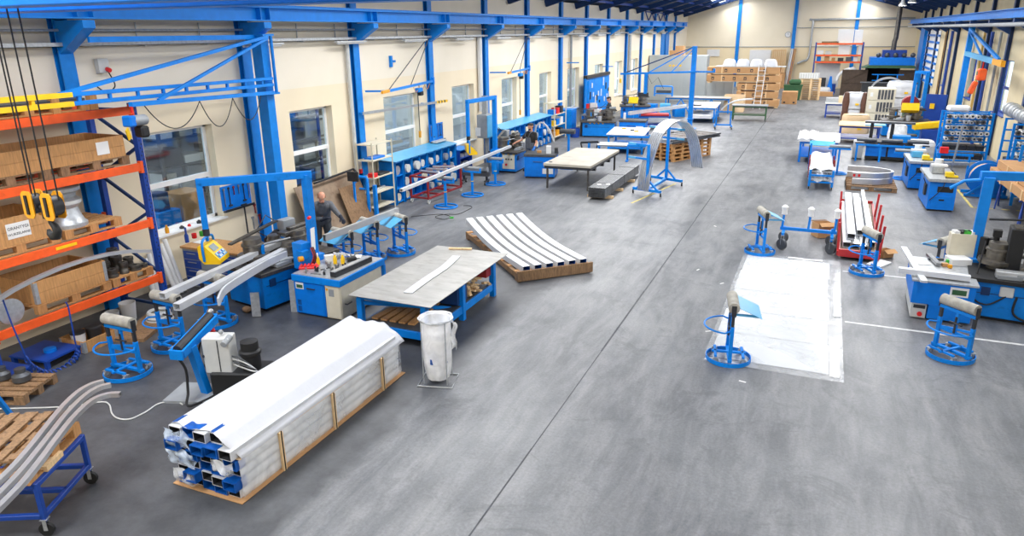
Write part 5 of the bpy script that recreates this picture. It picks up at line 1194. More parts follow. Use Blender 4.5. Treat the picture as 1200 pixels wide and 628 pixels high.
for s in (-1, 1): m = MB(); m.bar((s*.4, -.2, .12), (s*.4, .2, .12), .06); m.bar((s*.4, 0, .12), (s*.4, 0, .5), .06); m.build('leg', M.char, t); castor(t, s*.4, -.18, .11, .05, M.black); castor(t, s*.4, .18, .11, .05, M.black)
# cable on the floor with green plug
P_ = [fl(*q, .01) for q in ((482, 254), (500, 252), (518, 251), (528, 254), (520, 257), (510, 254), (522, 251), (536, 251), (546, 247), (553, 243), (550, 241), (543, 241))]
t = thing('floor_cable', 'thin black cable with green plug on the floor by T-stands', 'cable', P_[3]); m = MB(); m.tube([q-P_[3] for q in cat_rom(P_, 6)], .008, 5); m.build('cable', M.black, t); m = MB(); m.box(fl(529.5, 255, .02)-P_[3], (.1, .06, .04), rz=.4); m.build('plug', M.brgreen, t)
# shelf and clutter beyond rack two
t = thing('metal_shelf', 'beige metal shelf with coloured boxes beyond the second spool rack', 'shelf', (-11.6, 30.9, 0))
for x in (0, .5):
    for y in (0, 1.6): m = MB(); m.bar((x, y, 0), (x, y, 1.75), .035); m.build('upright', M.cream, t)
for z in (.2, .7, 1.2, 1.72): m = MB(); m.bb((.02, .02, z-.03), (.48, 1.58, z)); m.build('shelf_board', M.cream, t)
cols_ = [M.blue2, M.brred, M.char, M.yellow, M.blue2, M.white, M.card, M.amber, M.char]; cn = ['blue', 'red', 'black', 'yellow', 'blue', 'white', 'brown', 'amber', 'dark']
for i in range(9): on_shelf('storage_box', '%s box on the %s board of the far beige shelf' % (cn[i], ('top', 'middle', 'lower')[i//3]), 'box', -11.32, 31.15+.5*(i % 3), (1.2, .7, .2)[i//3], (.3, .3, .22+.04*(i % 3)), cols_[i])
t = thing('blue_cabinet', 'blue cupboard beside the far beige shelf', 'cabinet', (-11.35, 33.4, 0)); m = MB(); m.box((0, 0, .62), (.7, .8, 1.24)); m.build('body', M.blue, t, bevel=.01); m = MB(); m.box((.355, 0, .6), (.02, .7, 1.05)); m.build('door', M.blue2, t)
o = tag(MB().lathe([(.2, 0), (.24, .42), (.2, .42), (.18, .04)], seg=18).build('blue_bin', M.navy), 'dark blue bin on the floor beside far beige shelf', 'bin'); o.location = (-10.7, 32.7, 0)
# blue tool wall
t = thing('tool_wall', 'tall blue perforated tool wall behind the third worker', 'tool wall', (-11.3, 36.0, 0))
for k in range(3):
    m = MB(); m.bb((0, 1.45*k+.02, .45), (.06, 1.45*k+1.42, 2.45)); p = m.build('panel', M.blue, t); rr = random.Random(k)
    for j in range(5): m = MB(); y = 1.45*k+.2+.26*j; z = 1.0+rr.random()*1.0; m.bb((.06, y, z), (.1, y+.1, z+.14+.3*rr.random())); m.build('hung_tool', (M.white, M.char, M.galv)[rr.randrange(3)], p)
for k in range(4): m = MB(); m.bar((.02, 1.45*k, 0), (.02, 1.45*k, 2.5), .07); m.build('post', M.blue, t)
m = MB(); m.bar((.02, .0, 2.55), (.02, 4.35, 2.55), .2, .16); m.build('lamp_box', M.char, t)
# bench + press below it
t = thing('assembly_bench', 'blue bench with grey top before the tall tool wall', 'bench', (-10.6, 35.4, 0), 0); m = MB(); m.bb((-.4, -.9, .8), (.4, .9, .86)); m.build('worktop', M.grey, t)
for sx in (-1, 1):
    for sy in (-1, 1): m = MB(); m.bar((sx*.34, sy*.82, 0), (sx*.34, sy*.82, .8), .07); m.build('leg', M.blue, t)
m = MB(); m.bb((-.35, -.85, .25), (.35, .85, .28)); m.build('shelf', M.blue, t)
on_shelf('drill_press_head', 'grey drilling head on the bench before tool wall', 'machine', -10.7, 35.0, .86, (.3, .35, .5), M.dkgrey); on_shelf('parts_bin', 'white parts bin on bench before the tool wall', 'bin', -10.5, 35.8, .86, (.3, .4, .16), M.white); on_shelf('red_case', 'red case on the bench before the tool wall', 'case', -10.75, 36.1, .86, (.2, .2, .3), M.brred)
# third machine
L3 = (-9.75, 33.6, 0); R3 = math.radians(10)
mc3 = bender('blue and black bending machine beside the third worker in dark jacket', L3, R3, 1.5, 1.3, gantry=False)
m = MB(); m.box((-.8, -.3, .4), (.12, .5, .75)); m.build('side_guard', M.black, mc3)
m = MB(); m.bar((-.7, .75, 0), (-.7, .75, 2.5), .12); m.build('gantry_post', M.blue, mc3)
m = MB()
for k in range(4): m.box((-.4+.2*k, -.66, .665), (.1, .01, .04), ry=.5)
m.build('hazard_stripe', M.yellow, mc3)
tool_cab('blue cabinet with pale top at right of the third machine', -8.72, -7.5, 33.3, 34.2, .8, .1)
on_shelf('spray_can', 'white can with red cap on the cabinet by third worker', 'can', -8.6, 33.8, .8, (.1, .1, .3), M.white)
on_shelf('document_sheet', 'white document held up at the third machine', 'paper', -10.2, 34.0, 1.2, (.4, .03, .3), M.paper, -.3, None, 0)
on_shelf('red_box', 'small red box beside the white document at third machine', 'box', -10.5, 34.0, 1.2, (.12, .1, .25), M.brred, 0)
# ============================================================ CENTRE OF THE HALL
# pallet with six bowed box profiles
A, B_, C_ = fl(607, 331), fl(694, 319), fl(538, 273)
ux = (B_-A); rz = math.atan2(ux.y, ux.x); W6 = ux.length; exy = ux.normalized(); eyy = Vector((-exy.y, exy.x, 0))
LL = (C_-A).dot(eyy); sk = (C_-A).dot(exy)
t = thing('slatted_base', 'long slatted timber base carrying six bowed profiles', 'pallet', (A.x, A.y, 0), rz)
W6 = W6*.98; LL = 3.5
for x in (.04, W6-.04): m = MB(); m.bb((x-.04, 0, .06), (x+.04, LL, .17)); m.build('side_beam', M.woodold, t)
m = MB(); m.bb((-.02, -.05, .03), (W6+.02, 0, .24)); m.build('front_board', M.woodold, t)
for k in range(9): m = MB(); y = .2+(LL-.3)*k/8; m.bb((0, y-.06, .17), (W6, y+.06, .19)); m.build('slat', M.wood, t)
for k in range(3): m = MB(); y = .1+(LL-.2)*k/2; m.bb((0, y-.08, 0), (W6, y+.08, .06)); m.build('bearer', M.woodold, t)
p0 = fl(619, 308, .28); p1 = fl(683, 297, .28); q0 = fl(560, 265, .50); q1 = fl(617, 262, .50)
for k in range(6):
    s = .06+.88*k/5*1.0
    a = A+exy*(W6*(.12+.155*k))+eyy*.02; P_ = []
    for i in range(15):
        u = i/14; y = .02+3.1*u; z = .255+.30*max(0, u-.25)**2/.5625; x = W6*(.12+.155*k)-.0*u
        P_.append(A+exy*(x-.22*u)+eyy*y+Vector((0, 0, z)))
    m = MB(); m.sweep(P_, .165, .12, up=(exy.x, exy.y, 0), t=.007, m=0, m2=1) if False else m.sweep(P_, .165, .12, t=.007, m=0, m2=1)
    tag(m.build('bowed_profile', [M.aluw, M.bluefilm]), 'silver bowed box profile side by side on the long slatted base', 'profile', 'six bowed profiles on the slatted base')
# grey slab table
t = thing('slab_table', 'heavy table with pale grey slab top and thin legs, centre of hall', 'table', (-7.98, 21.2, 0), .0)
M.slab = mat('slab_top', '#b3ada0', .6, var=.12, scale=2, dark='#8a8478', dscale=3, damt=.3)
m = MB(); m.bb((0, 0, .74), (1.58, 3.4, .82)); m.build('slab', M.slab, t, bevel=.006); m = MB(); m.bb((.02, .02, .66), (1.56, 3.38, .74)); m.build('frame', M.char, t)
for x in (.1, 1.46):
    for y in (.12, 3.25): m = MB(); m.bar((x, y, 0), (x, y, .66), .055); m.build('leg', M.dksteel, t)
for y in (.8, 1.7, 2.5): m = MB(); m.cyl((1.2, y, .6), (1.5, y, .6), .08, 12); m.build('roller_pad', M.char, t)
m = MB(); m.ring((.16, .25, .821), .05, .012, 14); m.build('lifting_eye', M.char, t)
t = thing('roller_rest', 'small black and blue roller head standing behind slab table', 'roller stand', fl(690, 182)); m = MB(); m.bar((0, 0, 0), (0, 0, .5), .08); m.build('post', M.blue, t); m = MB(); m.bar((-.35, 0, .5), (.35, .1, .55), .08); m.bar((-.3, 0, .3), (-.35, 0, .5), .05); m.bar((.3, .1, .3), (.35, .1, .55), .05); m.build('head', M.char, t); MB().box((0, 0, .02), (.5, .4, .04)).build('foot', M.blue, t)
# bundle of black tubes
M.tubesteel = mat('dark_tube_steel', '#7c7e80', .42, .55, var=.25, scale=8)
t = thing('tube_bundle', 'strapped bundle of dark square steel tubes on timber bearers', 'bundle of tubes', (-6.16, 20.15, 0))
for r in range(6):
    for k in range(8):
        m = MB(); x = .035+.067*k; z = .105+.05*r; m.sweep([(x, .015*math.sin(k*5+r*3), z), (x, 4.25+.03*math.sin(k*3+r), z)], .053, .041, t=.005); m.build('square_tube', M.tubesteel, t)
for y in (.35, 1.5, 3.0): m = MB(); m.bb((-.12, y, 0), (.68, y+.1, .078)); m.build('bearer', M.woodlt, t)
for y in (.7, 2.2, 3.6): m = MB(); m.tube([(-.005, y, .078), (.545, y, .078), (.545, y, .385), (-.005, y, .385)], .005, 5, closed=True); m.build('strap', M.black, t)
for k in range(2): m = MB(); m.box((.2+.25*k, .5+.1*k, .386), (.12, .18, .006), rz=.4); m.build('paper_tag', M.paper, t)
# arch stand
F1a, F1b, F2a, F2b = Vector((-5.12, 21.54, 0)), Vector((-4.2, 21.24, 0)), Vector((-5.03, 23.57, 0)), Vector((-3.9, 23.09, 0))
O = (F1a+F1b+F2a+F2b)/4
t = thing('arch_trolley', 'blue trolley on castors with arms carrying arched bright profiles', 'trolley', O)
fz = Vector((0, 0, .16)); tops = []
for a, b_, h in ((F1a, F1b, 1.55), (F2a, F2b, 1.86)):
    mid = (a+b_)/2; m = MB(); m.bar(a-O+fz, b_-O+fz, .08); m.build('foot_beam', M.blue, t); m = MB(); m.bar(mid-O+fz, mid-O+Vector((0, 0, h)), .09); m.build('post', M.blue, t, bevel=.004)
    d = (b_-a).normalized(); m = MB(); m.bar(mid-O+d*-.38+fz, mid-O+Vector((0, 0, .5)), .05); m.bar(mid-O+d*.38+fz, mid-O+Vector((0, 0, .5)), .05); m.build('gusset', M.blue, t); tops.append(mid)
    for e in (a, b_): castor(t, (e-O).x, (e-O).y, .13, .06, M.black)
m = MB(); m.bar(tops[0]-O+fz, tops[1]-O+fz, .08); m.build('spine', M.blue, t)
dx = (F2b-F2a).normalized()
for mid, zz in ((tops[1], (1.8, 1.5)), (tops[0], (1.52, 1.1))):
    for z in zz:
        for s in (-1, 1):
            if mid is tops[0] and s > 0: continue
            m = MB(); a = mid-O+Vector((0, 0, z)); m.bar(a, a+dx*s*(.55 if s > 0 else .75), .055); arm = m.build('arm', M.blue, t); m = MB(); e = a+dx*s*(.45 if s > 0 else .6); m.bar(e-dx*.12, e+dx*.14, .062); m.build('sleeve', M.ltblue, arm)
Lp = Vector((-4.98, 21.38, 0)); Rp = fl(812, 196, .5); Rp.z = 0
nrm = (Rp-Lp).cross(Vector((0, 0, 1))).normalized()
def onplane(px, py, o):
    d = ray(px, py); return EYE+d*((o-EYE).dot(nrm)/d.dot(nrm))
apx = [(748, 222), (750, 205), (753.5, 188), (759, 170), (766, 155), (775, 145), (785, 140.5), (795, 143.5), (802, 152), (806.5, 163), (809.5, 178), (811.5, 195)]
base = [onplane(px, py, Lp) for px, py in apx]
for k in range(6):
    P_ = [q-nrm*(.075*(k-.0)) if (nrm.y < 0) == False else q+nrm*(.075*k) for q in base]
    m = MB(); m.sweep(cat_rom(P_, 4), .07, .045, up=(nrm.x, nrm.y, 0)) if False else m.sweep(cat_rom(P_, 4), .045, .052, up=(nrm.x, nrm.y, 0)); tag(m.build('arched_profile', M.alu), 'bright arched aluminium profile hung over the blue arch trolley', 'profile', 'arched profiles on the blue trolley')
# stacks of pallets with steel frames
c0 = Vector((-5.02, 27.35, 0)); rzp = math.radians(64); e1 = Vector((math.cos(rzp), math.sin(rzp), 0)); e2 = Vector((-e1.y, e1.x, 0))
for s in range(2):
    for k in range(5):
        pc = c0+e1*(.62+1.28*s)+e2*.62+Vector((0, 0, k*(PAL_H+.002))); j = random.Random(s*9+k)
        make_pallet(('wooden pallet in the nearer of two stacks under the steel frames', 'wooden pallet in the farther of two stacks under the steel frames')[s], pc, rzp+j.uniform(-.03, .03), 1.2, 1.2, M.wood, ('pallets in the nearer stack', 'pallets in the farther stack')[s])
zt5 = 5*(PAL_H+.002)
for i in range(3):
    t = thing('welded_grating', ('lowest', 'middle', 'topmost')[i]+' grey welded steel frame lying on the two pallet stacks', 'frame', c0+e1*(1.25)+e2*.6+Vector((0, 0, zt5+.052*i+.002)), rzp+(.0, .03, -.03)[i])
    for y in (-.75, .75): m = MB(); m.bar((-1.55, y, .025), (1.55, y, .025), .05); m.build('side_rail', M.dkgrey, t)
    for k in range(7): m = MB(); m.bar((-1.5+.5*k, -.72, .025), (-1.5+.5*k, .72, .025), .05, .046); m.build('rung', M.galv, t)
# white-topped blue table beside machine three
a = fl(715.3, 154.8, .8); b_ = fl(751, 152.5, .8); c_ = fl(706, 146.5, .8)
rz = math.atan2((b_-a).y, (b_-a).x); w_ = (b_-a).length; 
def top_table(label, loc, rz, w_, d_, h, top, legm, cat='table', tth=.04, shelf=True, name='work_table', over=.05):
    t = thing(name, label, cat, loc, rz); m = MB(); m.bb((0, 0, h-tth), (w_, d_, h)); m.build('table_top', top, t)
    for x in (over+.04, w_-over-.04):
        for y in (over+.04, d_-over-.04): m = MB(); m.bar((x, y, 0), (x, y, h-tth), .075); m.build('leg', legm, t)
    m = MB(); 
    for y in (over+.04, d_-over-.04): m.bar((over, y, h-tth-.04), (w_-over, y, h-tth-.04), .05, .08)
    for x in (over+.04, w_-over-.04): m.bar((x, over, h-tth-.04), (x, d_-over, h-tth-.04), .05, .08)
    m.build('apron', legm, t)
    if shelf: m = MB(); m.bb((over, over, .2), (w_-over, d_-over, .24)); m.build('shelf', legm, t)
    return t
top_table('blue work table with white tilted sheet top beside third machine', (-8.0, 28.55, 0), .12, 1.55, 2.3, .8, M.white, M.blue)
for i, (dx, dy, mt, l) in enumerate(((.3, 1.7, M.amber, 'amber block at back left on the white-topped table'), (.75, 1.3, M.char, 'dark clamp in the middle of the white-topped table'), (1.0, 1.0, M.amber, 'amber block at the right on the white-topped table'))):
    on_shelf('clamp_block', l, 'clamp', -8.0+dx, 28.55+dy, .8, (.16, .1, .05), mt, .3*i)
t = thing('roller_bar_stand', 'low stand with blue and pale roller bars before white-topped table', 'roller stand', (-6.9, 26.9, 0), .15); m = MB(); m.cyl((-.95, 0, .62), (.2, 0, .62), .05, 10); m.cyl((-.9, .4, .62), (.2, .4, .62), .05, 10); m.build('roller', M.galv, t); m = MB(); m.bar((.2, 0, .62), (1.0, 0, .62), .08); m.bar((.2, .4, .9), (1.1, .4, .9), .07); m.bar((-.9, -.05, .55), (-.9, .45, .55), .06); m.bar((.2, -.05, .55), (.2, .45, .55), .06); m.build('frame', M.blue, t)
for x in (-.9, .2): m = MB(); m.bar((x, .2, 0), (x, .2, .55), .07); m.build('leg', M.blue, t); MB().box((x, .2, .02), (.1, .5, .04)).build('foot', M.blue, t)
# free-standing jib
PX, PY = -6.12, 37.43
t = thing('pillar_jib', 'tall free-standing blue pillar jib crane in middle of hall', 'crane', (PX, PY, 0))
zt = onY(815, 54, PY).z; za = onY(812, 84, PY).z
m = MB(); m.bar((0, 0, 0), (0, 0, zt), .22, .22); m.bb((-.3, -.3, 0), (.3, .3, .03)); m.build('pillar', M.blue, t); m = MB(); m.ring((0, 0, .5), .16, .03, 16); m.build('collar', M.blue, t); m = MB(); m.ring((0, 0, za), .18, .05, 16); m.build('collar', M.blue, t)
tipj = onY(727, 86.5, 36.0)-Vector((PX, PY, 0)); m = MB(); m.bar((0, -.15, za), tipj, .07, .09); m.build('boom', M.blue, t)
for k, u in enumerate((.97, .62)): m = MB(); m.bar((0, -.1, zt-.03), Vector((0, -.15, za)).lerp(tipj, u), .05); m.build('tie_rod', M.deep if k == 0 else M.blue, t)
m = MB(); m.bar((0, -.1, zt-.1), Vector((0, -.15, za)).lerp(tipj, .3), .04); m.build('tie_rod', M.blue, t)
m = MB(); m.bar((0, 0, za), (1.05, .1, za), .07, .08); m.bar((1.0, .1, za-.02), (1.0, .1, za+.16), .1); m.build('short_arm', M.blue, t)
q = Vector((0, -.15, za)).lerp(tipj, .64); m = MB(); m.tube([q, q+Vector((.3, 0, -.5)), q+Vector((.6, 0, -.2)), q+Vector((.9, 0, -.75))], .012, 5); m.build('festoon_cable', M.black, t)
h = thing('lifting_column', 'blue lifting column hanging from the pillar jib boom', 'hoist', Vector((PX, PY, 0))+q); m = MB(); m.bar((0, 0, -.05), (0, 0, -1.0), .16); m.build('column', M.blue, h); m = MB(); m.box((-.1, 0, -1.05), (.5, .15, .2)); m.build('gripper', M.char, h)
o = MB().lathe([(.02, 0), (.05, .02), (.05, .2), (.02, .22)], seg=10).build('hanging_glove', M.yellow); o.location = Vector((PX, PY, 0))+tipj+Vector((.02, 0, -.45)); tag(o, 'yellow pendant hanging at the boom tip of pillar jib', 'pendant')
# far tables and trolleys on the left of the aisle
top_table('white-topped blue frame table beside the pillar jib', (-6.75, 40.2, 0), .05, 1.5, 3.2, .82, M.white, M.blue)
on_shelf('dark_tray', 'dark tray on the white-topped table by pillar jib', 'tray', -6.4, 41.0, .82, (.5, .5, .06), M.char)
on_shelf('white_board', 'white board on the lower shelf of white-topped table by pillar jib', 'board', -6.1, 41.2, .245, (1.2, 2.4, .18), M.white, .05)
t = thing('profile_trolley', 'dark blue trolley with red side posts under long white profiles', 'trolley', (-7.85, 37.0, 0), .25)
m = MB(); m.bb((-.8, -.4, .2), (.8, .4, .26)); m.bb((-.8, -.4, .6), (.8, .4, .66)); m.build('deck', M.navy, t)
for sx in (-1, 1):
    for sy in (-1, 1): m = MB(); m.bar((sx*.75, sy*.36, .12), (sx*.75, sy*.36, .75), .06); m.build('post', M.blue, t); castor(t, sx*.72, sy*.35, .2, .09, M.black)
m = MB(); m.bb((-.7, -.38, .68), (.7, .38, .76)); m.build('red_cradle', M.red, t)
for k in range(3):
    a, b_ = fl(737, 133, .87), fl(802, 124.5, .87); a.y += .16*k; b_.y += .16*k; straight('long white profile on the dark blue trolley with red cradle', a, b_, .13, .15, M.aluw)['group'] = 'white profiles on the trolley'
t = top_table('long blue assembly bench with grey top before the grey panels', (-9.0, 45.0, 0), .04, 3.9, 1.2, .9, M.sheet, M.blue, 'bench', shelf=False, name='assembly_bench')
for x in (1.0, 2.8): m = MB(); m.bar((x-.5, .1, 0), (x, .1, .8), .06); m.bar((x+.5, .1, 0), (x, .1, .8), .06); m.build('trestle', M.blue, t)
for k in range(3): on_shelf('machine_part', 'blue grey machine part on bench row before the long assembly bench', 'machine part', -9.4+.85*k, 43.3-.2*k, 0, (.6, .7, .62+.06*(k % 2)), (M.blue, M.ltblue, M.steelblue)[k % 3], .2*k, 'machine parts before the long bench')
L4 = (-9.9, 41.2, 0); bender('bending machine with black roller beside pillar jib, left wall', L4, math.radians(15), 1.6, 1.0, gantry=False)
t = thing('guard_hoop', 'blue tube guard frame on the bench before the grey panels', 'frame', (-9.2, 45.6, .9)); m = MB(); m.tube([(-.55, 0, 0), (-.55, 0, .55), (-.5, 0, .6), (.5, 0, .6), (.55, 0, .55), (.55, 0, 0)], .05, 8); m.bar((-.55, 0, .15), (.55, 0, .15), .06); m.build('guard_tube', M.blue, t); MB().box((0, .1, .25), (.9, .12, .2)).build('carriage', M.dkgrey, t)
t = thing('control_pendant', 'yellow and white control pendant by the left wall near grey panels', 'control panel', (-9.6, 39.6, 0)); m = MB(); m.bar((0, 0, 0), (0, 0, 1.0), .06); m.build('post', M.blue, t); m = MB(); m.box((0, -.05, 1.15), (.5, .12, .35), rx=-.5); m.build('panel', M.yellow, t); MB().box((0, 0, .02), (.4, .4, .04)).build('foot', M.blue, t)
t = thing('arch_dolly', 'blue castor dolly carrying a curved white profile, by green cart', 'trolley', (-4.55, 38.0, 0), .2)
for s in (-1, 1): m = MB(); m.bar((s*.4, -.3, .16), (s*.4, .3, .16), .07); m.build('foot_beam', M.blue, t); m = MB(); m.bar((s*.35, 0, .16), (s*.35, 0, .85), .07); m.build('post', M.blue, t); castor(t, s*.4, -.3, .13, .06, M.black); castor(t, s*.4, .3, .13, .06, M.black)
m = MB(); m.bar((-.4, 0, .2), (.4, 0, .2), .07); m.bar((-.4, 0, .85), (.4, 0, .85), .07); m.build('cross_beam', M.blue, t)
P_ = [onY(px, py, 37.9) for px, py in ((846, 128), (850, 124), (856, 120.5), (863, 118), (872, 116.5), (882, 116))]; m = MB(); m.sweep(cat_rom(P_, 4), .4, .05, up=(0, 0, 1)); tag(m.build('curved_profile', M.aluw), 'curved white profile arching from the blue dolly over green cart', 'profile')
t = top_table('dark green cart on castors before the cardboard packs', (-4.6, 41.6, .1), .05, 1.9, .9, .75, M.grey, M.green, 'cart', name='green_cart')
for x in (.1, 1.8):
    for y in (.1, .8): castor(t, x, y, .02, .06, M.black).location = (0, 0, -.1+.0)
# ============================================================ RIGHT SIDE
# white sheeting on the floor
c = [fl(*q) for q in ((826, 425), (985, 447), (983, 306), (869, 303))]
mx0, mx1, my0, my1 = -1.22, .70, 10.25, 16.25
M.matp = mat('sheeting_paper', '#cbced1', .6, var=.06, scale=2)
t = thing('floor_sheeting', 'white sheeting under clear film spread on the floor at right', 'sheet', (mx0, my0, 0))
rr = random.Random(4)
xs = [.05, .98, 1.72]; ys = [.18, 1.25, 2.35, 3.5, 4.7, 5.85]
for j in range(5):
    for i in range(2):
        m = MB(); z = .004+.0012*((i+j) % 2); m.bb((xs[i]-.02*(j % 2)+.006, ys[j]+.008, z), (xs[i+1]+.03*((j+1) % 2), ys[j+1]-.008, z+.001)); m.build('paper_panel', M.matp, t)
def flm(u, v): return (1.98*u-.03, 6.05*v-.02, .0085+.004*math.sin(u*7+v*13)+.003*math.sin(v*29+u*5))
m = MB(); m.grid(flm, 16, 40); M.filmfl = wrapmat('floor_film', '#eef1f3', .30, .2, 2.5, .006, .1); m.build('clear_film', M.filmfl, t)
for x0, y0, x1, y1 in ((1.76, .1, 1.90, 1.6), (1.82, 2.6, 1.93, 4.1), (.9, 5.86, 1.6, 5.98), (.0, .02, .6, .12)):
    m = MB(); m.grid(lambda u, v: (x0+(x1-x0)*u, y0+(y1-y0)*v, .015+.006*math.sin(u*9+v*6)), 6, 8); m.build('film_fold', M.wrapw, t)
for px, py in ((830, 388), (818, 316), (846, 332), (870, 447), (838, 265)):
    q = fl(px, py); o = MB().box((0, 0, .001), (.10, .03, .002)).build('paper_scrap', M.paper); o.location = q; o.rotation_euler = (0, 0, px); tag(o, 'tiny white paper scrap on the floor left of the white sheeting', 'paper scrap', 'paper scraps on the floor')
# bare trolley with wrapped posts
t = thing('bare_trolley', 'bare blue trolley beam on big castors with white-wrapped posts', 'trolley', (0, 17.15, 0))
m = MB(); m.bar((-.58, 0, .42), (.62, 0, .42), .07); m.build('beam', M.blue, t)
for s in (-.5, .53):
    m = MB(); m.bar((s, -.35, .36), (s, .35, .36), .06); m.build('foot_beam', M.blue, t); 
    for y in (-.33, .33): castor(t, s, y, .34, .125, M.dkgrey, w=.05, ax='y')
for s in (-.54, .02, .57):
    m = MB(); m.bar((s, 0, .42), (s+.02, -.02, .88), .05); p = m.build('post', M.blue, t); m = MB(); m.lathe([(.02, .74), (.065, .76), (.06, .84), (.075, .93), (.03, .97)], (s+.02, -.02, 0), 12); m.build('white_wrapping', M.paper, p)
m = MB(); m.bar((.53, 0, .2), (.53, 0, .5), .05); m.build('corner_post', M.blue, t)
# red stake cart
t = thing('stake_cart', 'red stake cart carrying white and silver profiles, right of aisle', 'cart', (1.08, 16.5, 0), -.02)
m = MB(); m.bb((-.36, .0, .12), (.36, 5.2, .17)); m.build('deck', M.ply, t); m = MB(); m.bb((-.40, -.06, .08), (.40, 0, .24)); m.build('end_beam', M.red, t); m = MB(); m.bb((-.4, 5.2, .08), (.4, 5.26, .24)); m.build('end_beam', M.red, t)
for s in (-1, 1):
    m = MB(); m.bb((s*.40-.03, 0, .08), (s*.40+.03, 5.2, .18)); m.build('side_beam', M.red, t)
    for y in (.15, 1.2, 2.3, 3.6): m = MB(); m.bar((s*.41, y, .17), (s*.44, y, .78), .05); m.build('stake', M.red, t)
    for y in (.4, 4.8): castor(t, s*.3, y, .10, .045, M.black)
for k, (x, w_, z, y0, y1, mt) in enumerate(((-.24, .16, .18, .3, 4.6, M.aluw), (-.07, .15, .18, .25, 5.0, M.alu), (.10, .16, .18, .1, 5.2, M.aluw), (.26, .13, .18, .5, 4.9, M.alu), (-.17, .16, .33, .5, 5.1, M.film), (.02, .15, .33, .9, 5.0, M.aluw), (.20, .08, .33, .2, 5.6, M.aluw))):
    m = MB(); m.sweep([(1.08+x+.02*y0, 16.5+y0, z+.07), (1.08+x+.02*y1-.08, 16.5+y1, z+.07)], w_, .13, t=.006); tag(m.build('aluminium_profile', mt), 'pale profile lying lengthways on the red stake cart', 'profile', 'profiles on the red stake cart')
def box_open(label, loc, rz, d, mt, rx=0):
    t = thing('cardboard_box', label, 'box', loc, rz); t.rotation_euler = (rx, 0, rz); w_, l_, h_ = d; k = .006
    m = MB(); m.bb((-w_/2, -l_/2, 0), (w_/2, l_/2, k)); m.bb((-w_/2, -l_/2, 0), (-w_/2+k, l_/2, h_)); m.bb((w_/2-k, -l_/2, 0), (w_/2, l_/2, h_)); m.bb((-w_/2, -l_/2, 0), (w_/2, -l_/2+k, h_)); m.bb((-w_/2, l_/2-k, 0), (w_/2, l_/2, h_)); m.build('carton', mt, t)
    m = MB(); m.box((0, -l_/2-.06, h_), (w_, .13, .005), rx=.5); m.build('flap', mt, t); m = MB(); m.box((0, l_/2+.06, h_), (w_, .13, .005), rx=-.4); m.build('flap', mt, t); return t
p = fl(970, 248, .3); box_open('open tan cardboard box tipped beside the red stake cart', (.34, 18.3, .01), .5, (.38, .34, .34), M.card, 0)
box_open('small open cardboard box at the near end of the red stake cart', fl(1036, 301)+Vector((0, 0, .01)), .7, (.28, .22, .16), M.card)
o = tag(MB().box((0, 0, .02), (.3, .5, .04)).build('white_offcut', M.white), 'white offcut on the floor by the stake cart end', 'offcut'); o.location = fl(1030, 310); o.rotation_euler = (0, 0, -.5)
# cutting machine bench (right, blue) and the machine behind it
DX0, DX1, DY0, DY1 = 1.78, 2.70, 13.25, 14.65
t = thing('tool_bench', 'blue sheet-metal bench with profiles on top, right foreground', 'bench', (DX0, DY0, 0), -.03)
w_, d_ = DX1-DX0, DY1-DY0
m = MB(); m.bb((0, 0, .30), (w_, d_, .70)); m.bb((.28, .0, .05), (w_, d_, .30)); m.build('body', M.blue2, t, bevel=.006); m = MB(); m.bb((-.03, -.03, .70), (w_+.03, d_+.03, .73)); m.build('worktop', M.galv, t)
m = MB(); m.bb((.03, .05, .03), (.26, d_-.05, .29)); o = m.build('switch_box', M.ltgrey, t); m = MB(); m.cyl((.17, .049, .1), (.17, .02, .1), .04, 12); m.build('stop_button', M.brred, o); m = MB(); m.bb((.06, .04, .2), (.24, .05, .26)); m.build('grille', M.char, o)
m = MB(); m.bb((.55, -.008, .50), (.82, -.002, .66)); o = m.build('sticker', M.paper, t); m = MB(); m.bb((.58, -.011, .53), (.79, -.009, .62)); m.build('sticker_print', M.green, o)
a, b_ = fl(1053, 316, .80), fl(1137, 326, .80); m = MB(); m.sweep([a, b_], .11, .09); tag(m.build('white_profile', M.film), 'white wrapped profile lying across the front of the right blue bench', 'profile')
a, b_ = fl(1059, 290, .76), fl(1083, 330, .76); m = MB(); m.sweep([a, b_], .1, .04); tag(m.build('flat_strip', M.aluw), 'silver flat strip lying under the white profile, right bench', 'strip')
a, b_ = fl(1072, 318, .755), fl(1125, 327, .755); m = MB(); m.sweep([a, b_], .06, .03); tag(m.build('timber_lath', M.woodlt), 'timber lath under the white profile on the right bench', 'timber')
a, b_ = fl(1088, 298, .77), fl(1100, 310, .77); m = MB(); m.sweep([a, b_], .08, .05); tag(m.build('metal_bar', M.steel), 'grey metal bar among tools on right blue bench', 'bar')
for i, (px, py, d, mt, l) in enumerate(((1122, 309, (.34, .3, .12), M.white, 'flat white box at the back of the right blue bench'), (1079, 308, (.3, .22, .01), M.paper, 'white paper sheet on the right blue bench'), (1107, 312, (.1, .08, .06), M.card, 'small brown block between tools on the right bench'), (1111, 309, (.07, .07, .08), M.brgreen, 'green cup on the right blue bench'), (1113, 314, (.06, .06, .06), M.amber, 'amber knob on the right blue bench'), (1098, 305, (.3, .05, .04), M.dkgrey, 'dark bar on the right blue bench'))):
    q = fl(px, py, .731); on_shelf(('box', 'paper_sheet', 'block', 'cup', 'knob', 'bar')[i], l, ('box', 'paper', 'block', 'cup', 'knob', 'bar')[i], q.x, q.y, .731, d, mt, .3)
L5 = (3.62, 14.15, 0); R5 = math.radians(-6)
mc5 = bender('blue and black bending machine cut by the right frame edge', L5, R5, 1.7, 1.1, gantry=False, arms=False, plate=M.black, base=M.blue)
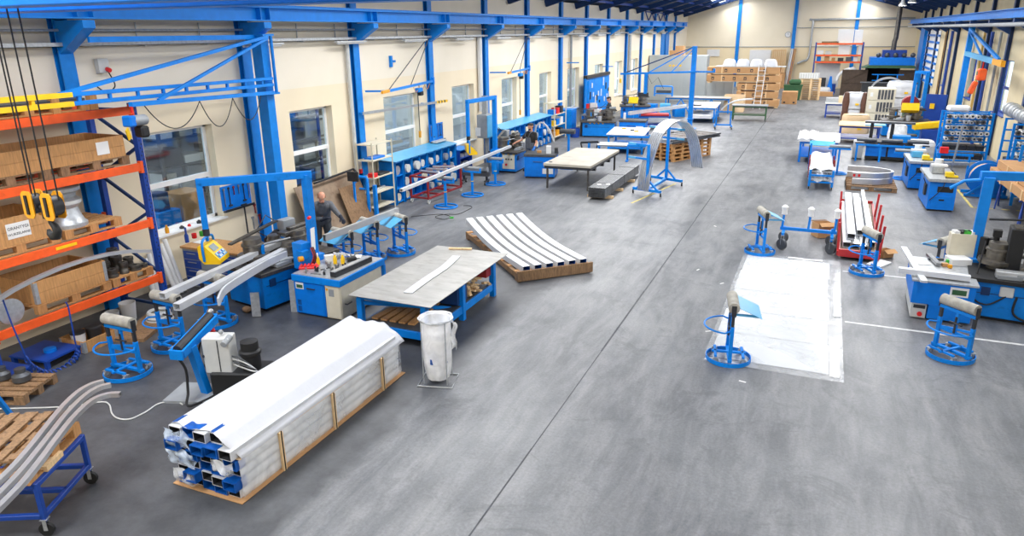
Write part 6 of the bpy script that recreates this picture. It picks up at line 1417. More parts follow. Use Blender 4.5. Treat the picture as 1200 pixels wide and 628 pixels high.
# gantry of it
g0 = w2l(L5, R5, (2.84, 14.75)); m = MB(); m.bar((g0[0], g0[1], 0), (g0[0]+.02, g0[1], 2.28), .17, .17, up=(0, 1, 0)); m.box((g0[0], g0[1]-.05, .72), (.34, .3, .2)); m.build('gantry_post', M.steelblue, mc5, bevel=.006)
m = MB(); m.bar((g0[0]-.12, g0[1], 2.3), (g0[0]+1.9, g0[1]+.55, 2.3), .12, .15); m.build('gantry_beam', M.steelblue, mc5, bevel=.006); m = MB(); m.tube([(g0[0]-.1, g0[1], 2.22), (g0[0]-.35, g0[1], 2.18), (g0[0]-.55, g0[1]-.1, 2.05)], .03, 8); m.build('swivel_arm', M.steelblue, mc5)
m = MB(); m.box((g0[0]+.55, .12, 1.15), (.22, .4, .75)); m.build('tower', M.black, mc5, bevel=.01); m = MB(); m.box((.35, .1, 1.52), (1.4, .34, .05)); m.build('top_bar', M.dksteel, mc5); m = MB()
for k in range(7): m.cyl((-.2+.14*k, .1, 1.54), (-.2+.14*k, .1, 1.6), .03, 8)
m.build('bolt', M.char, mc5); m = MB(); m.tube([(g0[0]+.1, .1, 1.62), (.95, .5, 1.66)], .02, 8); m.build('tie_shaft', M.char, mc5)
m = MB(); m.lathe([(.1, .76), (.3, .78), (.3, .83), (.24, .85), (.24, 1.0), (.2, 1.02), (.2, 1.12), (.1, 1.14)], (.25, .1, 0), 24); m.build('forming_die', M.cream, mc5); m = MB(); m.cyl((-.25, .1, 1.05), (.1, .1, 1.05), .07, 12); m.build('shaft', M.steel, mc5)
m = MB(); m.sweep([(-.55, -.46, .83), (.8, -.42, .83)], .16, .12); m.build('chromed_slide', M.alu, mc5, bevel=.01); m = MB(); m.box((-.35, -.57, .55), (.2, .06, .17)); m.build('junction_box', M.ltgrey, mc5, bevel=.01)
m = MB(); m.tube(cat_rom([Vector((-.35, -.59, .48)), Vector((-.6, -.62, .3)), Vector((-.82, -.55, .4)), Vector((-.8, -.4, .75)), Vector((-.75, -.2, 1.3))], 6), .014, 6); m.tube(cat_rom([Vector((-.2, -.6, .5)), Vector((-.2, -.62, .2)), Vector((.1, -.62, .08)), Vector((.7, -.62, .04))], 6), .02, 6); m.build('cable', M.black, mc5)
m = MB(); m.cyl((g0[0]+.28, g0[1]-.25, .75), (g0[0]+.28, g0[1]-.25, 1.3), .05, 10); m.box((g0[0]+.28, g0[1]-.25, 1.35), (.13, .13, .12)); m.build('control_stalk', M.black, mc5); m = MB(); m.lathe([(.05, 0), (.05, .03), (.03, .05)], (g0[0]+.36, g0[1]-.4, 1.05), 12); m.build('yellow_dial', M.amber, mc5)
for s in (0, 1): m = MB(); m.cyl((g0[0]+.12+.14*s, g0[1]-.12, .8), (g0[0]+.12+.14*s, g0[1]-.12, 1.22), .07, 12); m.build('valve_cylinder', M.black, mc5)
q = fl(1118, 297, .95); t = thing('document_tray', 'cream document box with green and white papers on the right machine post', 'box', (2.62, 14.72, .82), .1); m = MB(); m.bb((-.2, -.1, 0), (.2, .1, .42)); m.build('box', M.cream, t); 
for k, (mt, x) in enumerate(((M.brgreen, .06), (M.white, -.1), (M.char, -.02), (M.white, .14))): m = MB(); m.box((x, .0, .44), (.13, .14, .05), rz=.2*k); m.build('papers', mt, t)
# two blue saw cabinets
def saw_cab(label, x0, x1, y0, y1, H, rz, seed):
    t = thing('saw_cabinet', label, 'machine cabinet', (x0, y0, 0), rz); w_, d_ = x1-x0, y1-y0
    m = MB(); m.prism([(0, 0, .05), (0, d_, .05), (0, d_, H-.12), (0, .06, H-.12)], (w_, 0, 0)); m.build('body', M.blue2, t, bevel=.006); m = MB(); m.bb((.03, .03, 0), (w_-.03, d_-.03, .05)); m.build('plinth', M.black, t); m = MB(); m.bb((-.05, -.02, H-.12), (w_+.05, d_+.05, H-.04)); m.build('top_slab', M.galv, t, bevel=.006)
    m = MB(); m.bb((w_*.3, .03, H-.40), (w_*.88, .065, H-.25)); m.build('slot', M.black, t); m = MB(); m.bb((w_*.1, -.004, .12), (w_*.85, .04, .42)); d = m.build('door', M.blue2, t); m = MB(); m.bb((w_*.4, -.012, .3), (w_*.6, -.002, .34)); m.build('door_slot', M.black, d)
    m = MB(); m.box((-.03, d_*.3, .5), (.05, .25, .3)); m.tube([(-.03, d_*.3, .65), (-.1, d_*.3, .8), (-.05, d_*.5, .85)], .012, 6); m.build('switchgear', M.char, t)
    m = MB(); m.box((w_*.4, d_*.6, H+.06), (.3, .5, .2)); m.build('vise', M.ltblue if seed else M.galv, t, bevel=.02); m = MB(); m.box((w_*.45, d_*.55, H+.18), (.4, .25, .05)); m.cyl((w_*.5, d_*.75, H), (w_*.5, d_*.75, H+.3), .11, 12); m.build('motor', M.white, t)
    m = MB(); m.box((w_*.72, d_*.2, H+.04), (.2, .2, .13)); m.box((w_*.92, d_*.17, H+.0), (.16, .1, .06)); m.build('foot_pedal', M.lime, t, bevel=.01); m = MB(); m.tube([(w_*.6, d_*.15, H), (w_*.5, -.03, H-.2), (w_*.3, -.05, .5), (w_*.05, -.03, .3)], .012, 6); m.build('cable', M.black, t); return t
saw_cab('nearer blue saw cabinet with yellow pedal on its top, right side', 2.95, 3.60, 22.1, 23.9, .93, .02, 0)
saw_cab('farther blue saw cabinet with yellow pedal, behind the nearer one', 2.72, 3.30, 25.0, 26.6, .93, .02, 1)
# pallet with curved rings
c0 = (fl(990, 222)+fl(1048, 226))/2
t = make_pallet('wide wooden pallet under curved silver profiles, right side', (1.68, 25.05, 0), 0, 1.42, 1.55, M.woodold)
for k in range(2):
    for j in range(1):
        P_ = []
        for i in range(25):
            a = -PI/2+PI*i/24; P_.append(Vector((1.35+.92*math.cos(a)*(1.0), 25.15+.62*math.sin(a), PAL_H+.10+.19*k)))
        P_ = [Vector((1.12, P_[0].y, P_[0].z))]+P_+[Vector((1.0, P_[-1].y, P_[-1].z))]
        m = MB(); m.sweep(P_, .06, .17); o = tag(m.build('curved_profile', M.alu), ('lower silver profile bent into a U on the wide pallet', 'upper silver profile bent into a U on the wide pallet')[k], 'profile')
        if k == 1:
            for x in (1.16, 1.3): m = MB(); m.box((x, P_[0].y-.033, P_[0].z), (.07, .004, .08)); m.build('red_sticker', M.brred, o)
for k in range(2): on_shelf('timber_spacer', 'small timber spacer between the U-bent profiles', 'timber', 1.25+.4*k, 24.55, PAL_H, (.1, .08, .012), M.woodlt, 0, 'spacers between the U-bent profiles')
# film-wrapped trolley and white table
t = thing('wrapped_trolley', 'blue trolley heaped with film-wrapped white profiles, right of aisle', 'trolley', (.22, 24.0, 0), .02)
for s in (-1, 1):
    m = MB(); m.bar((s*.33, 0, .1), (s*.33, 0, .62), .07); m.build('post', M.blue, t); m = MB(); m.bar((s*.33, 0, .22), (s*.33, 3.2, .22), .06); m.build('side_beam', M.blue, t); m = MB(); m.bar((s*.36, 3.1, .1), (s*.36, 3.1, 1.0), .06); m.build('rear_post', M.blue, t)
    for y in (.02, 3.1): castor(t, s*.33, y, .13, .055, M.black)
    for y in (.9, 1.8): m = MB(); m.bar((s*.37, y, .2), (s*.37, y, .8), .04); m.build('stake', M.dkred, t)
m = MB(); m.bar((-.33, 0, .24), (.33, 0, .24), .05); m.bar((-.33, 0, .45), (.33, 0, .45), .05); m.bar((-.33, 3.1, .24), (.33, 3.1, .24), .05); m.build('cross_beam', M.blue, t)
for k in range(8): m = MB(); x = -.24+.16*(k % 4); m.sweep([(x, .1, .34+.14*(k//4)), (x, 3.1, .42+.14*(k//4))], .15, .12, t=.006); m.build('wrapped_profile', M.aluw, t)
m = MB(); m.grid(lambda u, v: (-.36+.72*u, .15+3.0*v, .62+.08*v+.03*math.sin(u*9+v*12)-.14*(2*u-1)**6), 14, 24); m.build('white_wrap', M.film, t)
m = MB(); m.grid(lambda u, v: (-.38+.76*u, -.05+.5*v+.06*math.sin(u*11), .28+.42*v**.6+.03*math.sin(u*13+v*5)), 14, 10); m.build('clear_wrap', M.wrap, t)
top_table('blue bench with white film-covered top behind the wrapped trolley', (-.68, 29.0, 0), -.02, 1.42, 2.6, .82, M.film, M.blue2)
m = MB(); m.grid(lambda u, v: (-.72+.7*u, 29.0+2.5*v, .84+.08*abs(math.sin(u*7+v*6))), 12, 12); tag(m.build('crumpled_film', M.wrapw), 'crumpled clear film at left of white film-covered bench', 'film')
t = thing('tilted_plate', 'tilted light blue plate fixed before white film-covered bench', 'roller stand', (.15, 28.6, 0), 0); m = MB(); m.box((0, 0, .8), (.85, .25, .02), rx=.6); m.build('plate', M.ltblue, t)
for s in (-1, 1): m = MB(); m.bar((s*.4, .12, 0), (s*.4, .12, .9), .06); m.build('post', M.char, t)
# conveyor machine
t = thing('roller_conveyor_machine', 'blue and black machine with long roller table, right middle', 'machine', (1.25, 30.3, 0), -.06)
m = MB(); m.bb((.45, 0, .08), (2.0, 1.0, .72)); m.build('body', M.black, t, bevel=.01); 
for x0, x1 in ((.45, 1.15), (1.22, 1.75)): m = MB(); m.bb((x0, -.015, .18), (x1, 0, .66)); m.build('front_panel', M.blue2, t)
m = MB(); m.bb((0, .1, .05), (.36, .6, .7)); o = m.build('switch_cabinet', M.ltgrey, t, bevel=.008); m = MB(); m.cyl((.18, .35, .7), (.18, .35, .74), .06, 12); m.build('stop_button', M.brred, o)
for k in range(3): m = MB(); m.cyl((.1+.85*k, -.12, .80), (.8+.85*k, -.12, .80), .07, 12); m.build('roller', M.dkgrey, t); m = MB(); m.bar((.06+.85*k, -.12, .66), (.84+.85*k, -.12, .66), .05); m.build('roller_bracket', M.char, t)
for x in (.15, .95, 2.0): m = MB(); m.bar((x, -.25, 0), (x, -.25, .62), .07); m.build('stand_post', M.blue, t)
m = MB(); m.bar((.1, -.25, .62), (2.4, -.25, .62), .06); m.build('rail', M.blue, t)
for x in (.5, 1.2): m = MB(); m.bb((x, .5, .72), (x+.12, .7, 1.35)); m.build('column', M.black, t)
m = MB(); m.bb((.3, .45, 1.35), (2.0, .75, 1.42)); m.build('top_beam', M.dkgrey, t); m = MB(); m.bb((1.3, .1, .72), (1.9, .6, .95)); m.build('carriage', M.steelblue, t)
for p in ((.72, 27.0), (2.72, 26.75)):
    t = thing('tee_stand', ('T-stand on a round foot behind the U-bent profiles', 'T-stand on a round foot between saw cabinet and conveyor machine')[p[0] > 2], 'stand', (p[0], p[1], 0)); m = MB(); m.ring((0, 0, .025), .3, .022, 26); m.bar((-.3, 0, .025), (.3, 0, .025), .05, .04); m.build('foot_ring', M.blue, t); m = MB(); m.bar((0, 0, .03), (0, 0, .85), .06); m.build('post', M.blue, t); m = MB(); m.bar((-.35, 0, .87), (.35, 0, .87), .06); m.build('cross_head', M.blue, t); MB().cyl((-.33, 0, .95), (.33, 0, .95), .05, 12).build('roller', M.grey, t)
top_table('navy trestle table with pale top behind white film-covered bench', (.75, 34.6, 0), -.03, 1.7, 1.6, .8, M.cardlt, M.navy)
on_shelf('blue_plate', 'blue tilted plate at the right end of the pale-topped trestle table', 'plate', 2.2, 34.9, .8, (.8, .6, .04), M.ltblue)
top_table('farther navy trestle table carrying a long pale sheet', (.12, 44.7, 0), 0, 1.7, 1.3, .8, M.ltgrey, M.navy)
on_shelf('cardboard_box', 'long tan box at right end of the farther trestle table', 'box', 1.2, 45.4, .8, (.8, .5, .35), M.cardlt); on_shelf('film_roll', 'heap of grey film on the farther trestle table', 'film', .5, 45.5, .8, (.7, .6, .25), M.galv)
# cartons, bales
def carton(label, x, y, z, d, mt=M.cardlt, grp=None, stripes=True):
    t = thing('carton', label, 'carton', (x, y, z), 0, grp); m = MB(); m.box((0, 0, d[2]/2), d); m.build('box', mt, t, bevel=.01)
    if stripes:
        for k in range(5): m = MB(); m.box((-d[0]*.10+d[0]*.12*k, -d[1]/2-.004, d[2]*.5), (d[0]*.09, .006, d[2]*.8)); m.build('printed_panel', M.dkgrey, t)
        m = MB(); m.box((d[0]*-.38, -d[1]/2-.004, d[2]*.5), (.12, .006, .2)); m.build('label', M.white, t)
    return t
for k in range(3): carton('%s striped cream carton in the stack beside white bales' % ('lowest', 'middle', 'topmost')[k], 2.75, 42.6, .62*k+.001, (1.25, 1.2, .6), M.cream)
def bale(label, x, y, z, d, seed=1, mt=None):
    t = thing('wrapped_bale', label, 'bale', (x, y, z)); 
    def f(u, v):
        a = 2*PI*u; k = 4; c, s = math.cos(a), math.sin(a); r = (abs(c)**k+abs(s)**k)**(-1/k); b_ = 1-.12*v**6
        w_ = 1+.03*math.sin(9*a+seed)+.02*math.sin(17*v+seed*2)
        return (d[0]/2*r*c*w_*b_, d[1]/2*r*s*w_*b_, d[2]*v)
    m = MB(); m.grid(f, 36, 8); m.grid(lambda u, v: (f(u, 1)[0]*v, f(u, 1)[1]*v, d[2]*(1+.03*math.sin(7*u+9*v))), 36, 5); m.build('wrap', mt or M.film, t); m = MB(); m.box((d[0]*.15, -d[1]/2-.035, d[2]*.3), (.18, .01, .1)); m.build('yellow_sticker', M.yellow, t); return t
for i, (x, y, z, d, l) in enumerate(((1.55, 44.2, .001, (1.1, 1.2, .62), 'white film bale with yellow sticker, lower left of the group'), (1.55, 44.2, .64, (1.1, 1.2, .8), 'white film bale with yellow sticker, upper left of the group'), (3.9, 45.2, .001, (1.3, 1.3, .6), 'white film bale at bottom right behind striped cartons'), (3.9, 45.2, .61, (1.3, 1.3, .6), 'white film bale in middle right behind striped cartons'), (3.85, 45.2, 1.22, (1.4, 1.3, .8), 'rounded white film bale on top, right behind striped cartons'))): bale(l, x, y, z, d, i)
for i, (x, y) in enumerate(((1.15, 43.45), (2.05, 43.4), (3.2, 44.4))):
    m = MB(); m.lathe([(.16, 0), (.18, .3), (.15, .6), (.18, 1.0), (.12, 1.5), (.02, 1.55)], seg=12); o = m.build('brown_bundle', M.dkred if False else mat('brown_film', '#5a3a2c', .5, var=.3)); o.location = (x, y, 0); tag(o, 'upright bundle wrapped in dark brown film between white bales', 'bundle', 'brown bundles between the bales')
bale('beige paper-wrapped bale before striped cartons and the trestle table', 1.55, 38.6, .0, (1.25, 1.2, .85), 9, M.cardlt)
bale('small white sack by the blue conveyor machine', 2.95, 33.4, .0, (.7, .6, 1.0), 5, M.wrapw); bale('wide white film heap beside the roll rack', 3.7, 32.0, .0, (1.0, 1.3, .6), 7, M.film)
# roll racks
def roll_rack(label, x, y, w_, d_, H, rz, rows, cols2, seed, zlo=.95):
    t = thing('roll_rack', label, 'rack', (x, y, 0), rz); rr = random.Random(seed)
    for sx in (0, w_):
        for sy in (0, d_): m = MB(); m.bar((sx, sy, 0), (sx, sy, H), .07); m.build('upright', M.blue, t)
        m = MB(); m.bar((sx, 0, .25), (sx, d_, .6), .04); m.bar((sx, 0, .9), (sx, d_, .6), .04); m.build('brace', M.blue, t)
    zs = [.3, .62]+[zlo+(H-zlo)*k/rows for k in range(rows+1)]
    for z in zs:
        for sy in (0, d_): m = MB(); m.bar((0, sy, z-.03), (w_, sy, z-.03), .05); m.build('rail', M.blue, t)
    for k in range(rows):
        for c in range(cols2):
            z = zlo+(H-zlo)*k/rows; r = rr.uniform(.06, .082); xx = .12+(w_-.24)*c/(cols2-1)
            if rr.random() < .08: continue
            m = MB(); m.lathe([(r*.35, 0), (r, .0), (r, .08), (r*.6, .10), (r*.6, .5), (r, .52), (r, .6), (r*.35, .6)], (0, 0, 0), 12, 'y'); m.cyl((0, -.006, 0), (0, .02, 0), r*.45, 10, m=1)
            o = m.build('forming_roll', [(M.galv, M.grey, M.ltgrey, M.ltgrey, M.dkgrey)[rr.randrange(5)], M.black]); c_, s_ = math.cos(rz), math.sin(rz); o.location = (x+xx*c_+.12*s_, y+xx*s_-.12*c_, z+r-.004); o.rotation_euler = (0, 0, rz); tag(o, 'grey forming roll stored end-on in the '+label.split(',')[0], 'roll', 'rolls in the '+label.split(',')[0])
    for z in (.3, .62):
        for c in range(5): m = MB(); xx = .2+(w_-.4)*c/4; m.box((xx, d_/2, z+.085), (.24, d_*.8, .16)); o = m.build('stored_die', M.char, t)
    return t
roll_rack('blue rack full of grey rolls, right of saw cabinets', 4.05, 29.6, 1.45, .7, 1.95, .03, 5, 8, 3, .98)
roll_rack('blue rack of long rolls, against the right wall', 5.45, 26.2, .75, 1.6, 2.0, -.05, 4, 5, 8, .6)
roll_rack('second blue rack of rolls, cut by right frame edge', 5.2, 23.6, .95, 1.2, 1.7, -.05, 4, 5, 12, .5)
for k, (yy, zz, r) in enumerate(((28.4, 2.25, .22), (26.9, 2.22, .2))):
    o = MB().lathe([(.06, -.7), (r*.75, -.7), (r*.75, -.5), (r, -.48), (r, -.3), (r*.7, -.28), (r*.7, -.05), (r*1.05, -.03), (r*1.05, .12), (r*.7, .14), (r*.75, .4), (r, .42), (r, .55), (.08, .55), (.06, .3)], (0, 0, 0), 20, 'y').build('big_roll', M.galv); o.location = (5.75, yy-.2, zz-.05); tag(o, ('farther big stepped grey roll on top of the wall rack', 'nearer big stepped grey roll on top of the wall rack')[k], 'roll')
on_shelf('sack', 'pale sack lying on top of the roll rack', 'sack', 4.45, 29.95, 1.96, (.7, .4, .2), M.paper, .1, None, .06)
t = thing('music_stand_tripod', 'thin grey tripod stand before the blue roll rack', 'tripod', (4.05, 26.6, 0)); m = MB(); m.bar((0, 0, .35), (.12, 0, 1.85), .05); m.build('mast', M.grey, t)
for a in (.3, 2.4, 4.5): m = MB(); m.tube([(0, 0, .45), (.4*math.cos(a), .4*math.sin(a), .012)], .018, 6); m.build('leg', M.dkgrey, t)
m = MB(); m.bar((-.55, -.1, .62), (.5, .1, .62), .12, .08); m.build('cross_arm', M.galv, t)
t = thing('low_stand', 'low blue stand with a red box under the roll rack front', 'stand', (3.95, 28.6, 0)); m = MB(); m.bar((0, 0, 0), (0, 0, .6), .06); m.bar((.9, 0, 0), (.9, 0, .6), .06); m.bar((-.1, 0, .62), (1.0, 0, .62), .08); m.build('frame', M.blue, t); on_shelf('red_case', 'red case on the low blue stand by the roll rack', 'case', 4.05, 28.6, .66, (.25, .2, .2), M.brred)
# cable reel and cardboard table at right edge
t = thing('cable_reel', 'big blue cable reel on a blue frame by the right wall', 'reel', (4.72, 24.75, .52)); m = MB(); m.cyl((.0, -.32, 0), (0, -.28, 0), .5, 28); m.build('flange', M.blue2, t); m = MB(); m.cyl((.0, .28, 0), (0, .32, 0), .5, 28); m.build('flange', M.blue2, t); m = MB()
for k in range(7): m.ring((0, -.22+.073*k, 0), .38, .04, 26, axis='y')
m.build('wound_cable', M.woodlt, t)
m = MB(); m.bar((-.55, -.3, -.46), (.55, -.3, -.46), .08); m.bar((-.55, .3, -.46), (.55, .3, -.46), .08); m.bar((-.5, -.36, -.46), (0, -.36, 0), .06); m.bar((.5, -.36, -.46), (0, -.36, 0), .06); m.build('frame', M.blue, t)
rzc = math.atan2(23.98-20.17, 4.82-4.69)-PI/2
t = thing('folding_trestle', 'blue trestle legs carrying long cardboard packs at right frame edge', 'trestle', (5.0, 20.6, 0))
for s in (0, 2.6): 
    for a, b_ in (((-.3, -.25), (-.2, 0)), ((-.12, .25), (-.2, 0)), ((.6, -.25), (.5, 0)), ((.7, .25), (.5, 0))): m = MB(); m.tube([(a[0], s+a[1], 0), (b_[0], s+b_[1], .72)], .022, 6); m.build('leg', M.navy, t)
    m = MB(); m.bar((-.3, s, .74), (.75, s, .74), .06); m.build('cross_bar', M.navy, t)
for k in range(2):
    t2 = thing('long_carton', ('lower long cardboard pack on the blue trestle', 'upper long cardboard pack on the blue trestle')[k], 'carton', (5.15+.06*k, 22.0, .771+.242*k), .03); m = MB(); m.box((0, 0, .12), (.95-.1*k, 4.0-.4*k, .23)); m.build('box', M.card, t2, bevel=.01)
    for y in (-1.5, -.5, .6): m = MB(); m.bb((-.5+.05*k, y, -.0), (-.477+.05*k, y+.07, .236)); m.build('strap', M.woodlt, t2)
# right wall jib with orange hoist
YJr = onX(1130, 80, XR-.25).y
t = thing('jib_crane', 'blue and orange jib on right wall carrying an orange hoist', 'jib', (XR-.2, YJr, 0)); zz = onX(1130, 62, XR-.25).z
m = MB(); m.bb((-.14, -.14, 0), (.1, .14, RB-.2)); m.build('post', M.steelblue, t); tp = onX(1178, 63, 5.4)-Vector((XR-.2, YJr, 0)); tp.z = zz
m = MB(); m.bar((-.1, 0, zz), tp*.8+Vector((0, 0, zz*.2)), .12, .2); m.build('boom', M.ltblue, t); m = MB(); m.bar(tp*.8+Vector((0, 0, zz*.2)), tp, .13, .2); m.build('boom_tip', M.amber, t)
m = MB(); m.bar((-.1, 0, zz+1.1), tp*.9+Vector((0, 0, zz*.1+.1)), .09, .1); m.bar((-.1, 0, zz+1.0), tp*.5+Vector((0, 0, zz*.5)), .07); m.build('tie_rod', M.steelblue, t)
hh = Vector((XR-.2, YJr, 0))+tp*.55; hh.z = zz-.12; h = thing('chain_hoist', 'orange chain hoist hanging on the right wall jib', 'hoist', hh); m = MB(); m.box((0, 0, -.5), (.3, .45, .45)); m.build('housing', M.orange, h, bevel=.05); m = MB(); m.box((0, 0, -.45), (.31, .25, .14)); m.build('badge', M.green, h); m = MB(); m.box((-.25, -.2, -1.0), (.2, .24, .5), ry=.3); m.build('chain_bag', M.orange, h, bevel=.04); m = MB(); m.bar((0, 0, -.3), (0, 0, .03), .04); m.build('hook', M.brred, h)
for k, (px, mt, r) in enumerate(((1141, M.amber, .05), (1150, M.navy, .07), (1160, M.grey, .05), (1104, M.navy, .08), (1097, M.amber, .05), (1086, M.grey, .05))):
    p = onX(px, 110, XR-.12); o = MB().tube([(0, 0, .0), (0, 0, 4.6)], r, 10).build('service_pipe', (mat('ochre_pipe', '#c9a55c', .5) if mt is M.amber else mt)); o.location = (XR-.12, p.y, 0); tag(o, ('ochre pipe on right wall just right of the orange hoist jib post', 'navy pipe on the right wall below the orange hoist', 'grey pipe on the right wall beside dark window', 'navy pipe on the right wall near the brown oven doors', 'ochre pipe on the right wall nearest the louvred window', 'grey pipe on the right wall at its far end')[k], 'pipe')
# ============================================================ FAR END
def q(px, py, Y): return onY(px, py, Y)
# columns and pipes on the end wall
for i, px in enumerate((866, 931.5, 1004)):
    p = q(px, 30, YB-.1); m = MB(); m.bb((p.x-.14, YB-.16, 0), (p.x+.14, YB, roofz(p.x)-.1)); struct('trim_%d' % (84+i), m, M.steelblue)
m = MB(); z0 = q(1000, 22.5, YB-.2).z; x0 = q(953.5, 23, YB-.2).x; m.tube(cat_rom([Vector((XR-.3, YB-.2, z0)), Vector((x0+.3, YB-.2, z0)), Vector((x0, YB-.2, z0-.25)), Vector((x0-.05, YB-.2, 2.6)), Vector((x0-.5, YB-.3, 2.2)), Vector((x0-.9, YB-.3, 2.0))], 6), .09, 10); tag(m.build('duct', M.galv), 'grey duct bending down the end wall left of orange rack', 'duct')
z1 = q(1000, 32, YB-.1).z; o = tag(MB().tube([(q(934, 32, YB-.1).x, YB-.1, z1), (XR-.2, YB-.1, z1)], .03, 6).build('conduit', M.grey), 'thin conduit across the end wall above orange rack', 'conduit')
t = thing('clock', 'round white clock on the end wall beside the blue column', 'clock', q(923.5, 40.5, YB-.08)); m = MB(); m.cyl((0, 0, 0), (0, -.06, 0), .22, 24); m.build('face', M.white, t); m = MB(); m.ring((0, -.06, 0), .22, .02, 24, axis='y'); m.build('rim', M.grey, t); m = MB(); m.bar((0, -.065, 0), (0, -.065, .14), .02, .006); m.bar((0, -.065, 0), (.1, -.065, 0), .02, .006); m.build('hands', M.black, t)
for i, (a, b_, l) in enumerate((((879, 58.5), (902, 78), 'broad white notice board on the end wall above cardboard packs'), ((829, 58), (843, 66), 'small white notice board on the end wall above grey panels'))):
    p0, p1 = q(*a, YB-.05), q(*b_, YB-.05); m = MB(); m.bb((p0.x, YB-.10, p1.z), (p1.x, YB-.045, p0.z)); o = tag(m.build('notice_board', M.white), l, 'board')
# grey panel cabinets
def panel_block(label, pxl, pxr, pyt, Y, n, rows, depth=1.0):
    a, b_ = q(pxl, pyt, Y), q(pxr, pyt, Y); a.x = max(a.x, XL+.06); w_ = b_.x-a.x; h = (a.z+b_.z)/2; t = thing('panel_cabinet', label, 'cabinet', (a.x, Y, 0))
    m = MB(); m.bb((0, .02, 0), (w_, depth, h)); m.build('carcass', M.panelgrey, t)
    for i in range(n):
        for j in range(rows): m = MB(); m.bb((w_*i/n+.02, 0, h*j/rows+.02), (w_*(i+1)/n-.02, .03, h*(j+1)/rows-.02)); m.build('panel', M.panelgrey, t)
    return h
panel_block('tall light grey panelled cabinet wall at far left end', 751, 829, 65, 52.5, 5, 3, 1.2)
hlow = panel_block('lower light grey panelled cabinet next to cardboard packs', 829.5, 859, 95.5, 50.8, 3, 2, .9)
a = q(800, 76.5, 52.4); m = MB()
for k in range(4): m.prism([(a.x-1.0+.24*k, 52.49, a.z-.09), (a.x-.86+.24*k, 52.49, a.z-.09), (a.x-.80+.24*k, 52.49, a.z+.03), (a.x-.94+.24*k, 52.49, a.z+.03)], (0, .01, 0))
tag(m.build('stripe_label', M.yellow), 'yellow striped label on the tall grey panelled cabinet wall', 'label')
for i, (px, py, l) in enumerate(((797, 62, 'larger brown box standing on the tall grey cabinets'), (789, 63.5, 'smaller brown box standing on the tall grey cabinets'))):
    p = q(px, 65, 53.2); on_shelf('cardboard_box', l, 'box', p.x, 53.1, q(790, 65, 52.5).z, (.6-.15*i, .5, .62-.3*i), M.card)
# long cardboard packs
x0 = q(829, 100, 49.6).x; x1 = q(913, 100, 49.6).x; xm = q(864, 110, 49.6).x; lv = [0, .68, 1.32, 1.95, 2.55]
n = 0
for k, z in enumerate((.12, .62, 1.12, 1.62, 2.12)):
    xa = xm if k < 3 else x0
    t = thing('long_carton', '%s long cardboard pack in the stack at the end of hall' % ('lowest', 'second lowest', 'middle', 'second highest', 'topmost tan')[k], 'carton', (xa, 49.0, z)); w_ = x1-xa+(.1, 0, .05, .08, .0)[k]
    m = MB(); m.bb((0, 0, 0), (w_, 1.1, .40)); m.build('box', M.card, t, bevel=.01); nn = int(w_/.75)
    for i in range(nn):
        m = MB(); xx = .3+(w_-.5)*i/nn; m.bb((xx, -.006, .10), (xx+.17, -.001, .29)); o = m.build('printed_mark', M.char, t); m = MB(); m.bb((xx+.04, -.01, .14), (xx+.13, -.0065, .22)); m.build('mark_symbol', M.card, o)
    for xx in (.05, w_-.25): m = MB(); m.bb((xx, .05, -.1), (xx+.2, 1.05, -.001)); m.build('bearer', M.woodlt, t)
    for xx in (w_*.2, w_*.7): m = MB(); m.bb((xx, -.012, 0), (xx+.08, -.001, .41)); m.build('strap_board', M.woodlt, t)
xc = (x0+x1)/2; 
t = thing('film_pack', 'white film-wrapped long packs on top of the cardboard stack', 'pack', (x0+.9, 49.1, 2.53))
for k in range(4): m = MB(); w_ = (x1-x0-1.1)/4; m.grid(lambda u, v: (w_*k+w_*(.02+.96*u), .9*v, .05+.42*(1-abs(2*u-1)**6)*(1-abs(2*v-1)**6)), 10, 10); m.build('bundle', M.film, t)
m = MB(); m.bb((-.4, -.1, -.006), (x1-x0-.6, 1.0, .04)); m.build('base_sheet', M.ltgrey, t)
t = thing('ladder', 'white aluminium ladder leaning on the cardboard packs', 'ladder', (-3.83, 48.3, 0)); H_ = 2.75
for s in (-.2, .2): m = MB(); m.bar((s, 0, 0), (s+.1, .62, H_), .035, .07); m.build('stile', M.white, t)
for k in range(9): m = MB(); u = (k+.6)/9; m.bar((-.2+.1*u, .62*u, H_*u), (.2+.1*u, .62*u, H_*u), .03); m.build('rung', M.white, t)
# crates & pallets near the aisle end
crate('pale timber crate standing in front of the cardboard packs', (-5.0, 46.6, 0), 0, 1.15, .9, 1.0, M.cardlt, False)
t = carton('tan box with dark print on the floor right of cardboard packs', -2.1, 52.6, 0, (.95, .8, .82), M.card, None, False)
for x in (-.3, .3): m = MB(); m.box((x, -.405, .12), (.14, .006, .1)); m.build('printed_mark', M.char, t)
t = thing('green_bin', 'dark green wheeled bin behind the tan printed box', 'bin', (-2.05, 55.4, 0)); m = MB(); m.prism([(-.5, -.4, .05), (.5, -.4, .05), (.6, -.45, 1.0), (-.6, -.45, 1.0)], (0, .85, 0)); m.build('body', M.green, t); m = MB(); m.box((0, 0, 1.03), (1.25, .95, .06)); m.build('lid', M.green, t); castor(t, -.35, -.3, .06, .03, M.black); castor(t, .35, -.3, .06, .03, M.black); castor(t, .0, .3, .06, .03, M.black)
on_shelf('green_sack', 'dark green sack on the wheeled bin', 'sack', -1.95, 55.4, 1.065, (.8, .6, .35), M.green, 0, None, .1)
for k in range(10): make_pallet('pale wooden pallet in the tall stack at the far end', (-.93, 56.3, k*(PAL_H+.002)), .02*((k % 3)-1), 1.3, 1.0, M.woodlt, 'pallets in the tall far stack')
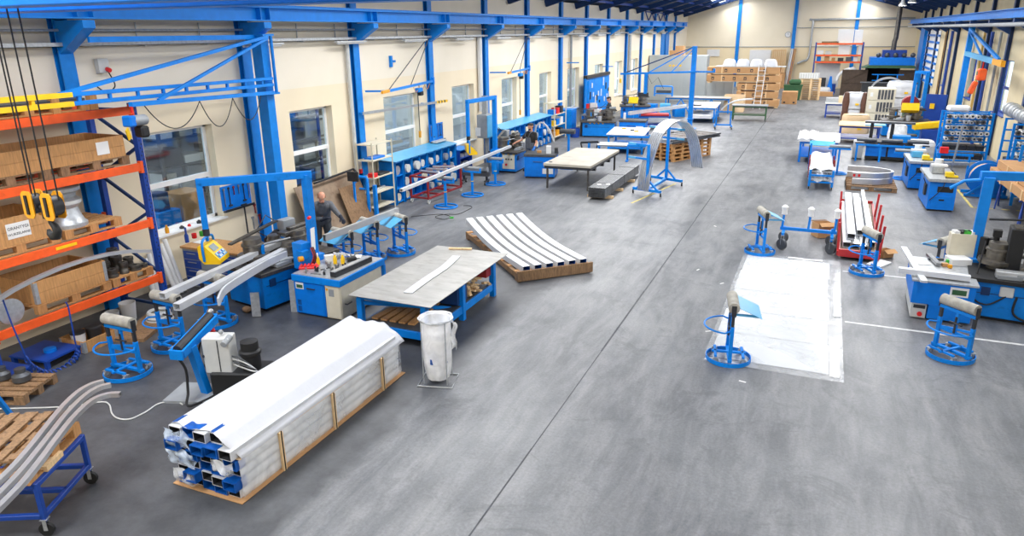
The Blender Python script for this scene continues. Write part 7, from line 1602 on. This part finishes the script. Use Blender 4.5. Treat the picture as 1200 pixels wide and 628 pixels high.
t = thing('ribbed_tray', 'white ribbed tray lying on the tall pallet stack', 'tray', (-1.05, 56.3, 10*(PAL_H+.002)+.001)); m = MB(); m.bb((-.7, -.5, 0), (.6, .5, .35)); m.build('tray', M.ltgrey, t)
for k in range(8): m = MB(); m.bb((-.68+.16*k, -.515, .02), (-.62+.16*k, -.5, .33)); m.build('rib', M.white, t)
p0 = q(914, 56, YB-.6); t = make_pallet('pale wooden pallet standing upright against the end wall', (0, 0, 0), 0, 1.9, 1.1, M.woodlt); t.rotation_euler = (PI/2, -PI/2, 0); t.rotation_euler = (0, -PI/2+.06, -PI/2); t.location = (p0.x, YB-.5, 1.0+1.2)
on_shelf('tall_crate', 'tall tan crate under the upright pallet at the end wall', 'crate', p0.x, YB-.6, 0, (1.3, 1.0, 1.22), M.card)
for k in range(4): p = q(921+1.8*k, 80, YB-.7); o = MB().tube([(0, 0, 0), (.25, .4, 3.2)], .05, 8).build('leaning_tube', (M.ltgrey, M.white, M.wood, M.card)[k]); o.location = (p.x, YB-.75, .01); tag(o, ('grey tube leaning at end wall, leftmost of four', 'white tube leaning at end wall beside the grey tube', 'wooden pole leaning at end wall beside the white tube', 'tan tube leaning at end wall, rightmost of four')[k], 'tube')
# orange rack at the end
YO = 62.0; xa, xb = q(955.5, 60, YO).x, q(1011, 60, YO).x; zs = [q(980, 50.5, YO).z, q(980, 64, YO).z, q(980, 72, YO).z]
t = thing('pallet_rack', 'orange and navy storage rack at the far end beside brown oven doors', 'rack', (xa, YO, 0)); w_ = xb-xa
for x in (0, w_):
    for y in (0, 1.0): m = MB(); m.bar((x, y, 0), (x, y, zs[0]+.05), .09); m.build('upright', M.navy, t)
    m = MB()
    for k in range(5): m.bar((x, (k % 2)*1.0, .3+.6*k), (x, ((k+1) % 2)*1.0, .9+.6*k), .04)
    m.build('diagonal_brace', M.navy, t)
for z in zs:
    for y in (0, 1.0): m = MB(); m.bb((.05, y-.03, z-.12), (w_-.05, y+.03, z)); m.build('beam', M.orange, t)
    m = MB(); m.bb((.05, .04, z-.03), (w_-.05, .96, z-.005)); m.build('shelf_board', M.cardlt, t)
stuff = [(2, .25, .3, .45, M.blue2, 'blue box'), (2, .8, .35, .4, M.card, 'brown box'), (2, 1.25, .25, .25, M.wood, 'small timber box'), (2, 1.75, .4, .25, M.char, 'dark box'), (2, 2.3, .4, .3, M.dkgrey, 'grey box'), (2, 2.75, .3, .45, M.white, 'white bag'),
         (1, .3, .45, .3, M.white, 'white box'), (1, .85, .45, .25, M.ltgrey, 'pale grey box'), (1, 1.9, .8, .8, M.paper, 'tall white carton'), (1, 2.6, .3, .6, M.steelblue, 'blue canister'), (1, 2.95, .25, .8, M.white, 'white canister'),
         (0, .9, 1.2, .12, M.woodold, 'flat timber stack'), (0, 1.9, 1.1, 1.0, M.paper, 'wide white carton'), (0, 2.75, .55, .95, M.white, 'white drum-like box')]
for i, (lv_, x, wd, hh, mt, l) in enumerate(stuff):
    on_shelf(('box', 'canister')['canister' in l].replace('box', 'storage_box'), '%s on the %s level of the far orange rack' % (l, ('top', 'middle', 'lower')[lv_]), 'box', xa+x*w_/3.2+.05, YO+.45, zs[lv_]-.004, (wd, .5, min(hh, (zs[lv_-1]-zs[lv_]-.15) if lv_ else 2)), mt)
m = MB(); m.bb((xa+.15, YO+1.1, .4), (xa+1.9, YO+1.14, 2.25)); tag(m.build('white_board', M.white), 'large white board standing behind the far orange rack', 'board')
for i, (x, mt, h, l, d) in enumerate(((.75, M.char, 1.15, 'dark upright cabinet under the far orange rack', (.5, .5)), (2.75, M.navy, .95, 'navy drum-like cabinet under right end of the far orange rack', (.6, .6)), (1.5, M.navy, .7, 'low navy box under the middle of the far orange rack', (.5, .5)))):
    on_shelf('floor_cabinet', l, 'cabinet', xa+x, YO+.4, 0, (*d, h), mt)
bale('white rag heap on the floor before far orange rack', xa+.75, YO-1.4, 0, (1.3, .8, .55), 4, M.paper)
on_shelf('timber_box', 'low tan timber box on floor before the far orange rack', 'box', xa+.9, YO-2.5, 0, (1.4, .7, .3), M.card)
t = thing('pallet_truck', 'bright blue upright lifter before the far orange rack', 'lifter', (xa+1.3, YO-1.3, 0)); m = MB(); m.prism([(-.2, 0, .1), (.25, 0, .1), (.1, 0, 1.35), (-.05, 0, 1.35)], (0, .3, 0)); m.build('mast', M.blue2, t); m = MB(); m.bb((-.35, -.6, .06), (.35, .3, .16)); m.build('forks', M.blue2, t); castor(t, -.25, -.4, .07, .03, M.black); castor(t, .25, -.4, .07, .03, M.black); castor(t, 0, .2, .07, .03, M.black)
t = thing('drum_press', 'grey and navy drum machine with white duct under orange rack end', 'machine', (xa+2.75, YO-1.2, 0)); m = MB(); m.lathe([(.4, 0), (.4, .9), (.3, .95)], seg=18); m.build('drum', M.navy, t); m = MB(); m.lathe([(.3, .95), (.36, 1.1), (.3, 1.3), (.34, 1.45), (.25, 1.6), (.3, 1.8), (.2, 2.0), (.05, 2.05)], seg=16); m.build('head', M.ltgrey, t); m = MB(); m.tube(cat_rom([Vector((-.1, 0, 1.9)), Vector((-.5, 0, 1.8)), Vector((-.9, .1, 1.4)), Vector((-1.0, .1, 1.0))], 5), .12, 10); m.build('duct', M.white, t)
# oven / booth with brown doors and blue hood
YBo = 60.0; bx0, bx1 = q(1017, 90, YBo).x, q(1048, 90, YBo).x+.2; zt = q(1030, 81, YBo).z
t = thing('oven_booth', 'dark oven booth with brown steel doors and blue hood', 'oven', (bx0, YBo, 0)); w_ = bx1-bx0
M.brown = mat('brown_steel', '#4c3e33', .6, .2, var=.2); M.soot = mat('soot_black', '#101012', .9)
m = MB(); m.bb((-.1, 0, 0), (0, 1.5, zt)); m.bb((w_, 0, 0), (w_+.1, 1.5, zt)); m.bb((-.1, 3.4, 0), (w_+.1, 1.5, zt)); m.bb((-.1, 0, zt), (w_+.1, 1.5, zt+.1)); m.build('chamber', M.soot, t)
for s, x in ((-1, -1.75), (1, w_+.05)):
    m = MB(); m.bb((x, -.12, .05), (x+1.7, 0, zt-.05)); d = m.build('door', M.brown, t)
    for zz in (.1, zt/2, zt-.12): m = MB(); m.bb((x, -.16, zz-.04), (x+1.7, -.121, zz+.04)); m.build('door_rail', M.brown, d)
    m = MB(); m.bar((x+.05, -.14, zt*.52), (x+1.65, -.14, zt-.15), .04); m.bar((x+1.65, -.14, zt*.52), (x+.05, -.14, zt-.15), .04); m.build('cross_brace', M.brown, d)
hz = q(1040, 76.5, YBo-.5).z; hx0, hx1 = q(1020, 70, YBo-.5).x, q(1073, 70, YBo-.5).x; ht = q(1040, 67.5, YBo-.5).z
m = MB(); m.bb((hx0-bx0, -.5, hz), (hx1-bx0, 1.5, ht)); m.build('hood', M.blue2, t, bevel=.01); m = MB(); m.prism([(hx0-bx0-.5, -.6, zt+.1), (hx1-bx0+.1, -.6, zt+.1), (hx1-bx0, -.6, hz), (hx0-bx0, -.6, hz)], (0, 2.0, 0)); m.build('hood_skirt', M.green, t)
m = MB(); m.bb((hx0-bx0+.75, -.2, ht), (hx0-bx0+2.3, .8, ht+.5)); m.build('fan_box', M.navy, t); m = MB(); 
for k in range(5): m.ball((hx0-bx0+.5+.55*k, -.3, ht+.16), .17, 8)
m.build('motors', M.dkgrey, t)
m = MB(); xx = hx0-bx0+1.45; m.tube([(xx, .4, ht+.5), (xx, .4, ht+1.1), (xx+.05, .4, ht+1.3), (xx+.05, .4, roofz(bx0+xx)-.15)], .16, 12); m.build('flue', M.dksteel, t)
t = thing('trolley_frame', 'blue frame trolley standing inside the dark oven mouth', 'trolley', (bx0+.6, YBo-.9, 0))
for x in (0, 1.25): m = MB(); m.bar((x, 0, .1), (x, 0, zt*.83), .07); m.bar((x-.35, 0, zt*.62), (x+.3, 0, zt*.62), .05); m.bar((x, -.3, .12), (x, .3, .12), .07); m.build('post', M.blue, t); castor(t, x, -.28, .1, .045, M.black); castor(t, x, .28, .1, .045, M.black)
m = MB(); m.bar((-.4, 0, zt*.83), (1.65, 0, zt*.83), .06); m.bar((0, 0, .3), (1.25, 0, .3), .06); m.build('cross_bar', M.blue, t)
for k in range(3):
    P_ = [onY(px, py+.6*k, 54+.05*k) for px, py in ((1020, 104), (1024, 98), (1030, 93.5), (1038, 91), (1046, 91), (1054, 94), (1059, 98), (1062, 102))]; P_ = cat_rom(P_, 3); m = MB(); m.sweep(P_, .07, .07, up=(0, 1, 0)); tag(m.build('arched_profile', M.alu), 'silver arched profile leaning before the oven booth', 'profile', 'arched profiles before the oven')
t = thing('arch_rest', 'dark rest under the silver arches before the oven', 'rest', (onY(1041, 104, 54.2).x, 54.5, 0)); m = MB(); m.bb((-1.6, 0, 0), (1.6, .35, 1.3)); m.build('block', M.char, t); m = MB(); m.bb((-1.7, -.05, 1.3), (1.7, .4, 1.36)); m.build('top', M.dkgrey, t)
# benches, guard frame and yellow panel at the far right
t = top_table('long grey bench with blue legs at the far right wall', (3.6, 44.0+2.4, 0), 0, 2.1, 1.2, .95, M.grey, M.blue, 'bench', name='assembly_bench')
a, b_ = onX(1069, 135, 4.1), onX(1079, 130, 4.6); Yg = 39.0; xg0, xg1 = onY(1070, 120, Yg).x, onY(1082, 120, Yg).x; zg = onY(1075, 84.5, Yg).z
L6 = (3.6, 38.0, 0); mc6 = bender('bending machine with tall blue gantry at the far right', L6, .05, 1.9, 1.0, gantry=False)
m = MB(); m.bar((xg0-3.6, Yg-38.0, .7), (xg0-3.6, Yg-38.0, zg), .13); m.bar((xg1-3.6, Yg-38.3, 0), (xg1-3.6, Yg-38.3, zg), .15); m.bar((xg0-3.65, Yg-38.0, zg), (xg1-3.5, Yg-38.3, zg), .13); m.build('gantry_frame', M.blue, mc6)
m = MB(); m.box((.1, -.2, 1.3), (.7, .3, .35), rx=-.5); m.build('control_panel', M.yellow, mc6)
t = thing('tool_board', 'blue freestanding tool board at the far right wall', 'tool board', (4.9, 40.2, 0)); m = MB(); m.box((0, 0, 1.0), (1.1, .1, 1.5), rz=-.4); m.build('board', M.navy, t); m = MB(); m.box((0, 0, .04), (1.0, .6, .08), rz=-.4); m.build('foot', M.navy, t); m = MB(); m.box((-.05, -.08, 1.2), (.2, .03, .25), rz=-.4); m.build('yellow_tag', M.yellow, t)
t = thing('lathe_machine', 'red-brown and green machine beside the freestanding tool board', 'machine', (3.95, 40.6, 0)); m = MB(); m.bb((-.25, -.4, 0), (.25, .4, .9)); m.build('body', M.green, t, bevel=.02); m = MB(); m.cyl((0, -.3, 1.25), (0, .2, 1.25), .38, 18); m.bb((-.2, -.2, .9), (.2, .2, 1.0)); m.build('head', M.dkred, t)
t = thing('yellow_stacker', 'yellow long tool case on a navy stand by the roll rack', 'case', (4.4, 35.2, 0)); m = MB(); m.bb((-.4, -.4, 0), (.4, .4, .7)); m.build('stand', M.navy, t); m = MB(); m.box((-.1, 0, .85), (1.3, .4, .26), rz=.15, ry=-.12); m.build('case_body', M.yellow, t, bevel=.03)
t = thing('blue_bins', 'blue parts bin on the floor by the yellow tool case', 'bin', (3.55, 34.6, 0)); m = MB(); m.bb((-.3, -.3, 0), (.3, .3, .45)); m.build('bin_body', M.blue2, t); m = MB(); m.bb((-.25, -.25, .45), (.25, .25, .5)); m.build('contents', M.char, t)
# louvred window and blue door post on the right wall
a, b_ = onX(1084, 60, XR-.05).y, onX(1099, 60, XR-.05).y
m = MB(); m.bb((XR-.04, b_, 1.2), (XR-.02, a, 4.6)); lw = struct('window_60', m, M.paper)
for k in range(8): m = MB(); m.bb((XR-.1, b_, 1.3+.42*k), (XR-.04, a, 1.42+.42*k)); m.build('window_slat', M.blue2, lw)
m = MB(); a2 = onX(1079, 60, XR-.05).y; m.bb((XR-.25, a+.05, 0), (XR, min(a2, YB-.1), 4.85)); struct('door_1', m, M.steelblue)
# wide blue door on the left wall at the far end
a, b_ = onX(775, 52, XL+.05).y, onX(783.5, 52, XL+.05).y; m = MB(); m.bb((XL, a, 0), (XL+.08, b_, 4.6)); struct('door_2', m, M.steelblue)
a, b_ = onX(757, 10, XL+.1).y, onX(784, 12, XL+.1).y; t = thing('bracing_truss', 'dark blue zigzag bracing between far columns above left runway', 'bracing', (XL+.1, a, RT)); L_ = b_-a
m = MB()
for k in range(8): m.bar((0, L_*k/8, .05 if k % 2 else .62), (0, L_*(k+1)/8, .62 if k % 2 else .05), .06)
m.build('diagonals', M.navy, t); m = MB(); m.bar((0, 0, .03), (0, L_, .03), .08); m.bar((0, 0, .64), (0, L_, .64), .08); m.build('chords', M.navy, t)
# ============================================================ OUTSIDE THE WINDOWS: a neighbouring bay with shelving, pale farther on
xo0, xo1 = XL-6.5, XL-WT-.05
m = MB(); m.bb((xo0-.1, 4, -.1), (xo1, 62, 0)); struct('trim_90', m, mat('yard_floor', '#8a8d8f', .8))
m = MB(); m.bb((xo0+1.5, 4, 0), (xo0+1.7, 21, 6)); struct('trim_92', m, mat('dark_yard_wall', '#4e565c', .8, var=.3, scale=.8))
m = MB(); m.bb((xo0-.2, 21, 0), (xo0, 62, 6)); struct('trim_91', m, mat('yard_wall', '#cfd3d4', .9, var=.15, scale=.6))
rr = random.Random(21)
for s, (y0, y1) in enumerate(((12.0, 14.6), (15.6, 20.0))):
    t = thing('storage_shelf', ('grey storage shelf seen through the first window', 'dark storage shelf seen through the second window')[s], 'shelf', (xo1-2.6, y0, 0)); L_ = y1-y0
    for y in (0, L_/2, L_):
        for x in (0, .8): m = MB(); m.bar((x, y, 0), (x, y, 3.6), .07); m.build('upright', M.navy if s else M.dkgrey, t)
    for z in (.5, 1.15, 1.8, 2.45, 3.1): m = MB(); m.bb((.0, 0, z), (.8, L_, z+.05)); m.build('shelf_board', (M.char, M.dkgrey)[s], t)
    for z in (.5, 1.15, 1.8, 2.45, 3.1):
        y = .15
        while y < L_-.5:
            w_ = rr.uniform(.3, .7); h = rr.uniform(.15, .5); mt = rr.choice((M.dkgrey, M.galv, M.char, M.ltgrey, M.blue2, M.card, M.white))
            o = MB().box((0, 0, h/2), (.55, w_, h)).build('stored_box', mt); o.location = (xo1-2.2, y0+y+w_/2, z+.051); tag(o, 'box stored on the shelf seen through the %s window' % ('first', 'second')[s], 'box', 'boxes behind the %s window' % ('first', 'second')[s]); y += w_+rr.uniform(.05, .25)
t = thing('blue_machine', 'blue machine standing outside the first window', 'machine', (xo1-1.2, 11.2, 0)); m = MB(); m.box((0, 0, .55), (.6, .6, 1.1)); m.build('body', M.steelblue, t); m = MB(); m.box((0, .0, 1.3), (.35, .3, .4)); m.build('head', M.deep, t)
carton('tan box standing outside the first window', xo1-1.4, 12.1, 0, (.6, .7, 1.35), M.card, None, False)
# ============================================================ PEOPLE
def blob(m, p, q, r0, r1, seg=14):
    p, q = Vector(p), Vector(q); d = q-p
    if d.length < 1e-5: m.ball(p, r0, seg); return
    m.ball(p, r0, seg); m.ball(q, r1, seg); m.tube([p, q], [r0, r1], seg)
def remesh(m, name, mt, parent, vox, smooth=2):
    o = m.build('tmp', mt); md = o.modifiers.new('r', 'REMESH'); md.mode = 'VOXEL'; md.voxel_size = vox; md.use_smooth_shade = True
    ms = o.modifiers.new('s', 'SMOOTH'); ms.iterations = smooth; ms.factor = .5
    dg = bpy.context.evaluated_depsgraph_get(); me = bpy.data.meshes.new_from_object(o.evaluated_get(dg)); me.name = name
    bpy.data.objects.remove(o); me.materials.clear(); me.materials.append(mt)
    for p in me.polygons: p.use_smooth = True; p.material_index = 0
    n = bpy.data.objects.new(name, me); COL.objects.link(n); n.parent = parent; return n
def hand(m, w, d, up, side, curl=.6):
    """palm from wrist w along d, back of the hand towards up; five fingers"""
    w, d, up = Vector(w), Vector(d).normalized(), Vector(up); x = d.cross(up).normalized(); up = x.cross(d)
    for k in (-1, 0, 1): blob(m, w+d*.01+x*.016*k, w+d*.085+x*.024*k, .016, .0135, 8)
    for k, L_ in enumerate((.066, .076, .072, .056)):
        b = w+d*.088+x*(.034-.0225*k)*side; a = b+(d*math.cos(curl*.5)-up*math.sin(curl*.5))*L_*.52; c = a+(d*math.cos(curl*1.4)-up*math.sin(curl*1.4))*L_*.5
        blob(m, b, a, .0095, .009, 8); blob(m, a, c, .009, .0075, 8)
    b = w+d*.03+x*.03*side; a = b+(d*.7+x*.6*side-up*.25)*.042; c = a+(d*.85+x*.2*side-up*.4)*.034; blob(m, b, a, .012, .0105, 8); blob(m, a, c, .0105, .009, 8)
def person(label, J, look, mats, vox=.009, hairlong=.0, bald=False, glove=None, sleeves='long', dungarees=False):
    """J: joint positions in world space"""
    base = Vector(((J['footL'][0]+J['footR'][0])/2, (J['footL'][1]+J['footR'][1])/2, 0)); V = {k: Vector(v)-base for k, v in J.items()}
    t = thing('person', label, 'person', base)
    H = V['head']; f = Vector(look).normalized(); z = Vector((0, 0, 1)); s = f.cross(z).normalized(); u = s.cross(f)     # s: the person's right-hand side
    shx = (V['shL']-V['shR']).normalized()
    b = MB()
    # head: skull, jaw, nose, ears, neck
    def hp(a, c, e): return H+s*a+f*c+u*e
    b.ball(hp(0, -.012, .035), (.074, .074, .078), 16); blob(b, hp(0, .02, .03), hp(0, .03, -.06), .062, .046); blob(b, hp(-.02, .045, -.085), hp(.02, .045, -.085), .026, .026, 10); b.ball(hp(0, -.045, .03), .075, 14)
    blob(b, hp(0, .083, .022), hp(0, .102, -.018), .009, .014, 8); blob(b, hp(-.02, .083, -.052), hp(.02, .083, -.052), .010, .010, 8); blob(b, hp(-.045, .074, .035), hp(.045, .074, .035), .011, .011, 8)
    for k in (-1, 1): blob(b, hp(.078*k, -.01, .02), hp(.082*k, -.018, -.015), .016, .012, 8)
    blob(b, hp(0, -.03, -.05), V['neck'], .055, .062); hipc = (V['hipL']+V['hipR'])/2
    blob(b, V['neck'], V['chest'], .06, .10); blob(b, V['chest'], hipc, .105, .10)
    for S in 'LR':
        sh, el, wr, hi, kn, an = (V[k+S] for k in ('sh', 'el', 'wr', 'hip', 'knee', 'foot'))
        blob(b, V['chest']+Vector((0, 0, .1)), sh, .08, .055); blob(b, sh, el, .05, .04); blob(b, el, wr, .040, .027)
        blob(b, hi, kn, .085, .058); blob(b, kn, an+Vector((0, 0, .08)), .056, .038); blob(b, an+Vector((0, 0, .04)), an+Vector((f.x, f.y, 0)).normalized()*.16+Vector((0, 0, .035)), .036, .03)
        dd = V.get('hd'+S); dd = (Vector(J['hd'+S]) if 'hd'+S in J else (wr-el)); hand(b, wr, dd, z if abs(dd.normalized().z) < .8 else f, 1 if S == 'L' else -1)
    remesh(b, 'body', mats['skin'], t, vox*.8, 1)
    # eyes and brows
    for k in (-1, 1):
        m = MB(); m.ball(hp(.031*k, .077, .020), .0115, 10); e = m.build('eye', M.paper, t); m = MB(); m.ball(hp(.031*k, .0855, .020), .0055, 8); m.build('iris', M.black, e)
        m = MB(); blob(m, hp(.018*k, .089, .043), hp(.045*k, .083, .044), .005, .004, 6); m.build('eyebrow', mats['hair'], t)
    m = MB(); blob(m, hp(-.018, .092, -.052), hp(.018, .092, -.052), .0045, .0045, 6); m.build('lips', mat('lips', '#a5625a', .5), t)
    # hair
    m = MB()
    if bald:
        for k in (-1, 1): blob(m, hp(.06*k, -.02, .03), hp(.05*k, -.06, -.02), .03, .03)
        blob(m, hp(-.04, -.09, .02), hp(.04, -.09, .02), .04, .04); blob(m, hp(0, -.085, -.02), hp(0, -.08, .06), .045, .035)
    else:
        m.ball(hp(0, -.03, .062), (.084, .084, .07), 16); blob(m, hp(0, -.075, .05), hp(0, -.075, -.03), .065, .05); blob(m, hp(-.045, .045, .095), hp(.045, .045, .095), .032, .032)
    remesh(m, 'hair', mats['hair'], t, .009, 1)
    if not bald and mats.get('beard'): m = MB(); blob(m, hp(-.038, .04, -.075), hp(.038, .04, -.075), .03, .03); blob(m, hp(-.018, .055, -.095), hp(.018, .055, -.095), .022, .022); remesh(m, 'beard', mats['hair'], t, .009, 1)
    # upper garment
    g = MB(); ch = V['chest']; k_ = .022
    blob(g, V['neck']-Vector((0, 0, .05)), ch, .085, .145); 
    for w in (-1, 0, 1): blob(g, ch+shx*w*.085+Vector((0, 0, .05)), hipc+shx*w*.075+Vector((0, 0, .02)), .13, .122)
    for S in 'LR':
        sh, el, wr = (V[k+S] for k in ('sh', 'el', 'wr')); blob(g, ch+Vector((0, 0, .12)), sh, .085, .072)
        if sleeves == 'long': blob(g, sh, el, .072, .058); blob(g, el, el.lerp(wr, .93), .058, .042)
        else: blob(g, sh, sh.lerp(el, .62), .07, .062)
    remesh(g, 'jacket' if sleeves == 'long' else 'tshirt', mats['top'], t, vox, 2)
    if sleeves == 'long': m = MB(); m.tube([V['neck']+Vector((.072*math.cos(a), .072*math.sin(a), .0)) for a in [2*PI*i/16 for i in range(16)]], .018, 8, closed=True); m.build('collar', mats['top'], t)
    # trousers
    g = MB(); blob(g, V['hipL']+Vector((0, 0, .05)), V['hipR']+Vector((0, 0, .05)), .125, .125)
    for S in 'LR': hi, kn, an = (V[k+S] for k in ('hip', 'knee', 'foot')); blob(g, hi, kn, .108, .078); blob(g, kn, an+Vector((0, 0, .09)), .078, .062)
    if dungarees:
        for w in (-1, 0, 1): blob(g, ch+f*.075+shx*w*.06+Vector((0, 0, -.02)), hipc+f*.05+shx*w*.07, .085, .1)
        blob(g, hipc+shx*.08+Vector((0, 0, .14)), hipc-shx*.08+Vector((0, 0, .14)), .128, .128)
    remesh(g, 'trousers', mats['legs'], t, vox, 2)
    if dungarees:
        for w in (-1, 1):
            P = [ch+f*.165+shx*w*.08+Vector((0, 0, .04)), ch+f*.12+shx*w*.1+Vector((0, 0, .17)), ch+shx*w*.1+Vector((0, 0, .215)), ch-f*.13+shx*w*.06+Vector((0, 0, .1)), ch-f*.14]; m = MB(); m.tube(cat_rom(P, 5), .017, 6); m.build('strap', mats['legs'], t)
    for S in 'LR':
        an = V['foot'+S]; d = Vector((f.x, f.y, 0)).normalized(); m = MB(); blob(m, an+Vector((0, 0, .09)), an+Vector((0, 0, .05))-d*.02, .05, .05); blob(m, an+Vector((0, 0, .045)), an+d*.18+Vector((0, 0, .04)), .046, .04); o = remesh(m, 'shoe', M.black, t, .01, 1)
        if glove and S in glove:
            m = MB(); wr = V['wr'+S]; dd = Vector(J['hd'+S]) if 'hd'+S in J else (wr-V['el'+S]); dn = dd.normalized()
            mm = MB(); hand(mm, wr, dd, z if abs(dn.z) < .8 else f, 1 if S == 'L' else -1); blob(mm, wr-dn*.05, wr+dn*.02, .036, .034, 10)
            blob(mm, wr, wr+dn*.09, .03, .028, 10); o = remesh(mm, 'glove', mats['glove'], t, .007, 0); md = o.modifiers.new('fat', 'DISPLACE'); md.strength = .005; md.mid_level = 0
    return t
def facing(a): return Vector((math.cos(a), math.sin(a), 0))
# worker at the nearest machine, bent over the profile
hd = onX(377, 231.5, -9.72); hn = fl(402, 259, 1.05)
f1 = Vector((.72, -.69, 0)); r1 = Vector((-.69, -.72, 0))    # r1: his right
pel = Vector((-10.05, hd.y+.34, .80)); che = pel.lerp(Vector((hd.x, hd.y, hd.z)), .52)+Vector((0, 0, .0)); nk = che.lerp(hd, .6)
J1 = dict(head=hd, neck=nk, chest=che, shR=che+r1*.19+Vector((0, 0, .10)), shL=che-r1*.19+Vector((0, 0, .10)), hipR=pel+r1*.1, hipL=pel-r1*.1, kneeR=pel+r1*.12+f1*.08+Vector((0, 0, -.38)), kneeL=pel-r1*.12+f1*.1+Vector((0, 0, -.38)), footR=(pel.x+r1.x*.14-.03, pel.y+r1.y*.14, 0), footL=(pel.x-r1.x*.14, pel.y-r1.y*.14, 0))
J1['wrL'] = hn+Vector((-.08, .06, .05)); J1['elL'] = J1['shL'].lerp(J1['wrL'], .5)+Vector((-.05, .08, -.05)); J1['hdL'] = Vector((.7, -.4, -.45))
J1['elR'] = J1['shR']+r1*.10+Vector((.02, -.02, -.26)); J1['wrR'] = che+f1*.27+r1*.02+Vector((0, 0, -.16)); J1['hdR'] = Vector((.5, .2, .2))
person('balding worker in dark grey jacket and gloves bending over a long profile', J1, Vector((.62, -.62, -.45)), dict(skin=M.skin, hair=M.hairlt, top=M.cloth2, legs=M.cloth, glove=M.glove), bald=True, glove='LR')
def upright(pos, a, headz, k=1.0):
    f = facing(a); r = Vector((f.y, -f.x, 0)); p = Vector((pos[0], pos[1], 0)); s = headz/1.68
    def P(x, y, z): return p+r*x*s+f*y*s+Vector((0, 0, z*s))
    return f, r, dict(head=P(0, .03, 1.68), neck=P(0, -.01, 1.50), chest=P(0, 0, 1.28), shR=P(.19, -.01, 1.42), shL=P(-.19, -.01, 1.42), hipR=P(.1, 0, .93), hipL=P(-.1, 0, .93), kneeR=P(.11, .03, .5), kneeL=P(-.11, .03, .5), footR=tuple(P(.13, 0, 0)), footL=tuple(P(-.13, 0, 0)),
        elR=P(.25, -.02, 1.14), elL=P(-.25, -.02, 1.14), wrR=P(.26, .12, .92), wrL=P(-.26, .1, .9)), P
h2 = onY(622, 148.5, 23.85); f2, r2, J2, P2 = upright((h2.x, 23.85), math.radians(-105), h2.z)
J2['elR'] = P2(.34, .12, 1.18); J2['wrR'] = P2(.44, .36, 1.10); J2['elL'] = P2(-.28, .02, 1.12); J2['wrL'] = P2(-.30, .20, .93)
person('bearded worker in black T-shirt and grey dungarees behind a blue cabinet', J2, Vector((-.62, -.75, -.1)), dict(skin=M.skin, hair=M.hair, top=M.tee, legs=M.cloth2, glove=M.gloveb, beard=True), glove='L', sleeves='short', dungarees=True)
h3 = onY(714, 116.5, 34.8); f3, r3, J3, P3 = upright((h3.x, 34.8), math.radians(-165), h3.z)
J3['elR'] = P3(.22, .12, 1.14); J3['wrR'] = P3(.12, .36, 1.10); J3['elL'] = P3(-.24, .1, 1.14); J3['wrL'] = P3(-.14, .38, 1.08)
person('worker in dark jacket standing sideways at the third machine reading', J3, Vector((-.85, -.3, -.4)), dict(skin=M.skin, hair=M.hair, top=M.cloth, legs=M.cloth, glove=M.glove))
# ============================================================ LIGHT
w = bpy.data.worlds.new('world'); SC.world = w; w.use_nodes = True
bg = w.node_tree.nodes['Background']; bg.inputs['Color'].default_value = (.80, .88, 1, 1); bg.inputs['Strength'].default_value = 1.4
def area(name, loc, sx, sy, e, rot=(0, 0, 0), col=(1, .985, .96)):
    l = bpy.data.lights.new(name, 'AREA'); l.shape = 'RECTANGLE'; l.size = sx; l.size_y = sy; l.energy = e; l.color = col
    o = bpy.data.objects.new(name, l); COL.objects.link(o); o.location = loc; o.rotation_euler = rot; return o
for i, y in enumerate((4, 16, 28, 40, 52, 63, -1.5)):  # area lamps added under the roof; the last pair is front fill
    for x in (XC-5.0, XC+5.0):
        k = (.92, 1.12, 1.32, 1.4, 1.35, .35, .75)[i]*(1.12 if x < XC else (.75 if i in (0, 1, 6) else .95))
        area('added_roof_lamp', (x, y, roofz(x)-.55), 2.2, (8.5 if y > 0 else 6), 260*k, (0, math.atan(SLOPE)*(1 if x < XC else -1)*-1, 0))
SC.view_settings.view_transform = 'Standard'; SC.view_settings.look = 'None'; SC.view_settings.gamma = 1; SC.view_settings.use_curve_mapping = False
SC.view_settings.exposure = 1.02
SC.cycles.use_denoising = True
SC.cycles.max_bounces = 6; SC.cycles.diffuse_bounces = 4; SC.cycles.transparent_max_bounces = 12
